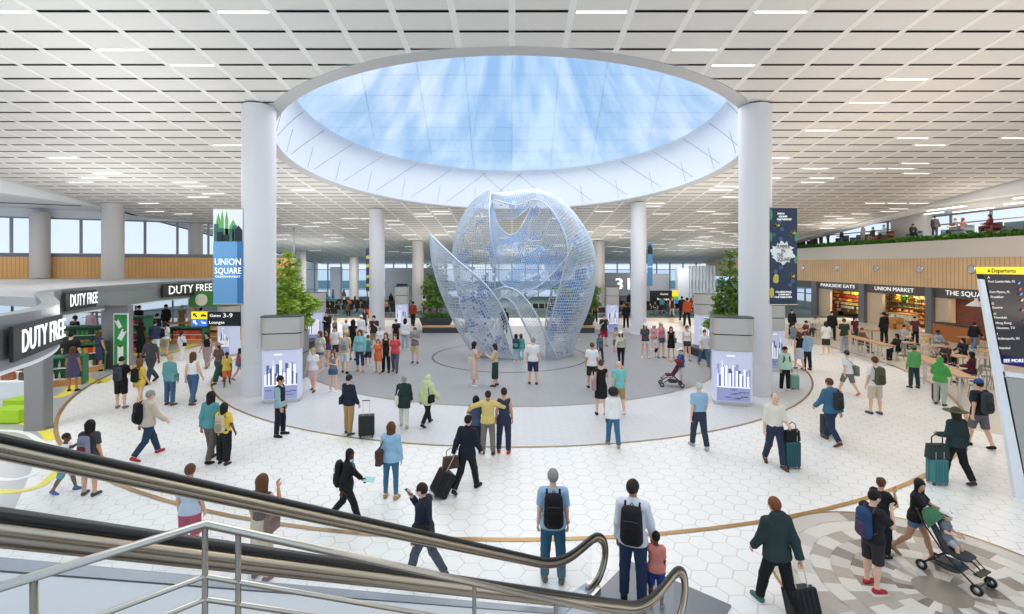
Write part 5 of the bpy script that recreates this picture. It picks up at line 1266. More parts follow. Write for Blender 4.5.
def np_mesh(name, parts):
    vs, fs, o = [], [], 0
    for V, Q in parts:
        vs.append(V); fs.append(Q+o); o += len(V)
    V = np.concatenate(vs); Q = np.concatenate(fs); me = bpy.data.meshes.new(name)
    me.vertices.add(len(V)); me.vertices.foreach_set('co', V.astype(np.float32).ravel())
    me.loops.add(len(Q)*4); me.loops.foreach_set('vertex_index', Q.astype(np.int32).ravel())
    me.polygons.add(len(Q)); me.polygons.foreach_set('loop_start', np.arange(0, len(Q)*4, 4, dtype=np.int32))
    me.polygons.foreach_set('use_smooth', np.ones(len(Q), bool)); me.update(calc_edges=True); return me
# poses: legs (hip forward deg, knee bend deg, outward deg), arms (forward, outward, elbow bend, forearm inward)
POSE = {
 'stand':  ((2,3,4),(-2,3,4),(2,9,12,0),(2,9,12,0)), 'rest':   ((6,8,5),(-3,2,3),(-2,9,18,0),(6,9,14,0)),
 'walk':   ((24,8,2),(-16,24,2),(-18,8,14,0),(20,8,24,0)), 'walk2':  ((-16,26,2),(24,8,2),(20,8,24,0),(-18,8,14,0)), 'stroll': ((14,6,2),(-10,14,2),(-10,9,12,0),(10,9,16,0)),
 'phone':  ((4,4,4),(-2,3,4),(28,12,95,30),(22,12,100,30)), 'hand_up':((2,3,4),(-3,3,4),(4,9,14,0),(40,14,130,25)), 'hand_up2':((2,3,4),(-3,3,4),(40,14,130,25),(4,9,14,0)),
 'walkphone':((22,8,2),(-14,22,2),(2,9,14,0),(42,10,112,30)), 'push':   ((22,8,2),(-16,24,2),(42,6,40,10),(42,6,40,10)), 'pushstand':((4,4,3),(-4,4,3),(40,6,40,10),(40,6,40,10)),
 'pull':   ((22,8,2),(-16,24,2),(16,8,18,0),(-26,10,6,0)), 'pull2':  ((-16,26,2),(22,8,2),(-26,10,6,0),(16,8,18,0)), 'hold':   ((4,4,4),(-4,4,3),(2,8,10,0),(8,12,14,0)),
 'armsout':((2,3,5),(-2,3,5),(10,72,35,10),(10,72,35,10)), 'hugleft':((2,3,4),(-2,3,4),(20,35,80,70),(4,8,10,0)), 'hugright':((2,3,4),(-2,3,4),(4,8,10,0),(10,30,70,60)), 'fold':((3,3,4),(-3,3,4),(25,10,90,70),(25,10,90,70)),
 'raise':  ((3,3,4),(-3,3,4),(70,15,60,10),(4,9,12,0)), 'raise2':  ((3,3,4),(-3,3,4),(4,9,12,0),(70,15,60,10)), 'sit': ((84,84,6),(84,84,6),(24,10,60,25),(24,10,60,25)), 'sit2': ((86,80,5),(80,92,5),(36,10,70,30),(10,10,40,20)), 'toddler':((70,62,12),(70,58,12),(26,12,50,20),(26,12,60,30)),
 'reachup':((16,6,3),(-12,16,3),(10,10,20,0),(95,10,30,0)), 'bagarm':((16,8,2),(-12,18,2),(4,10,70,10),(-6,9,10,0)), 'handhold':((4,4,4),(-3,4,4),(2,8,10,0),(14,14,10,0)), 'childhand':((4,4,4),(-3,4,4),(60,34,20,0),(4,8,10,0)),
}
def rotx(v, a): c, s = math.cos(R_(a)), math.sin(R_(a)); return np.array([v[0], v[1]*c-v[2]*s, v[1]*s+v[2]*c])
def skeleton(pose, H, fem, child, head_yaw, lean, nod=0.0, wide=1.0):
    s = H/1.75; J = {}; L1, R1, La, Ra = POSE[pose]
    hw = (0.092 if fem else 0.09)*s*wide; shw = (0.150 if fem else 0.164)*s*wide
    if child: shw *= 0.86
    leg_s = 0.94 if child else 1.0
    hipz = 0.92*s*leg_s; J['s'] = s
    for sd, lg, nm in ((-1,L1,'L'),(1,R1,'R')):
        hip = np.array([sd*hw, 0, hipz-0.02*s]); a, kb, ab = lg; d = np.array([sd*math.sin(R_(ab))*math.cos(R_(a)), math.sin(R_(a)), -math.cos(R_(a))*math.cos(R_(ab))]); d /= np.linalg.norm(d)
        kn = hip+d*0.415*s*leg_s; a2 = a-kb; d2 = np.array([sd*math.sin(R_(ab*0.4)), math.sin(R_(a2)), -math.cos(R_(a2))]); d2 /= np.linalg.norm(d2); an = kn+d2*0.405*s*leg_s
        fa = min(0.0, a2)*0.75; f = np.array([sd*0.17, math.cos(R_(fa)), math.sin(R_(fa))]); f /= np.linalg.norm(f)
        J[nm+'leg'] = (hip, kn, an, f)
    up = lambda v: rotx(np.array(v, float)-np.array([0,0,hipz]), -lean)+np.array([0,0,hipz])
    z0 = hipz-0.92*s
    U = lambda x, y, z: up((x*s, y*s, z*s+z0))
    J['pelvis'] = (U(0,-0.005,0.96), U(0,-0.005,0.88)); J['waist'] = (U(0,0,1.20), U(0,0,1.0)); J['chest'] = (U(0,-0.008,1.335), U(0,-0.002,1.19))
    J['neck'] = (U(0,-0.02,1.43), U(0,0.005+0.03*nod,1.55)); hc = U(0,0.018+0.045*nod,1.628-0.01*nod); J['head'] = hc
    yw = R_(-head_yaw); Rz = np.array([[math.cos(yw),-math.sin(yw),0],[math.sin(yw),math.cos(yw),0],[0,0,1]]); nr = R_(-(lean*0.5+nod*24)); Rx = np.array([[1,0,0],[0,math.cos(nr),-math.sin(nr)],[0,math.sin(nr),math.cos(nr)]])
    J['hR'] = Rz @ Rx
    for sd, am, nm in ((-1,La,'L'),(1,Ra,'R')):
        sh = up((sd*shw, -0.015*s, 1.405*s+z0)); a, ab, eb, inw = am
        d = np.array([sd*math.sin(R_(ab)), math.sin(R_(a))*math.cos(R_(ab)), -math.cos(R_(a))*math.cos(R_(ab))]); el = sh+d*0.285*s
        a2 = a+eb; d2 = np.array([sd*(math.sin(R_(ab*0.6))*math.cos(R_(inw))-math.sin(R_(inw))*0.9), math.sin(R_(a2)), -math.cos(R_(a2))]); d2 /= np.linalg.norm(d2); wr = el+d2*0.25*s
        J[nm+'arm'] = (sh, el, wr, d2)
    lows = [J[n+'leg'][2][2] for n in 'LR']; dz = 0.085*s-min(lows)
    for k_ in J:
        if k_ in ('s','hR'): continue
        v = J[k_]
        if isinstance(v, tuple): J[k_] = tuple((q+np.array([0,0,dz]) if i < (3 if 'leg' in k_ or 'arm' in k_ else 9) else q) for i, q in enumerate(v))
        else: J[k_] = v+np.array([0,0,dz])
    return J
def bprims(J, fem, child, wide=1.0):
    s = J['s']; P = {}
    b = 1.0 if not child else 1.02
    P['chest'] = [Prim(*J['chest'], 0.118*s*(0.95 if fem else 1.04), 0.112*s*(0.9 if fem else 1), (1.22*wide,0.90*wide,1))]
    P['waist'] = [Prim(*J['waist'], 0.100*s*(0.92 if fem else 1.06), 0.112*s*(0.97 if fem else 1), (1.26*wide,0.92*wide,1))]
    P['pelvis'] = [Prim(*J['pelvis'], 0.118*s, 0.112*s*(1.06 if fem else 1), (1.30*wide,0.98*wide,1))]
    if fem and not child: 
        c = J['chest'][0]*0.75+J['chest'][1]*0.25
        for sd in (-1,1): P['chest'].append(Prim(c+np.array([sd*0.07*s,0.085*s,-0.03*s]), c+np.array([sd*0.07*s,0.075*s,-0.035*s]), 0.058*s, 0.058*s))
    P['neck'] = [Prim(*J['neck'], 0.056*s, 0.052*s)]
    for n in 'LR':
        sh, el, wr, d = J[n+'arm']; nk = J['neck'][0]
        P['chest'].append(Prim(sh*0.92+nk*0.08, nk*0.75+sh*0.25+np.array([0,0,0.0]), 0.058*s, 0.05*s))
        P[n+'uarm'] = [Prim(sh, el, 0.053*s*b, 0.041*s*b)]; P[n+'farm'] = [Prim(el, wr, 0.041*s*b, 0.027*s*b)]
        hip, kn, an, f = J[n+'leg']
        P[n+'thigh'] = [Prim(hip, kn, 0.086*s*b*(wide**0.5), 0.056*s*b)]; P[n+'shin'] = [Prim(kn, an, 0.054*s*b, 0.037*s*b), Prim(kn*0.78+an*0.22+np.array([0,-0.018*s,0]), kn*0.5+an*0.5+np.array([0,-0.014*s,0]), 0.05*s, 0.043*s)]
        up = np.array([0,0,1.0])
        P[n+'foot'] = [Prim(an-f*0.035*s-up*0.045*s, an+f*0.15*s-up*0.055*s, 0.038*s, 0.030*s, (1.05,1,0.95)), Prim(an, an+f*0.04*s-up*0.035*s, 0.04*s, 0.04*s)]
    hs = s if not child else s*1.0+0.0
    if child: hs = max(s, 0.62)*1.0+ (0.75-s)*0.35 if s < 0.75 else s
    c, R = J['head'], J['hR']; J['hs'] = hs
    if child: c = c+np.array([0,0,0.02*s]); J['head'] = c
    w_ = lambda v: c+R @ (np.array(v)*hs)
    P['head'] = [Prim(w_((0,-0.012,0.022)), w_((0,-0.012,0.022)), 0.1*hs, 0.1*hs, (0.77,0.97,1.0), R), Prim(w_((0,0.035,-0.03)), w_((0,0.045,-0.075)), 0.062*hs, 0.04*hs, (0.92,0.9,1), R),
                 Prim(w_((0,0.095,0.012)), w_((0,0.112,-0.026)), 0.009*hs, 0.0155*hs), Prim(w_((0,0.088,-0.058)), w_((0,0.088,-0.058)), 0.018*hs, 0.018*hs, (1.3,0.7,0.6), R)]
    for sd in (-1,1): P['head'].append(Prim(w_((sd*0.077,-0.008,0.012)), w_((sd*0.079,-0.012,-0.022)), 0.018*hs, 0.012*hs, (0.5,1,1), R))
    return P
_HAND = {}
def hand_mesh(kind, h=0.006):
    """right hand in its own frame: wrist at origin, fingers along -z, palm facing -x, thumb to +y"""
    if kind in _HAND: return _HAND[kind]
    pr = [Prim((0,0.0,-0.01),(0,0.0,-0.075),0.026,0.036,(0.46,1.0,1))]
    cur = {'relax':(14,26,24),'grip':(48,70,50),'flat':(4,6,6)}[kind]
    for y, L in ((0.030,0.072),(0.010,0.080),(-0.010,0.075),(-0.028,0.060)):
        p = np.array([0,y,-0.088]); a = 0
        for i, f in enumerate((0.45,0.32,0.23)):
            a += cur[i]*(1+0.12*(y < 0)); q = p+np.array([-math.sin(R_(a)), y*0.10, -math.cos(R_(a))])*L*f
            pr.append(Prim(p, q, 0.0092-0.0008*i, 0.0086-0.0008*i)); p = q
    p = np.array([0.0,0.026,-0.03]); q = np.array([-0.012,0.056,-0.062]); r = np.array([-0.022,0.062,-0.09]) if kind != 'grip' else np.array([-0.038,0.042,-0.085])
    pr += [Prim(p,q,0.014,0.011), Prim(q,r,0.0105,0.008)]
    _HAND[kind] = sdf_mesh(pr, h, 0, 0.006); return _HAND[kind]
def place_hand(kind, right, wr, d, s, h):
    V, Q = hand_mesh(kind); V = V.copy()*s*1.04
    if not right: V[:,0] *= -1; Q = Q[:, ::-1]
    z = -np.array(d); f = np.array([0,1.0,0]); f = f-z*(f@z)
    if np.linalg.norm(f) < 0.35: f = np.array([0,0,1.0])-z*z[2]
    f /= np.linalg.norm(f); x = np.cross(f, z); M = np.stack([x, f, z], 1)
    return V @ M.T+wr, Q
MESHES = {}
def cached(key, fn):
    if key not in MESHES: MESHES[key] = fn()
    return MESHES[key]
C = dict(black=(26,26,30), navy=(34,42,64), dnavy=(28,34,50), white=(238,238,238), offw=(226,222,208), grey=(128,130,134), dgrey=(66,68,72), lgrey=(178,180,184), beige=(206,186,160), tan=(182,146,90), khaki=(186,168,132), brown=(98,70,50), dbrown=(66,48,40),
         jeans=(66,98,136), djeans=(44,62,92), ljeans=(92,130,168), teal=(84,158,160), dteal=(42,96,104), lblue=(150,190,222), sky=(128,186,222), blue=(44,86,168), red=(196,44,56), crimson=(178,38,72), coral=(240,134,118), orange=(232,108,58), yellow=(238,200,66), mustard=(224,196,110),
         green=(56,148,66), bgreen=(70,168,72), dgreen=(38,58,54), olive=(88,92,62), lime=(210,220,160), mint=(186,224,200), purple=(86,78,112), maroon=(112,40,52), pink=(228,150,168), aqua=(118,204,200), cream=(232,228,208), taupe=(128,118,108), dolive=(50,64,44), wine=(90,36,46))
HAIR = dict(black=(26,22,22), dark=(44,34,30), brown=(92,60,40), auburn=(120,72,44), blond=(200,164,104), grey=(140,138,134), lgrey=(190,188,184), red=(150,80,44))
SKIN = dict(l=(226,182,156), m=(204,152,120), t=(176,122,90), d=(112,74,54), dd=(84,56,44))
PEOPLE = []
def col(c): return C[c] if isinstance(c, str) else c
def person(p, H, face, pose, label, top=('tee','grey'), bot=('trousers','djeans'), hair=('short','dark'), skin='l', shoes='black', fem=False, child=False, yaw=0, lean=None, h=None, z=0.0, wide=1.0, hat=None, dress=None, group=None, nod=0.0, grips='', feat=None):
    """p: world point of the stand, H: height, face: heading in degrees clockwise from away-from-camera"""
    d = p[1]
    if h is None: h = 0.0125 if d < 11 else 0.016 if d < 15 else 0.021 if d < 24 else 0.027
    far = d > 24
    Hq = round(H/(0.02 if not far else 0.1))*(0.02 if not far else 0.1)
    if lean is None: lean = 4 if pose.startswith('walk') or pose.startswith('pull') or pose == 'push' else 0
    gk = (pose, round(Hq,3), fem, child, yaw, lean, round(nod,2), wide); SK = H/Hq
    J0 = None
    def J():
        nonlocal J0
        if J0 is None:
            j = skeleton(pose, Hq, fem, child, yaw, lean, nod, wide); J0 = (j, bprims(j, fem, child, wide))
        return J0
    root = thing('person', label, 'person', (p[0], p[1], z), R_(-face), group); root.scale = (SK,)*3
    sk = cmat(SKIN[skin], 0.55, 'skin')
    allk = ['chest','waist','pelvis','neck','Luarm','Ruarm','Lfarm','Rfarm','Lthigh','Rthigh','Lshin','Rshin','Lfoot','Rfoot','head']
    def add(nm, key, fn, m, parent=root):
        me = cached((nm,)+gk+(h,)+key, fn)
        if me is None: return None
        o = bpy.data.objects.new(nm, me); COL.objects.link(o); o.parent = parent; slotmat(o, m); return o
    def f_body():
        j, P = J(); pr = sum((P[k_] for k_ in allk), []); parts = [sdf_mesh(pr, h, 0, 0.022)]
        if not far or True:
            for n in 'LR': parts.append(place_hand('grip' if n in grips else 'relax', n == 'R', j[n+'arm'][2], j[n+'arm'][3], j['s'], h))
        return np_mesh('body', parts)
    add('body', (grips,), f_body, sk)
    # ---- garments
    def zat(j, f, hip=True):   # height on the leg: 0 hip .. 1 ankle
        hz = (j['Lleg'][0][2]+j['Rleg'][0][2])/2; return hz+(min(j['Lleg'][2][2], j['Rleg'][2][2])-hz)*f
    tk, tc = top; tc = col(tc)
    SL = {'tank':0.0,'tee':0.75,'polo':0.78,'long':2,'jacket':2,'hood':2,'coat':2,'puffer':2,'shirt':2,'vest':0.0,'roll':1.35,'suit':2,'blouse':1.5}[tk]
    INF = {'tank':0.010,'tee':0.020,'polo':0.014,'long':0.021,'jacket':0.027,'hood':0.03,'coat':0.032,'puffer':0.048,'shirt':0.022,'vest':0.022,'roll':0.014,'suit':0.025,'blouse':0.014}[tk]
    HEM = {'tank':-0.06,'tee':0.10,'polo':-0.06,'long':0.09,'jacket':0.10,'hood':0.10,'coat':0.55,'puffer':0.35,'shirt':0.10,'vest':-0.05,'roll':-0.06,'suit':0.18,'blouse':-0.06}[tk]
    def sleeve(j, P, sl):
        out = []
        for n in 'LR':
            sh, el, wr, dd = j[n+'arm']
            if sl <= 0: continue
            u = (el-sh)/np.linalg.norm(el-sh)
            if sl < 1: e = sh+(el-sh)*sl; out.append(Prim(sh, sh+(el-sh)*min(1,sl+0.2), 0.057*j['s'], 0.05*j['s'], cut=[(e, u)]))
            else:
                out.append(Prim(sh, el, 0.055*j['s'], 0.045*j['s'])); f = sl-1; v = (wr-el)/np.linalg.norm(wr-el)
                if f >= 1: out.append(Prim(el, el+(wr-el)*0.97, 0.043*j['s'], 0.033*j['s'], cut=[(el+(wr-el)*0.98+v*0.01, v)]))
                else: out.append(Prim(el, el+(wr-el)*min(1,f+0.2), 0.043*j['s'], 0.036*j['s'], cut=[(el+(wr-el)*f, v)]))
        return out
    def f_top():
        j, P = J(); s = j['s']; pr = P['chest']+P['waist']+P['pelvis']+sleeve(j, P, SL)
        if HEM > 0.03:
            for n in 'LR':
                hip, kn, an, f = j[n+'leg']; pr.append(Prim(hip, hip+(kn-hip)*min(1, HEM+0.3), 0.094*s*(wide**0.5), 0.090*s-0.02*s*HEM)); 
            pr.append(Prim(j['pelvis'][0], j['pelvis'][1], 0.124*s, 0.124*s, (1.32*wide,1.0*wide,1)))
            if tk in ('coat','puffer'): pr.append(Prim(j['pelvis'][0], (j['Lleg'][1]+j['Rleg'][1])/2*1.0, 0.115*s, 0.11*s, (1.35,0.95,1)))
        n0, n1 = j['neck']; sub = []
        if tk in ('tank','vest','blouse'):
            q = n0+np.array([0,0.03*s,0.055*s]); sub.append(Prim(q, n1+np.array([0,0.02*s,0.08*s]), 0.088*s, 0.10*s, (1.1,1,1)))
        elif tk in ('shirt','polo','jacket','hood','coat','puffer','suit'): sub.append(Prim(n0*0.35+n1*0.65+np.array([0,0.012*s,0.02*s]), n1+np.array([0,0.02*s,0.3*s]), 0.064*s, 0.12*s))
        else: sub.append(Prim(n0+np.array([0,0.012*s,0.075*s]), n1+np.array([0,0.02*s,0.3*s]), 0.066*s, 0.14*s))
        if tk in ('tank','vest') or (tk == 'tank'):
            for n in 'LR':
                sd = -1 if n == 'L' else 1; sh = j[n+'arm'][0]; sub.append(Prim(sh+np.array([sd*0.055*s,0.01*s,-0.02*s]), sh+np.array([sd*0.06*s,0.01*s,-0.10*s]), 0.07*s, 0.05*s))
        if tk in ('hood','puffer'): nk = j['neck'][1]; pr.append(Prim(nk+np.array([0,-0.07*s,-0.03*s]), nk+np.array([0,-0.075*s,-0.06*s]), 0.055*s, 0.06*s, (1.5,0.8,0.8)))
        elif tk in ('jacket','coat','suit','shirt','polo'): pr.append(Prim(j['neck'][0], j['neck'][0]*0.5+j['neck'][1]*0.5, 0.056*s, 0.05*s))
        cuts = []
        if HEM < 0.7 and not pose.startswith('sit') and pose != 'toddler':
            zc = zat(j, max(HEM,-0.2)*0.5) if HEM > -0.01 else j['waist'][1][2]+HEM*0.6*s
            cuts.append((np.array([0,0,zc]), (0,0,-1)))
        elif pose.startswith('sit') or pose == 'toddler': cuts.append((np.array([0,0,j['pelvis'][1][2]-0.04*s]), (0,0,-1)))
        return np_mesh(tk, [sdf_mesh(pr, h, INF*s, 0.03, sub=sub, cuts=cuts, fold=0.0022 if not far else 0, seed=len(MESHES) % 7)])
    TN = {'tank':'tank_top','tee':'t_shirt','polo':'polo_shirt','long':'sweater','jacket':'jacket','hood':'hooded_sweatshirt','coat':'coat','puffer':'puffer_coat','shirt':'shirt','vest':'vest','roll':'rolled_shirt','suit':'suit_jacket','blouse':'blouse'}[tk]
    if dress is None: add(TN, (tk,), f_top, cmat(tc))
    bk, bc = (bot if dress is None else ('dress', dress[0])); bc = col(bc)
    LEGF = {'trousers':0.97,'leggings':0.95,'wide':0.95,'shorts':0.50,'short':0.20,'skirt':0.46,'mini':0.26,'midi':0.72,'capri':0.75,'dress':0.5}[bk]
    if bk == 'dress' and len(dress) > 1: LEGF = dress[1]
    binf = {'trousers':0.018,'leggings':0.007,'wide':0.034,'shorts':0.024,'short':0.015,'skirt':0.012,'mini':0.012,'midi':0.014,'capri':0.012,'dress':0.014}[bk]
    def f_bot():
        j, P = J(); s = j['s']; pr = list(P['pelvis']); cuts = []; dsub = []
        if bk in ('skirt','mini','midi','dress') and not pose.startswith('sit'):
            lk, rk = j['Lleg'], j['Rleg']; mid = (lk[0]+rk[0])/2; zb = zat(j, LEGF); sp_y = abs(lk[1][1]-rk[1][1])*0.5
            e = np.array([0, (lk[1][1]+rk[1][1])/2*min(1, LEGF*1.6), zb-0.02]); pr.append(Prim(j['pelvis'][0], e, 0.112*s, 0.11*s+0.03*LEGF*s, (1.36*wide, 0.95+sp_y*1.6, 1)))
            for n in 'LR': hip, kn, an, f = j[n+'leg']; pr.append(Prim(hip, kn, 0.086*s, 0.07*s)); 
            cuts.append((np.array([0,0,zb]), (0,0,-1)))
            if bk == 'dress': pr += P['chest']+P['waist']+sleeve(j, P, dress[2] if len(dress) > 2 else 0); dsub.append(Prim(j['neck'][0]+np.array([0,0.03*s,0.06*s]), j['neck'][1]+np.array([0,0.02*s,0.2*s]), 0.085*s, 0.12*s))
            else: cuts.append((np.array([0,0,j['waist'][1][2]+0.05*s]), (0,0,1)))
        else:
            for n in 'LR':
                hip, kn, an, f = j[n+'leg']; q = {'wide':1.35,'trousers':1.05,'leggings':0.92,'shorts':1.12,'short':1.02}.get(bk, 1.0)
                pr.append(Prim(hip, kn, 0.088*s*(wide**0.5), 0.058*s*q, cut=[(hip+(kn-hip)*(LEGF*2), (kn-hip)/np.linalg.norm(kn-hip))] if LEGF*2 < 1.02 else []))
                if LEGF > 0.52:
                    v = (an-kn)/np.linalg.norm(an-kn); e = kn+(an-kn)*min(1.0, (LEGF-0.5)*2.06)
                    pr.append(Prim(kn, an, 0.056*s*q, 0.043*s*(q if bk == 'wide' else (q+0.12 if bk == 'trousers' else q)), cut=[(e, v)]))
                    if bk != 'wide': pr.append(Prim(kn*0.78+an*0.22+np.array([0,-0.016*s,0]), kn*0.5+an*0.5+np.array([0,-0.012*s,0]), 0.05*s, 0.044*s, cut=[(e, v)]))
            w = j['waist'][1]; cuts.append((w+np.array([0,0,0.035*s]), (0,0,1)))
        return np_mesh(bk, [sdf_mesh(pr, h, binf*s, 0.02, sub=dsub, cuts=cuts, fold=0.002 if not far else 0, seed=3+len(MESHES) % 5)])
    BN = {'wide':'wide_trousers','short':'shorts','mini':'skirt','midi':'skirt','capri':'capri_trousers'}.get(bk, bk)
    add(BN, (bk, LEGF, dress[2] if dress and len(dress) > 2 else 0), f_bot, cmat(bc))
    # ---- shoes, one each
    if shoes:
        for n in 'LR':
            def f_shoe(n=n):
                j, P = J(); s = j['s']; hip, kn, an, f = j[n+'leg']; up = (kn-an)/np.linalg.norm(kn-an)
                return np_mesh('shoe', [sdf_mesh(P[n+'foot'], min(h,0.016), 0.009*s, 0.015, cuts=[(an+up*0.005*s, up)])])
            add('shoe', (n,), f_shoe, cmat(col(shoes), 0.6, 'leather'))
    # ---- hair
    hk, hc_ = hair; hm = cmat(HAIR[hc_] if isinstance(hc_, str) else hc_, 0.6, 'hair')
    if hk != 'bald':
        def f_hair():
            j, P = J(); c, R, hs = j['head'], j['hR'], j['hs']; w_ = lambda v: c+R @ (np.array(v)*hs)
            pr = [Prim(w_((0,-0.014,0.028)), w_((0,-0.014,0.028)), 0.112*hs, 0.112*hs, (0.79,0.97,0.99), R)]
            sub = [Prim(w_((0,0.135,-0.02)), w_((0,0.10,-0.10)), 0.10*hs, 0.12*hs, (0.8,0.85,0.72), R)]
            cuts = []
            if hk in ('short','fringe','bun'):
                for sd in (-1,1): sub.append(Prim(w_((sd*0.086,0.012,-0.012)), w_((sd*0.09,0.0,-0.05)), 0.026*hs, 0.03*hs))
            dn = R @ np.array([0,0.25,-1.0])
            if hk in ('short','fringe'): cuts.append((w_((0,-0.05,-0.045)), dn))
            if hk == 'fringe': cuts.append((w_((0,0.02,0)), R @ np.array([0,1.0,0.0]))); sub.append(Prim(w_((0,0.02,0.09)), w_((0,0.02,0.16)), 0.07*hs, 0.09*hs))
            if hk in ('long','bob','pony','xlong'):
                L = {'long':0.30,'bob':0.13,'pony':0.0,'xlong':0.42}[hk]
                if hk != 'pony':
                    b0, b1 = w_((0,-0.05,0.0)), w_((0,-0.055,0.0))+np.array([0,-0.035*hs,-L*hs]); pr.append(Prim(b0, b1, 0.088*hs, 0.058*hs, (1.12,0.62,1)))
                    for sd in (-1,1): pr.append(Prim(w_((sd*0.068,0.0,0.02)), w_((sd*0.078,-0.01,-0.0))+np.array([0,-0.01,-L*0.75*hs]), 0.036*hs, 0.028*hs))
                else: pr += [Prim(w_((0,-0.11,0.03)), w_((0,-0.15,-0.02)), 0.03*hs, 0.034*hs), Prim(w_((0,-0.15,-0.02)), w_((0,-0.13,-0.2)), 0.034*hs, 0.016*hs)]; cuts.append((w_((0,-0.06,-0.06)), R @ np.array([0,0.7,-0.7])*1.0)) if False else None
            if hk == 'bun': pr.append(Prim(w_((0,-0.09,0.10)), w_((0,-0.09,0.10)), 0.05*hs, 0.05*hs)); 
            if hk == 'afro': pr = [Prim(w_((0,-0.035,0.035)), w_((0,-0.035,0.03)), 0.158*hs, 0.158*hs, (1.0,0.9,0.92))]; sub = [Prim(w_((0,0.16,-0.05)), w_((0,0.14,-0.1)), 0.115*hs, 0.12*hs, (0.85,1,0.9), R)]
            return np_mesh('hair', [sdf_mesh(pr, min(h, 0.014), 0, 0.03, sub=sub, cuts=[q for q in cuts if q])])
        add('hair', (hk,), f_hair, hm)
    if hat:
        kind, hcol = hat
        def f_hat():
            j, P = J(); c, R, hs = j['head'], j['hR'], j['hs']; w_ = lambda v: c+R @ (np.array(v)*hs)
            if kind == 'scarf': pr = [Prim(w_((0,-0.02,0.025)), w_((0,-0.02,0.02)), 0.122*hs, 0.122*hs, (0.84,0.98,1.0), R), Prim(w_((0,-0.03,-0.05)), w_((0,-0.03,-0.13)), 0.08*hs, 0.09*hs)]; return np_mesh('hood', [sdf_mesh(pr, min(h,0.014), 0, 0.03, sub=[Prim(w_((0,0.15,-0.01)), w_((0,0.13,-0.05)), 0.085*hs, 0.085*hs, (0.85,1,1.1), R)])])
            pr = [Prim(w_((0,-0.012,0.035)), w_((0,-0.012,0.045)), 0.116*hs, 0.112*hs, (0.82,0.98,0.95), R)]; cuts = [(w_((0,0,0.042)), R @ np.array([0,0.05,-1.0]))]; parts = [sdf_mesh(pr, min(h,0.012), 0, 0.01, cuts=cuts)]
            br = Prim(w_((0,0.10,0.048)), w_((0,0.135,0.04)), 0.075*hs, 0.07*hs, (1,1,0.14), R) if kind == 'cap' else Prim(w_((0,-0.005,0.05)), w_((0,0,0.05)), 0.20*hs, 0.20*hs, (1,1.0,0.07), R)
            parts.append(sdf_mesh([br], min(h,0.011), 0.003, 0.01)); return np_mesh(kind, parts)
        add({'cap':'cap','hat':'brimmed_hat','scarf':'hood'}[kind], (kind,), f_hat, cmat(col(hcol)))
    if feat or (feat is None and d < 20 and 60 < face % 360 < 300):
        def f_eye(sd):
            j, P = J(); c, R, hs = j['head'], j['hR'], j['hs']; q = c+R @ (np.array((sd*0.032,0.083,0.008))*hs); return np_mesh('eye', [sdf_mesh([Prim(q, q, 0.0125*hs, 0.0125*hs, (1.2,0.7,0.8), R)], 0.006, 0, 0.005)])
        add('eye', (-1,), lambda: f_eye(-1), cmat((40,30,28), 0.3, 'eye')); add('eye', (1,), lambda: f_eye(1), cmat((40,30,28), 0.3, 'eye'))
        def f_mouth():
            j, P = J(); c, R, hs = j['head'], j['hR'], j['hs']; q = c+R @ (np.array((0,0.099,-0.06))*hs); return np_mesh('mouth', [sdf_mesh([Prim(q+R@np.array([-0.016,0,0])*hs, q+R@np.array([0.016,0,0])*hs, 0.0075*hs, 0.0075*hs)], 0.005, 0, 0.004)])
        add('mouth', (), f_mouth, cmat((150,84,76) if skin in 'lmt' else (96,48,44), 0.5, 'lip'))
    root['_j'] = 0
    del root['_j']
    jj, _ = J()
    PEOPLE.append(root)
    def W(local): 
        v = Matrix.Rotation(R_(-face), 3, 'Z') @ (Vector(local)*SK); return Vector((p[0]+v.x, p[1]+v.y, z+v.z))
    return root, jj, W
def PP(px, fy, hy, face, pose, label, **kw):
    """person standing at picture point (px, fy) whose head top is at row hy"""
    p = G(px, fy); H = (fy-hy)*p.y/F
    H = H*0.985
    return person(p, H, face, pose, label, **kw)
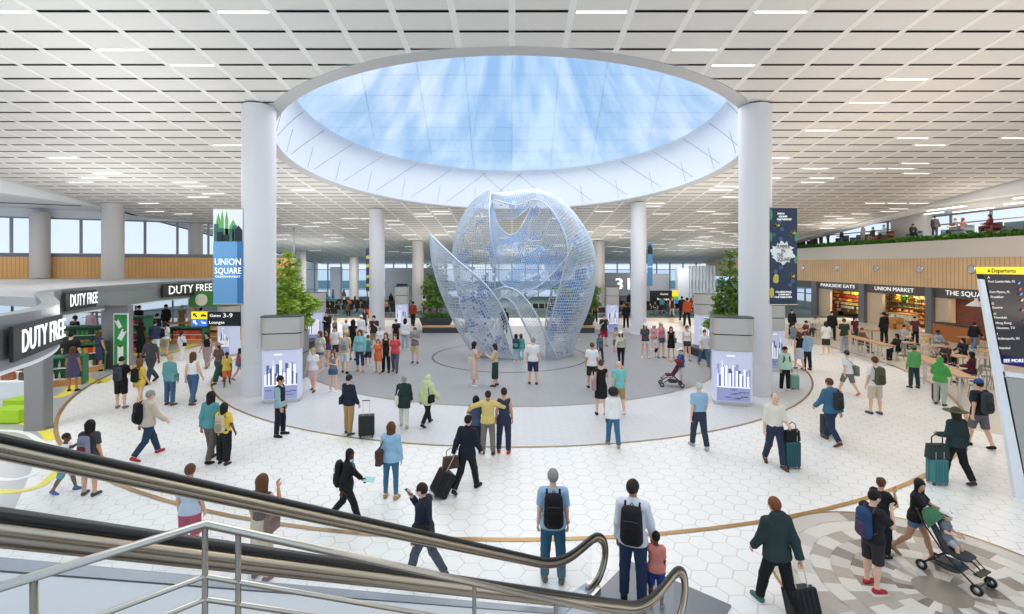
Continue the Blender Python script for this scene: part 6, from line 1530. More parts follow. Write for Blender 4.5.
# ---------------------------------------------------------------- carried things
def sdfpart(nm, prims, m, parent, h=0.012, k=0.02, cuts=()):
    return obj(nm, np_mesh(nm, [sdf_mesh(prims, h, 0, k, cuts=cuts)]), m, parent)
def backpack(per, label, c='black', c2=None, s=1.0, side=0.0):
    root, j, W = per; S = j['s']; R = root.rotation_euler.z
    s = s*0.92; pt = (j['chest'][0]+j['chest'][1])/2; y = pt[1]-0.118*S
    t = thing('backpack', label, 'backpack', W((side, 0, 0)), R); t.scale = root.scale; x0 = 0
    zc = pt[2]-0.06*S; m = cmat(col(c), 0.7); m2 = cmat(col(c2 or tuple(max(0,int(q*0.75)) for q in col(c))), 0.7); w = 0.115*S*s
    bd_ = sdfpart('body', [Prim((-w*0.45,y-0.07*S*s,zc+0.17*S*s),(-w*0.5,y-0.075*S*s,zc-0.17*S*s),0.085*S*s,0.095*S*s,(1,0.85,1)), Prim((w*0.45,y-0.07*S*s,zc+0.17*S*s),(w*0.5,y-0.075*S*s,zc-0.17*S*s),0.085*S*s,0.095*S*s,(1,0.85,1))], m, t, 0.014, 0.06)
    sdfpart('pocket', [Prim((-w*0.4,y-0.145*S*s,zc-0.03*S*s),(-w*0.4,y-0.145*S*s,zc-0.15*S*s),0.05*S*s,0.055*S*s,(1,0.6,1)), Prim((w*0.4,y-0.145*S*s,zc-0.03*S*s),(w*0.4,y-0.145*S*s,zc-0.15*S*s),0.05*S*s,0.055*S*s,(1,0.6,1))], m2, bd_, 0.012, 0.05)
    zt = j['neck'][0][2]
    for sd in (-1,1):
        x = sd*0.095*S; b = MB(); b.tube([(x,y-0.01*S,zc+0.17*S),(x*1.05,y+0.06*S,zt+0.035*S),(x*1.1,pt[1]+0.03*S,zt+0.03*S),(x*1.15,pt[1]+0.125*S,zt-0.09*S),(x*1.3,pt[1]+0.13*S,zc+0.02*S),(x*1.55,pt[1]+0.03*S,zc-0.14*S),(x*1.2,y-0.02*S,zc-0.17*S)], 0.017*S, 6, sx=1.4); b.build('strap', m2, t, smooth=True)
    b = MB(); b.tube([(-0.03*S,y-0.03*S,zc+0.235*S*s),(0,y-0.035*S,zc+0.285*S*s),(0.03*S,y-0.03*S,zc+0.235*S*s)], 0.008*S, 6); b.build('top_handle', m2, t, smooth=True)
    b = MB(); b.tube([(-w*0.8,y-0.15*S*s,zc+0.08*S*s),(0,y-0.175*S*s,zc+0.10*S*s),(w*0.8,y-0.15*S*s,zc+0.08*S*s)], 0.006*S, 5); b.build('zip', M_dgrey, bd_)
    return t
def shoulder_bag(per, label, c='brown', side=1, s=1.0, cross=False, name='shoulder_bag'):
    root, j, W = per; S = j['s']; m = cmat(col(c), 0.55, 'leather'); t = thing(name, label, 'bag', W((0,0,0)), root.rotation_euler.z); t.scale = root.scale
    sh = j[('R' if side > 0 else 'L')+'arm'][0]; hz = j['pelvis'][0][2]+0.02*S; x = side*0.225*S; y = -0.05*S; w = 0.13*S*s; hh = 0.12*S*s
    o = MB().prism([(-w,-hh),(w,-hh),(w*0.85,hh),(-w*0.85,hh)], -0.05*S*s, 0.05*S*s, (0,0,0), 'x').build('body', m, t, bevel=0.02*S*s); o.location = (x,y,hz)
    st = j[('L' if side > 0 else 'R')+'arm'][0] if cross else sh; f = 0.75
    tx = st[0]*f; tz = j['neck'][0][2]+0.02*S
    b = MB(); b.tube([(x,y-w*0.7,hz+hh),((x+tx)/2*1.05,-0.15*S if cross else y-0.08*S,(hz+tz)/2+0.05*S),(tx,-0.045*S,tz+0.02*S),((x+tx)/2*1.05,0.15*S if cross else y+0.1*S,(hz+tz)/2+0.04*S),(x,y+w*0.7,hz+hh)], 0.011*S, 6, sx=1.5); b.build('strap', m, t, smooth=True)
    b = MB(); b.box((x+side*0.052*S*s,y,hz+hh*0.4), (0.008,w*1.6,hh*0.9)); b.build('flap', cmat(tuple(int(q*0.8) for q in col(c)), 0.55, 'leather'), t)
    return t
def suitcase(p, rot, label, c='dgreen', h=0.56, w=0.38, d=0.24, handle=0.42, tilt=0.0, tdir=0.0):
    t = thing('suitcase', label, 'suitcase', (p[0],p[1],0), R_(rot)); m = cmat(col(c), 0.4, 'shell')
    if tilt: t.rotation_mode = 'XYZ'; t.rotation_euler = (R_(tilt), 0, R_(rot))
    b = MB(); b.rbox((0,0,0.06+h/2), (w,d,h), 0.055, 4); sh_ = b.build('shell', m, t, bevel=0.03)
    b = MB()
    for i in range(5):
        x = -w*0.36+w*0.72*i/4
        for s in (-1,1): b.box((x,s*d/2,0.06+h/2), (0.018,0.014,h*0.84))
    b.build('rib', cmat(tuple(int(q*0.82) for q in col(c)), 0.4, 'shell'), sh_)
    b = MB(); b.box((0,0,0.06+h/2), (w+0.004,0.014,h+0.004)); b.build('zip_seam', M_black, sh_)
    for sx in (-1,1):
        for sy in (-1,1):
            b = MB(); b.lathe([(0.03,-0.012),(0.03,0.012)], (sx*w*0.38,sy*d*0.32,0.031), 12, M=Matrix.Rotation(math.pi/2,3,'Y')); b.box((sx*w*0.38,sy*d*0.32,0.055), (0.03,0.03,0.03)); b.build('wheel', M_black, t)
    if handle:
        b = MB(); z = 0.06+h; b.tube([(-0.09,-d*0.3,z-0.02),(-0.09,-d*0.3,z+handle)], 0.008, 6); b.tube([(0.09,-d*0.3,z-0.02),(0.09,-d*0.3,z+handle)], 0.008, 6); ht_ = b.build('handle_tube', M_steel, t)
        b = MB(); b.tube([(-0.11,-d*0.3,z+handle),(0.11,-d*0.3,z+handle)], 0.014, 8); b.build('grip', M_black, ht_)
    return t
def stroller(p, rot, label, canopy='green', seat='black', toddler=None):
    t = thing('stroller', label, 'stroller', (p[0],p[1],0), R_(rot)); mf = M_black; mc = cmat(col(canopy), 0.8); ms = cmat(col(seat), 0.8)
    for sd in (-1,1):
        x = sd*0.23
        b = MB(); b.tube([(x,-0.42,1.02),(x,-0.34,0.86),(x,-0.02,0.45),(x*1.05,0.42,0.12)], 0.014, 8); b.tube([(x,-0.02,0.45),(x*1.05,-0.36,0.12)], 0.013, 8); b.tube([(x,0.22,0.30),(x,-0.2,0.28)], 0.01, 6); b.build('frame_side', mf, t, smooth=True)
        for y in (-0.36, 0.42):
            b = MB(); Mx = Matrix.Rotation(math.pi/2,3,'Y'); b.lathe([(0.05,-0.02),(0.085,-0.024),(0.088,0),(0.085,0.024),(0.05,0.02)], (x*1.05,y,0.088), 20, M=Mx); wh_ = b.build('wheel', M_rubber, t, smooth=True)
            b = MB(); b.lathe([(0.001,-0.02),(0.05,-0.018),(0.05,0.018),(0.001,0.02)], (x*1.05,y,0.088), 16, M=Matrix.Rotation(math.pi/2,3,'Y')); b.build('hub', M_steelw, wh_, smooth=True)
    b = MB(); b.tube([(-0.23,-0.42,1.02),(-0.2,-0.46,1.05),(0.2,-0.46,1.05),(0.23,-0.42,1.02)], 0.018, 8); b.build('push_bar', mf, t, smooth=True)
    b = MB(); b.tube([(-0.24,0.42,0.12),(0.24,0.42,0.12)], 0.012, 6); b.tube([(-0.24,-0.36,0.12),(0.24,-0.36,0.12)], 0.012, 6); b.build('axle', mf, t)
    sdfpart('seat', [Prim((-0.12,0.14,0.46),(0.12,0.14,0.46),0.07,0.07,(1,2.0,0.6)), Prim((-0.12,-0.05,0.50),(-0.12,-0.24,0.84),0.07,0.06,(1,0.7,1)), Prim((0.12,-0.05,0.50),(0.12,-0.24,0.84),0.07,0.06,(1,0.7,1))], ms, t, 0.014, 0.06)
    b = MB(); n = 7
    for i in range(n):
        a0, a1 = R_(95+70*i/n-40), R_(95+70*(i+1)/n-40)
        vs = []
        for a in (a0, a1):
            for k_ in range(9):
                ph = math.pi*k_/8; vs.append((-0.24*math.cos(ph), -0.25-0.36*math.cos(a)*(-1)*0.9*math.sin(ph)**0.6*0.9-0.0, 0.80+0.30*math.sin(a)*math.sin(ph)**0.6))
        b.add(vs, [(k_,k_+1,9+k_+1,9+k_) for k_ in range(8)])
    o = b.build('canopy', mc, t, smooth=True); sm = o.modifiers.new('thick', 'SOLIDIFY'); sm.thickness = 0.012
    sdfpart('basket', [Prim((-0.14,-0.02,0.21),(0.14,-0.02,0.21),0.08,0.08,(1,2.4,0.7))], M_dgrey, t, 0.016, 0.02)
    b = MB(); b.box((0,0.40,0.3), (0.36,0.1,0.02)); b.tube([(-0.2,0.2,0.42),(-0.15,0.4,0.3)], 0.01, 6); b.tube([(0.2,0.2,0.42),(0.15,0.4,0.3)], 0.01, 6); b.build('foot_rest', mf, t)
    return t
def purse_at(p, rot, label, c, s=1.0, name='handbag'): return hand_bag(p, rot, cmat(col(c), 0.55, 'leather'), label, s, name)
def wrist(per, n):
    root, j, W = per; w = j[n+'arm'][2]+j[n+'arm'][3]*0.09*j['s']; return W(tuple(w))
# ================================================================ the people in the hall
def fyH(hy, H): return (hy-(H/HC)*HOR)/(1-H/HC)
# --- front and middle, one by one
person(G(66,492), 1.30, 75, 'reachup', 'boy in white tee and blue shorts walking with arm raised at the left', top=('tee','white'), bot=('shorts','teal'), hair=('short','dark'), skin='d', shoes='blue', child=True)
a = PP(90,495,419,355,'stand','woman in dark top with long black hair standing beside the boy', top=('tee','dgrey'), bot=('short','djeans'), hair=('long','black'), skin='m', shoes='black', fem=True); backpack(a, 'grey and plum backpack on the woman beside the boy', (128,132,156), 'maroon')
a = PP(148,457,388,28,'walk','man in long beige jacket and jeans walking away', top=('jacket',(206,190,170)), bot=('trousers','djeans'), hair=('short','grey'), shoes='red'); backpack(a, 'big black backpack slung beside the beige jacketed man', 'black', s=1.15, side=-0.12)
a = PP(211,461,390,8,'stroll','woman in teal top and brown trousers with long black hair', top=('long','teal'), bot=('trousers',(104,94,86)), hair=('xlong','black'), skin='m', shoes='black', fem=True)
a = PP(224,464,402,2,'hold','girl in yellow tee and wide black trousers', top=('tee','yellow'), bot=('wide','black'), hair=('long','black'), skin='d', shoes='dbrown', fem=True); backpack(a, 'beige backpack on the girl in the yellow tee', (206,184,150), s=1.0)
a = PP(170,405,354,5,'stand','woman in teal jacket and jeans with fair hair tied up', top=('jacket',(96,164,168)), bot=('trousers','jeans'), hair=('short','blond'), shoes='brown', fem=True); shoulder_bag(a, 'teal shoulder bag with red strap on the fair haired woman', (110,170,172), 1, 1.1, True)
PP(193,404,351,5,'stroll','woman in white sleeveless top and jeans with long brown hair', top=('tank','white'), bot=('trousers','jeans'), hair=('long','brown'), shoes='brown', fem=True)
a = PP(121,408,356,350,'phone','man in black tee and shorts looking down', top=('tee','black'), bot=('shorts','black'), hair=('short','dark'), shoes='grey', nod=0.6); backpack(a, 'dark grey backpack on the man in black shorts', (70,74,82))
a = PP(140,407,358,15,'stroll','girl in yellow top and shorts with auburn ponytail', top=('tee','yellow'), bot=('short',(226,190,60)), hair=('long','auburn'), shoes='brown', fem=True); backpack(a, 'black backpack on the girl with auburn hair', 'black', s=1.05)
PP(151,383,334,185,'walk','man in charcoal polo and trousers walking towards us by the green poster', top=('polo',(74,74,78)), bot=('trousers','dgrey'), hair=('short','dark'), skin='d', shoes='black')
PP(73,391,346,340,'stand','woman in purple dress by the low green shelving', dress=('purple',0.42,0.3), hair=('long','brown'), skin='t', shoes='black', fem=True)
PP(71,382,331,350,'stand','big man in black tee before the green shelving', top=('tee','black'), bot=('trousers','khaki'), hair=('short','black'), shoes='black', wide=1.25)
PP(99,371,331,5,'rest','woman in dark floral dress at the poster pillar', dress=((60,66,104),0.5,0), hair=('bob','brown'), skin='m', shoes='black', fem=True)
a = PP(280,436,375,85,'rest','man in dark vest with teal sleeves standing in profile by the left kiosk', top=('long',(150,186,190)), bot=('trousers','dnavy'), hair=('short','black'), skin='m', shoes='black')
def f_vest(per):
    root, j, W = per; s = j['s']; pr = bprims(j, False, False); 
    o = obj('vest', np_mesh('vest', [sdf_mesh(pr['chest']+pr['waist'], 0.016, 0.03*s, 0.03, sub=[Prim(j['neck'][0]+np.array([0,0.05,0.03]), j['neck'][1], 0.07*s, 0.1*s)], cuts=[(j['waist'][1]+np.array([0,0,-0.03]), (0,0,-1))])]), cmat(C['navy']), root); return o
f_vest(a)
PP(190,560,463,350,'stand','man in grey tee and crimson shorts seen through the escalator glass', top=('tee',(186,198,214)), bot=('shorts','crimson'), hair=('short','brown'), skin='m', shoes='navy', wide=0.86)
a = PP(262,578,473,10,'hand_up','woman with long brown hair in brown top and beige skirt behind the handrail', top=('tank',(84,62,60)), bot=('midi',(206,188,160)), hair=('long','brown'), skin='m', shoes='maroon', fem=True); shoulder_bag(a, 'brown leather bag on the woman in the beige skirt', (128,86,70), 1, 1.2)
a = PP(349,434,374,30,'hold','man in navy sweater and tan trousers by the outer brass ring', top=('long','navy'), bot=('trousers','tan'), hair=('short','dark'), shoes='dteal'); shoulder_bag(a, 'small dark green bag at the hip of the navy sweater man', 'dgreen', -1, 0.9, True); suitcase(G(366.5,437), 12, 'dark green upright suitcase of the navy sweater man', (40,52,46), 0.58, 0.44)
a = PP(404,427,375,355,'stroll','person in long dark green coat with white trousers and grey hair', top=('coat','dgreen'), bot=('trousers','offw'), hair=('short','grey'), shoes='beige'); shoulder_bag(a, 'cream tote bag on the dark green coat', 'cream', -1, 1.2)
a = PP(427,425,373,30,'walk','person in pale green hooded puffer coat and black trousers', top=('puffer','lime'), bot=('trousers','black'), hair=('bald','dark'), shoes='black', fem=True, hat=('scarf','lime')); shoulder_bag(a, 'black handbag on the pale green puffer coat', 'black', 1, 1.1)
a = PP(391,498,421,5,'stand','woman in pale blue top and blue leggings with long brown hair', top=('coat',(150,196,226)) if False else ('jacket',(150,196,226)), bot=('leggings',(58,116,148)), hair=('long','brown'), shoes='tan', fem=True); shoulder_bag(a, 'dark brown shoulder bag on the woman in pale blue', (84,62,52), -1, 1.5)
a = PP(347,522,446,80,'walk2','woman in black suit walking right with papers in hand', top=('suit','black'), bot=('trousers','black'), hair=('long','black'), skin='dd', shoes='black', fem=True, yaw=50); j_ = a[1]; n0_ = j_['neck'][0]; sdfpart('scarf', [Prim(n0_+np.array([0,0.075,0.02]), n0_+np.array([0,0.115,-0.16]), 0.028, 0.03, (1,0.6,1))], cmat((70,150,190)), a[0]); sdfpart('collar', [Prim(n0_+np.array([-0.03,0.06,0.045]), n0_+np.array([0.03,0.06,0.045]), 0.03, 0.03)], cmat(C['white']), a[0]); backpack(a, 'square black backpack on the woman in the black suit', 'black', s=1.25)
o = MB().box((0,0,0), (0.22,0.15,0.005)).build('document', cmat((176,222,222), 0.5, 'paper')); w_ = wrist(a, 'L'); o.location = w_+Vector((0.10,0,0.02)); o.rotation_euler = (0.3,0.1,0); tag(o, 'pale blue papers held by the woman in the black suit', 'papers')
a = PP(425,580,480,285,'walkphone','man in navy suit striding left behind the handrail', top=('suit','navy'), bot=('trousers','navy'), hair=('short','dark'), shoes='black'); shoulder_bag(a, 'black briefcase bag swinging behind the navy suited man', 'black', -1, 1.5)
o = MB().rbox((0,0,0), (0.075,0.15,0.009), 0.01, 3).build('phone', M_black); o.location = wrist(a, 'R')+Vector((-0.02,0.02,0.02)); o.rotation_euler = (0.5,0.2,1.2); tag(o, 'dark phone in the hand of the navy suited man', 'phone')
a = PP(467,491,413,25,'pull2','man in black suit pulling a trolley case', top=('suit','dnavy'), bot=('trousers','black'), hair=('short','black'), shoes='black', grips='L')
suitcase(G(436,497), -62, 'black trolley case tilted behind the man in the black suit', 'black', 0.5, 0.42, 0.3, 0.5, -30); purse_at(G(436,497)+Vector((0.29,0.16,0.54)), 20, 'brown briefcase riding on the tilted black trolley case', (86,58,50), 1.1, 'briefcase')
PP(476,452,395,5,'hugright','small person in blue top on the left of the embracing trio', top=('tee',(70,84,116)), bot=('trousers','navy'), hair=('bob','black'), skin='m', shoes='dgrey', fem=True)
PP(488,454,390,0,'armsout','man in yellow sweater with arms round both neighbours', top=('long','mustard'), bot=('trousers','taupe'), hair=('short','dark'), skin='t', shoes='dgrey')
PP(504,453,387,2,'rest','woman in navy sleeveless top and navy trousers with red shoes', top=('tank',(52,60,84)), bot=('trousers',(46,54,76)), hair=('bun','dark'), skin='m', shoes='red', fem=True)
a = PP(474,386,341,75,'fold','woman in long floral dress facing the other woman by the sculpture', dress=((226,196,176),0.74,0.5), hair=('long','black'), skin='m', shoes='white', fem=True); shoulder_bag(a, 'cream bag on the woman in the floral dress', 'cream', -1, 1.1)
PP(495,386,343,275,'fold','woman in beige blouse and long dark skirt by the sculpture', top=('blouse',(206,182,152)), bot=('midi',(48,64,66)), hair=('bob','dark'), skin='l', shoes='dbrown', fem=True)
a = PP(516,362,333,0,'stand','girl in dark top and pale teal leggings with a teal backpack', top=('tee','dgrey'), bot=('leggings',(150,214,214)), hair=('long','black'), shoes='white', fem=True, child=True); backpack(a, 'black and teal backpack of the left girl before the sculpture', (44,84,92), 'teal', 1.2)
a = PP(521,362,333,10,'stand','girl in teal jacket right of the backpack girl', top=('jacket','teal'), bot=('leggings',(140,206,208)), hair=('long','brown'), shoes='white', fem=True, child=True)
PP(533,384,337,2,'stand','man in white tee and navy shorts facing the sculpture', top=('tee','white'), bot=('shorts',(52,58,92)), hair=('short','grey'), shoes='brown')
PP(505,333,308,2,'stroll','man in black walking away under the sculpture arch', top=('jacket','black'), bot=('trousers',(70,60,56)), hair=('short','dark'), shoes='dbrown')
a = PP(553,581,468,2,'stand','man in pale blue tee and jeans with an orange wristband', top=('tee',(150,188,220)), bot=('trousers',(44,94,124)), hair=('short','grey'), shoes='brown'); backpack(a, 'black backpack with small blue mark on the pale blue tee', 'black', s=1.12)
o = bpy.data.objects.new('wristband', None) if False else None
b = MB(); j_ = a[1]; w0 = j_['Rarm'][2]; b.tube([(w0[0]+0.034*math.cos(t), w0[1]+0.034*math.sin(t), w0[2]+0.02) for t in np.linspace(0,2*math.pi,13)[:-1]], 0.009, 6, closed=True); b.build('wristband', cmat(C['orange']), a[0])
b = MB(); b.box((0.02,-0.335,1.12), (0.09,0.006,0.03)); 
a2 = person(G(633,604), 1.76, 20, 'handhold', 'man in white shirt and dark jeans at the foot of the escalator', top=('shirt',(226,226,236)), bot=('trousers',(46,60,94)), hair=('short','dark'), skin='t', shoes='black', yaw=25, z=0.026, grips='R'); backpack(a2, 'black backpack of the white shirted man by the escalator', (36,34,36), s=1.15)
person(G(656,607), 1.06, 15, 'childhand', 'small child in coral tee and blue shorts holding a hand by the escalator', top=('tee','coral'), bot=('shorts',(40,70,150)), hair=('short','black'), skin='d', shoes='grey', child=True, z=0.026)
a = PP(777,611,495,352,'pull','man in dark green hoodie and black trousers pulling a black case', top=('hood',(44,62,62)), bot=('trousers',(22,24,26)), hair=('short','auburn'), shoes=(60,120,118), grips='R')
suitcase(G(806,622), 10, 'black wheeled case pulled by the man in the dark green hoodie', 'black', 0.36, 0.42, 0.26, 0.55, -20)
a = PP(873,588,489,80,'hand_up','young man in black tee and shorts with red trainers looking down', top=('tee',(40,38,42)), bot=('shorts',(56,52,56)), hair=('short','black'), skin='l', shoes='red', nod=0.4, yaw=5); backpack(a, 'blue backpack on the young man with red trainers', (40,72,116), (86,60,90), 1.1)
PP(881,555,477,70,'hand_up','woman in black with brown hair in a bun behind the young man', top=('tee','black'), bot=('wide','black'), hair=('bun','brown'), skin='m', shoes='black', fem=True)
a = PP(916,558,475,140,'push','woman in black tee and denim shorts pushing the green stroller', top=('tee','black'), bot=('short','ljeans'), hair=('long','black'), skin='m', shoes='tan', fem=True, grips='LR', yaw=40)
sp0 = G(953,577); st_ = stroller(sp0, -155, 'green canopied stroller with a toddler in white cap', (70,130,92), 'dgrey'); st_.scale = (0.88,)*3
def toddler(base, rot, label, **kw):
    a = R_(rot); f = Vector((-math.sin(a), math.cos(a), 0)); q = base-f*0.10
    person(Vector((q.x,q.y,0)), 0.82, -rot, 'toddler', label, child=True, z=0.30, **kw)
toddler(sp0, -155, 'toddler in white cap and blue shoes sitting in the green stroller', top=('tee',(120,124,136)), bot=('shorts','lgrey'), hair=('short','brown'), shoes=(50,130,180), hat=('cap','white'))
a = PP(775,466,391,185,'bagarm','balding man in cream sweater and navy trousers facing us', top=('roll','cream'), bot=('trousers',(48,58,84)), hair=('fringe','grey'), shoes='brown', grips='L')
suitcase(G(791.5,468), 5, 'teal upright suitcase of the man in the cream sweater', 'dteal', 0.60, 0.36, 0.25, 0.3)
purse_at(G(791.5,468)+Vector((0,-0.02,0.66)), 10, 'black bag standing on the teal suitcase of the cream sweater man', 'black', 1.15)
PP(699,448,381,357,'stroll','man in pale blue polo and dark trousers walking away', top=('polo',(146,188,220)), bot=('trousers',(52,62,82)), hair=('fringe','lgrey'), shoes='lgrey', skin='l')
a = PP(831,443,376,350,'walk2','man in denim blue jacket walking away with a dark case', top=('jacket',(62,110,144)), bot=('trousers',(42,58,90)), hair=('short','brown'), shoes='brown', grips='L'); backpack(a, 'dark backpack on the man in the denim blue jacket', (48,56,58), side=0.08)
suitcase(G(827.5,436), 5, 'dark upright case on the left of the denim blue jacketed man', 'dgreen', 0.56, 0.36, 0.22, 0.3)
a = PP(848,394,349,350,'walk','man in white tee and grey shorts with cap, walking away', top=('tee','white'), bot=('shorts',(120,122,120)), hair=('short','dark'), shoes='coral', hat=('cap','dgrey')); shoulder_bag(a, 'grey green duffel bag on the white tee man in cap', (110,120,112), 1, 1.6, True)
a = PP(875,414,356,358,'stand','man in white tee and beige shorts in the right aisle', top=('tee','white'), bot=('shorts',(214,198,176)), hair=('short','brown'), shoes='purple'); backpack(a, 'olive green backpack on the man in beige shorts', 'olive', s=1.15)
PP(914,388,345,2,'stand','man in green patterned jacket and dark trousers by the counter', top=('jacket',(96,170,92)), bot=('trousers',(44,66,66)), hair=('short','dark'), shoes='dgrey', skin='t', hat=('cap',(80,128,86)))
PP(940,405,357,60,'phone','person in bright green hoodie and pale trousers at the counter', top=('hood','bgreen'), bot=('trousers',(176,186,168)), hair=('bald','dark'), shoes='dgrey', hat=('scarf','bgreen'))
o = suitcase(G(936,402), 40, 'slim wine red case beside the bright green hoodie', 'wine', 0.62, 0.22, 0.2, 0.2)
a = PP(979,447,378,355,'stroll','man in black tee and grey shorts with blue cap', top=('tee',(46,46,52)), bot=('shorts',(108,108,114)), hair=('short','dark'), skin='l', shoes='black', hat=('cap','blue')); backpack(a, 'charcoal backpack on the man with the blue cap', (62,66,76), s=1.15)
a = PP(956,482,406,355,'bagarm','woman in olive hat and dark green leather jacket', top=('jacket',(44,62,60)), bot=('trousers',(32,34,34)), hair=('bob','dark'), skin='t', shoes='dgrey', fem=True, hat=('hat','olive'))
suitcase(G(937,484), 0, 'teal upright suitcase of the woman in the olive hat', (66,134,140), 0.52, 0.36, 0.25, 0.3); t_ = purse_at(G(937,484)+Vector((0,0,0.58)), 0, 'dark green bag standing on the teal suitcase by the olive hat', (44,62,60), 1.4)
a = PP(785,391,346,175,'stand','youth in mint hoodie and black trousers near the navy banner', top=('hood','mint'), bot=('trousers','black'), hair=('short','black'), shoes='white', skin='m'); suitcase(G(794,389), 10, 'mint green suitcase right of the mint hoodie', (130,184,166), 0.5, 0.34, 0.24, 0.3); backpack(a, 'black backpack behind the mint hoodie', 'black')
PP(799,370,331,10,'stroll','woman in black sleeveless top and pale grey skirt near the food court', top=('tank','black'), bot=('skirt',(206,210,220)), hair=('bob','brown'), shoes='tan', fem=True)
PP(807,370,331,350,'stand','man in pale blue shirt and dark jeans beside the grey skirt', top=('shirt',(150,182,220)), bot=('trousers','navy'), hair=('short','brown'), shoes='black')
PP(826,355,321,5,'stand','woman in white top and dark olive skirt before the food shops', top=('tee','white'), bot=('skirt','dolive'), hair=('bob','dark'), shoes='white', fem=True)
PP(844,353,318,5,'stand','man in dark green tee before the packet shelves', top=('tee','dolive'), bot=('trousers','lgrey'), hair=('short','brown'), shoes='white')
PP(681,384,347,270,'pushstand','child in blue tee and white cap holding the maroon stroller', top=('tee','blue'), bot=('shorts','white'), hair=('short','dark'), shoes='white', child=True, hat=('cap','white'))
stroller(G(672,386), 80, 'dark maroon stroller in front of the hatted group', 'maroon', 'wine')
PP(704,366,328,182,'walk','man in white tee and jeans walking towards us by the right kiosk', top=('tee','white'), bot=('trousers',(72,116,150)), hair=('short','brown'), shoes='olive')
PP(687,361,325,180,'stand','woman in white tank top and black shorts left of the white tee man', top=('tank','white'), bot=('short','dgrey'), hair=('pony','brown'), shoes='teal', fem=True)
for (x, f, h_, fc, ps, lb, kw) in (
  (645,358,323,178,'stand','woman in grey top, white shorts and white hat, leftmost of the hatted group',dict(top=('tee',(84,80,84)),bot=('short','white'),hat=('cap','white'),hair=('long','brown'),shoes='white',fem=True)),
  (654,350,324,200,'stand','woman in pink top with white hat at the back of the hatted group',dict(top=('tee','pink'),bot=('short','lgrey'),hat=('cap','white'),hair=('long','brown'),shoes='white',fem=True)),
  (657,358,336,175,'stand','small child in white tee and navy shorts in the hatted group',dict(top=('tee',(200,210,230)),bot=('shorts','navy'),hair=('short','brown'),shoes='teal',child=True)),
  (661,358,321,160,'stand','tall woman in pink vest with white hat and sunglasses in the group',dict(top=('tank',(226,120,160)),bot=('short','jeans'),hat=('cap','white'),hair=('long','blond'),shoes='grey',fem=True)),
  (671,358,326,190,'rest','woman in black dress with brown hair, rightmost of the hatted group',dict(dress=('black',0.42,0),hair=('long','brown'),shoes='tan',fem=True))):
    a = PP(x, f, h_, fc, ps, lb, **kw)
    if 'black dress' in lb: shoulder_bag(a, 'blue grey bag on the woman in black of the hatted group', (96,116,150), -1, 1.2)
a = PP(592,388,342,2,'stand','man in white tee and dark shorts right of the sculpture', top=('tee','white'), bot=('shorts',(50,48,42)), hair=('short','brown'), skin='m', shoes='black')
a = PP(601,415,359,8,'hand_up','woman in black dress with hand to her head', dress=('black',0.45,0), hair=('bun','brown'), skin='l', shoes='black', fem=True); shoulder_bag(a, 'dusty pink bag on the woman in the black dress', (176,140,140), -1, 1.4)
PP(619,413,360,357,'stroll','bald man in aqua tee and tan shorts', top=('tee','aqua'), bot=('shorts','tan'), hair=('bald','dark'), skin='l', shoes='white')
PP(613,446,387,358,'stroll','woman in white shirt and blue jeans with a big dark afro', top=('shirt','white'), bot=('trousers',(58,112,150)), hair=('afro','dark'), skin='d', shoes='tan', fem=True)
PP(600,361,333,160,'stroll','woman with wavy hair and teal bag behind the white tee man', top=('long',(86,110,112)), bot=('trousers','dgrey'), hair=('long','brown'), shoes='black', fem=True)
PP(604,346,314,178,'phone','man in dark green tee and crimson shorts beyond the sculpture', top=('tee',(50,56,46)), bot=('shorts','crimson'), hair=('short','brown'), shoes='grey')
PP(621,367,329,200,'walk','woman in floral white top and black trousers walking near the back right column', top=('blouse',(206,200,190)), bot=('leggings','black'), hair=('long','brown'), shoes='pink', fem=True, hat=('cap','white'))
PP(616,352,327,200,'stand','woman in beige top behind the floral white top', top=('tee','beige'), bot=('shorts','taupe'), hair=('long','dark'), shoes='tan', fem=True)
PP(571,340,317,178,'stand','child in pale grey at the right bench', top=('tee',(176,176,184)), bot=('shorts','lgrey'), hair=('short','brown'), shoes='grey', child=True)
PP(577,340,312,182,'stand','man in brown patterned shirt and navy shorts at the right bench', top=('tee',(150,116,104)), bot=('shorts','navy'), hair=('short','blond'), shoes='white', hat=('cap','white'))
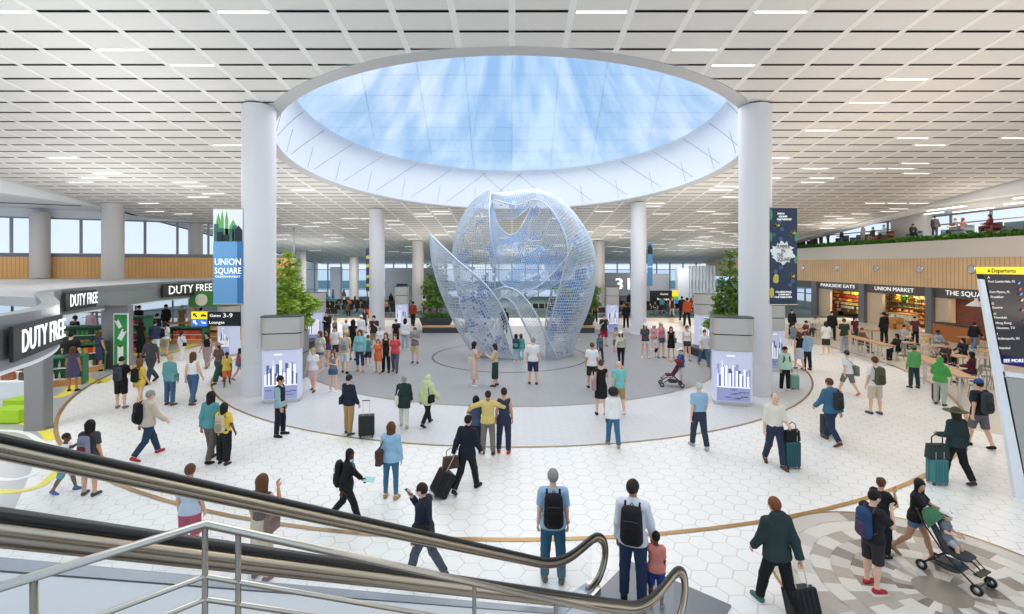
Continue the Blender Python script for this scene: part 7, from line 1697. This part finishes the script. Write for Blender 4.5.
# --- crowd left of the sculpture
for (x, f, h_, fc, ps, lb, kw) in (
  (313,391,347,182,'stroll','woman in white tee and pale pink skirt, front left of the crowd',dict(top=('tee','white'),bot=('skirt',(226,190,184)),hair=('pony','blond'),shoes='brown',fem=True)),
  (333,392,350,178,'fold','woman in grey top and denim shorts beside the pink skirt',dict(top=('tank',(128,130,142)),bot=('short','jeans'),hair=('long','auburn'),shoes='white',fem=True)),
  (345,373,330,350,'stroll','woman in yellow shirt and white shorts with pale backpack in the crowd',dict(top=('tee',(232,206,150)),bot=('shorts','white'),hair=('short','blond'),shoes='black',fem=True)),
  (360,372,329,182,'hold','woman in aqua cardigan with pink bag in the crowd',dict(top=('jacket',(130,196,200)),bot=('capri',(44,70,96)),hair=('long','brown'),shoes='tan',fem=True)),
  (327,365,328,190,'stroll','woman in maroon top and blue shorts with pink pouch in the crowd',dict(top=('tank','maroon'),bot=('short','blue'),hair=('long','dark'),shoes='tan',fem=True)),
  (335,362,326,160,'stand','man in white tee behind the maroon top',dict(top=('tee','white'),bot=('shorts','dgrey'),hair=('short','dark'),shoes='grey')),
  (353,360,319,5,'stand','woman in black dress at the middle of the left crowd',dict(dress=('black',0.62,0),hair=('long','black'),shoes='black',fem=True)),
  (378,373,338,170,'stroll','woman in orange dress in the left crowd',dict(dress=('orange',0.34,0.5),hair=('bob','red'),shoes='tan',fem=True)),
  (386,372,332,185,'stand','woman in black with long auburn hair beside the orange dress',dict(top=('tank','black'),bot=('trousers','black'),hair=('long','auburn'),shoes='black',fem=True)),
  (395,372,333,178,'stroll','woman in coral red tee and grey trousers in the left crowd',dict(top=('tee',(224,72,84)),bot=('trousers',(92,94,104)),hair=('short','auburn'),shoes='dgrey',fem=True)),
  (415,363,327,180,'fold','man in grey tee and beige shorts right of the left crowd',dict(top=('tee',(130,132,138)),bot=('shorts',(226,196,150)),hair=('short','brown'),shoes='dgrey')),
  (405,350,318,350,'stand','woman in white with long dark hair at the back of the left crowd',dict(top=('long','white'),bot=('trousers','lgrey'),hair=('long','black'),shoes='white',fem=True)),
  (396,347,319,175,'stand','person in black top bending at the back of the left crowd',dict(top=('tee','black'),bot=('trousers','black'),hair=('short','black'),shoes='black')),
  (374,350,315,180,'phone','man in dark tee and tan shorts by the back left column',dict(top=('tee',(54,50,56)),bot=('shorts','tan'),hair=('short','dark'),shoes='dgrey')),
  (380,354,327,170,'stand','woman in white shirt before the back left column',dict(top=('shirt','white'),bot=('shorts','beige'),hair=('short','grey'),shoes='white',fem=True)),
  (361,344,315,2,'stand','man in white shirt and white cap in the left crowd',dict(top=('shirt','white'),bot=('trousers','lgrey'),hair=('short','grey'),shoes='white',hat=('cap','white'))),
  (346,345,320,0,'stand','man in white tee seen from behind left of the white cap',dict(top=('tee','white'),bot=('shorts','grey'),hair=('short','brown'),shoes='white')),
  (335,348,317,90,'stand','man in grey shirt in profile in the left crowd',dict(top=('tee',(112,112,120)),bot=('shorts','dgrey'),hair=('short','grey'),shoes='grey')),
  (327,344,311,182,'fold','waiter in black vest at the back of the left crowd',dict(top=('long',(40,40,44)),bot=('trousers','black'),hair=('short','dark'),shoes='black')),
  (365,333,308,200,'stand','woman in dark dress beside the back left column',dict(dress=((60,56,66),0.5,0.4),hair=('long','brown'),shoes='black',fem=True)),
  (320,372,330,200,'stroll','girl in white top partly hidden behind the denim shorts',dict(top=('tee','offw'),bot=('short','ljeans'),hair=('long','brown'),shoes='white',fem=True)),
  (368,366,334,10,'stand','boy in teal tee behind the aqua cardigan',dict(top=('tee','teal'),bot=('shorts','dgrey'),hair=('short','brown'),shoes='white',child=True))):
    a = PP(x, f, h_, fc, ps, lb, **kw)
    if 'pale backpack' in lb: backpack(person and a, 'pale grey backpack on the yellow shirt in the crowd', 'lgrey')
# --- people between the front left column and the shop
for (x, f, h_, fc, ps, lb, kw) in (
  (207,368,331,185,'stroll','woman in black vest and patterned wide trousers walking towards us',dict(top=('tank','black'),bot=('wide',(176,150,150)),hair=('bob','dark'),shoes='tan',fem=True,skin='m')),
  (219,383,341,200,'walk','woman in brown top, green trousers and hat by the left column',dict(top=('tee',(120,96,84)),bot=('wide',(52,86,78)),hair=('bob','dark'),shoes='brown',fem=True,hat=('hat',(190,140,130)))),
  (227,386,350,150,'walk2','child in yellow tee and orange shorts with green shoes',dict(top=('tee','yellow'),bot=('shorts','orange'),hair=('short','black'),shoes=(96,210,80),child=True,skin='d')),
  (239,379,347,40,'walk','woman in red top and denim shorts close to the left column',dict(top=('tank',(214,84,104)),bot=('short',(96,132,176)),hair=('long','dark'),shoes='tan',fem=True)),
  (182,360,331,8,'stroll','woman in white top with small black bag by the shop',dict(top=('blouse','white'),bot=('trousers','white'),hair=('pony','dark'),shoes='white',fem=True)),
  (165,356,321,2,'stand','woman in white top and beige shorts with a black backpack by the shop',dict(top=('tee','white'),bot=('shorts','khaki'),hair=('bob','dark'),shoes='tan',fem=True)),
  (155,357,320,350,'stand','man in navy shirt and white shorts by the shop shelving',dict(top=('shirt',(60,70,100)),bot=('shorts','white'),hair=('short','dark'),shoes='white')),
  (141,358,320,2,'stand','woman in long black dress beside the green poster',dict(dress=('black',0.8,0.4),hair=('bob','black'),shoes='black',fem=True,skin='d')),
  (157,345,313,10,'stand','man in dark navy top further back in the shop',dict(top=('long','navy'),bot=('trousers','navy'),hair=('short','black'),shoes='black')),
  (139,338,305,100,'hold','person in black in profile at the back of the shop',dict(top=('jacket','black'),bot=('trousers','black'),hair=('short','black'),shoes='black')),
  (166,336,304,182,'stand','man in black suit behind the oak display table',dict(top=('suit','black'),bot=('trousers','black'),hair=('short','black'),shoes='black',skin='m')),
  (182,335,305,178,'stand','woman in khaki dress behind the oak display table',dict(dress=((150,132,96),0.5,0.5),hair=('bun','blond'),shoes='tan',fem=True)),
  (201,339,307,5,'stand','man in dark jacket right of the khaki dress',dict(top=('jacket','navy'),bot=('trousers','dnavy'),hair=('short','black'),shoes='black')),
  (75,352,315,10,'stand','man in black shirt deep inside the shop at the left',dict(top=('tee','black'),bot=('trousers','beige'),hair=('short','dark'),shoes='black',skin='t')),
  (92,346,309,350,'stand','person in mauve shirt deep inside the shop',dict(top=('shirt',(176,146,160)),bot=('trousers','dgrey'),hair=('short','brown'),shoes='black'))):
    a = PP(x, f, h_, fc, ps, lb, **kw)
    if 'small black bag' in lb: shoulder_bag(a, 'small black bag on the white dressed woman by the shop', 'black', 1, 0.9, True)
    if 'black backpack' in lb: backpack(a, 'black backpack on the woman in beige shorts by the shop', 'black', s=0.9)
# --- food court guests
def seat(px, fy, fc, lb, **kw):
    ps = kw.pop('pose', 'sit'); return person(G(px, fy), kw.pop('H', 1.72), fc, ps, lb, z=kw.pop('z', 0.0), **kw)
seat(897,360,270,'seated woman in black with yellow scarf before the bottle shop',top=('jacket','black'),bot=('trousers','black'),hair=('bob','black'),skin='m',fem=True)
seat(904,348,180,'seated man in pale grey tee before the bottle shop',top=('tee','lgrey'),bot=('trousers','navy'),hair=('short','black'))
seat(938,355,180,'seated man in grey shirt at a table before the pier',top=('shirt',(150,156,164)),bot=('trousers','navy'),hair=('short','black'),skin='d')
seat(926,365,90,'seated person with fair hair and beige top at the court tables',top=('tee','beige'),bot=('trousers','taupe'),hair=('bob','blond'),fem=True)
seat(946,372,270,'seated man in dark brown jacket behind the counter',top=('jacket','dbrown'),bot=('trousers','black'),hair=('short','auburn'))
seat(963,366,270,'seated person in black near the brick wall',top=('jacket','black'),bot=('trousers','black'),hair=('bob','black'))
seat(972,385,330,'seated woman in dark red with black hair near the blue cap',top=('long','wine'),bot=('trousers','black'),hair=('long','black'),fem=True)
seat(862,352,160,'seated man in brown at the end of the bar counter',top=('jacket',(110,84,66)),bot=('trousers','brown'),hair=('short','auburn'))
seat(793,345,90,'seated person in grey blue at the left table by the shop window',top=('shirt',(120,132,142)),bot=('trousers','dgrey'),hair=('short','dark'))
seat(806,342,270,'seated guest in maroon by the shop window',top=('tee','maroon'),bot=('trousers','dgrey'),hair=('short','black'))
seat(815,336,240,'seated guest in white by the shop window',top=('tee','offw'),bot=('trousers','dgrey'),hair=('short','brown'))
PP(974,351,321,80,'walk','man in black jacket and jeans walking before the brick wall',top=('jacket','black'),bot=('trousers','ljeans'),hair=('short','dark'),shoes='white')
PP(884,343,312,355,'stand','person in black with dark hat before the bottle shop',top=('coat','black'),bot=('trousers','black'),hair=('short','black'),hat=('hat','black'),shoes='black')
PP(915,345,316,185,'stand','shop assistant in maroon apron beside the bottle shelves',top=('tee',(100,50,60)),bot=('trousers','black'),hair=('short','dark'),shoes='black')
PP(832,340,311,200,'stand','person in black before the packet shelves',top=('jacket','black'),bot=('trousers','black'),hair=('short','black'),shoes='black')
PP(855,345,316,175,'stand','assistant in dark red before the packet shelves',top=('tee','wine'),bot=('trousers','dgrey'),hair=('bob','black'),fem=True)
PP(792,336,309,180,'stand','person in black standing by the shop window',top=('jacket','black'),bot=('trousers','black'),hair=('short','black'))
# --- terrace guests
def ter(px, x, fc, ps, lb, **kw): q = TP(px, x); return person(Vector((q.x, q.y, 0)), kw.pop('H', 1.75), fc, ps, lb, z=q.z, **kw)
ter(821,31.6,250,'stand','man in rust brown jacket standing on the terrace',top=('jacket',(120,70,60)),bot=('trousers','dbrown'),hair=('short','dark'))
ter(828,31.6,280,'stand','woman in brown beside the rust jacketed man on the terrace',H=1.62,top=('jacket',(110,74,66)),bot=('trousers','dbrown'),hair=('long','dark'),fem=True)
ter(800,31.9,300,'sit','seated guest in rust at the left end of the terrace',top=('long',(110,70,62)),bot=('trousers','dbrown'),hair=('short','dark'))
ter(812,32.2,240,'sit','seated guest in dark red below the standing pair',top=('long','wine'),bot=('trousers','dbrown'),hair=('bob','dark'),fem=True)
ter(842,31.7,290,'sit','lone seated guest in brown beside the terrace hedge',top=('long','brown'),bot=('trousers','dgrey'),hair=('short','dark'))
ter(863,32.0,250,'stand','guest in pale blue tank standing at the terrace rail',H=1.6,top=('tank',(170,196,206)),bot=('trousers','lgrey'),hair=('bun','brown'),fem=True)
ter(873,32.4,270,'sit2','seated guest in olive near the terrace column',top=('shirt','olive'),bot=('trousers','khaki'),hair=('short','brown'))
ter(884,31.2,280,'sit','seated man in pale blue shirt before the terrace column',top=('shirt',(170,206,220)),bot=('trousers','dgrey'),hair=('short','grey'))
ter(913,33.0,200,'sit','seated guest in charcoal right of the terrace column',top=('jacket','dgrey'),bot=('trousers','black'),hair=('short','black'))
ter(935,32.2,60,'hold','man in dark grey suit standing alone on the terrace',top=('suit',(84,80,82)),bot=('trousers','dgrey'),hair=('short','dark'))
ter(955,32.0,280,'sit','seated man in grey on the terrace sofa',top=('tee',(110,110,116)),bot=('trousers','dgrey'),hair=('short','brown'))
ter(963,32.2,90,'sit','seated woman in dusty pink on the terrace sofa',top=('long',(178,120,116)),bot=('trousers','dgrey'),hair=('bob','brown'),fem=True)
ter(990,31.8,300,'sit','large guest in maroon in the rust tub armchair at right',top=('coat','maroon'),bot=('trousers','dbrown'),hair=('long','dark'),fem=True,wide=1.2)
# --- far passengers, small
PP(413,326,301,2,'stroll','man in orange and black jacket far behind the crowd',top=('jacket',(176,72,44)),bot=('trousers','black'),hair=('short','dark'),shoes='black')
PP(687,326,297,2,'stroll','man with orange jacket and dark trousers far at right',top=('jacket',(206,84,40)),bot=('trousers','dnavy'),hair=('short','dark'),shoes='black')
PP(672,317,296,180,'stroll','woman in dark top with bare legs far at right by the sign',top=('tank','dbrown'),bot=('short','dbrown'),hair=('long','brown'),fem=True)
PP(682,320,296,0,'stand','person in black left of the far orange jacket',top=('coat','black'),bot=('trousers','black'),hair=('short','black'))
PP(694,316,295,300,'stand','person in orange vest beyond the far orange jacket',top=('vest','orange'),bot=('trousers','dgrey'),hair=('short','dark'))
PP(626,328,303,0,'stand','person in black left of the back right column',top=('jacket','black'),bot=('trousers','black'),hair=('short','black'))
PP(595,322,300,182,'stand','man in brown by the right planter tree',top=('tee','brown'),bot=('trousers','black'),hair=('short','dark'))
PP(563,320,297,178,'stroll','woman in dark jacket and white top left of the right planter',top=('jacket','black'),bot=('short','brown'),hair=('bob','red'),fem=True)
fcols = [('rust','orange'),('navy','navy'),('grey','grey'),('black','black'),('teal','teal'),('maroon','maroon'),('white','offw'),('brown','brown'),('olive','olive'),('blue','jeans'),('tan','tan'),('charcoal','dgrey')]
zones = {'by the far left windows':[(320,311,1),(326,306,0),(333,304,0),(339,312,1),(344,303,0),(349,311,1),(355,308,1),(361,312,1),(330,316,1),(347,316,1),(368,318,0)],
         'by the left gate block':[(386,313,1),(391,309,0),(398,314,1),(408,311,1),(424,313,0),(430,316,1),(440,311,0)],
         'beyond the right planter tree':[(567,312,0),(573,309,1),(584,312,1),(589,308,0),(553,309,1)],
         'under the number 31':[(606,310,0),(611,315,1),(619,308,0),(624,315,1),(629,310,0),(634,317,1)],
         'near the far right sign':[(655,315,1),(662,313,0),(668,316,1),(677,309,0),(691,311,1),(698,312,0),(704,313,1)]}
for zn, L in zones.items():
    for i, (x, y, sitting) in enumerate(L):
        cn, cc = fcols[(i*5+len(zn)) % 12]; cn2, cc2 = fcols[(i*7+3+len(zn)) % 12]
        kw = dict(top=(('tee','jacket','long')[i % 3], cc), bot=('trousers', cc2), hair=(('short','bob','long')[(i+1) % 3], ('dark','black','brown')[i % 3]), fem=bool((i+1) % 3), skin=('l','m','d','t')[i % 4])
        if sitting: seat(x, y, (180,0,90,270)[i % 4], 'seated traveller in %s %s' % (cn, zn), **kw)
        else: person(G(x, y), 1.7+0.05*(i % 3), (180,0,90,270,30)[i % 5], ('stand','stroll','hold')[i % 3], 'standing traveller in %s %s' % (cn, zn), **kw)
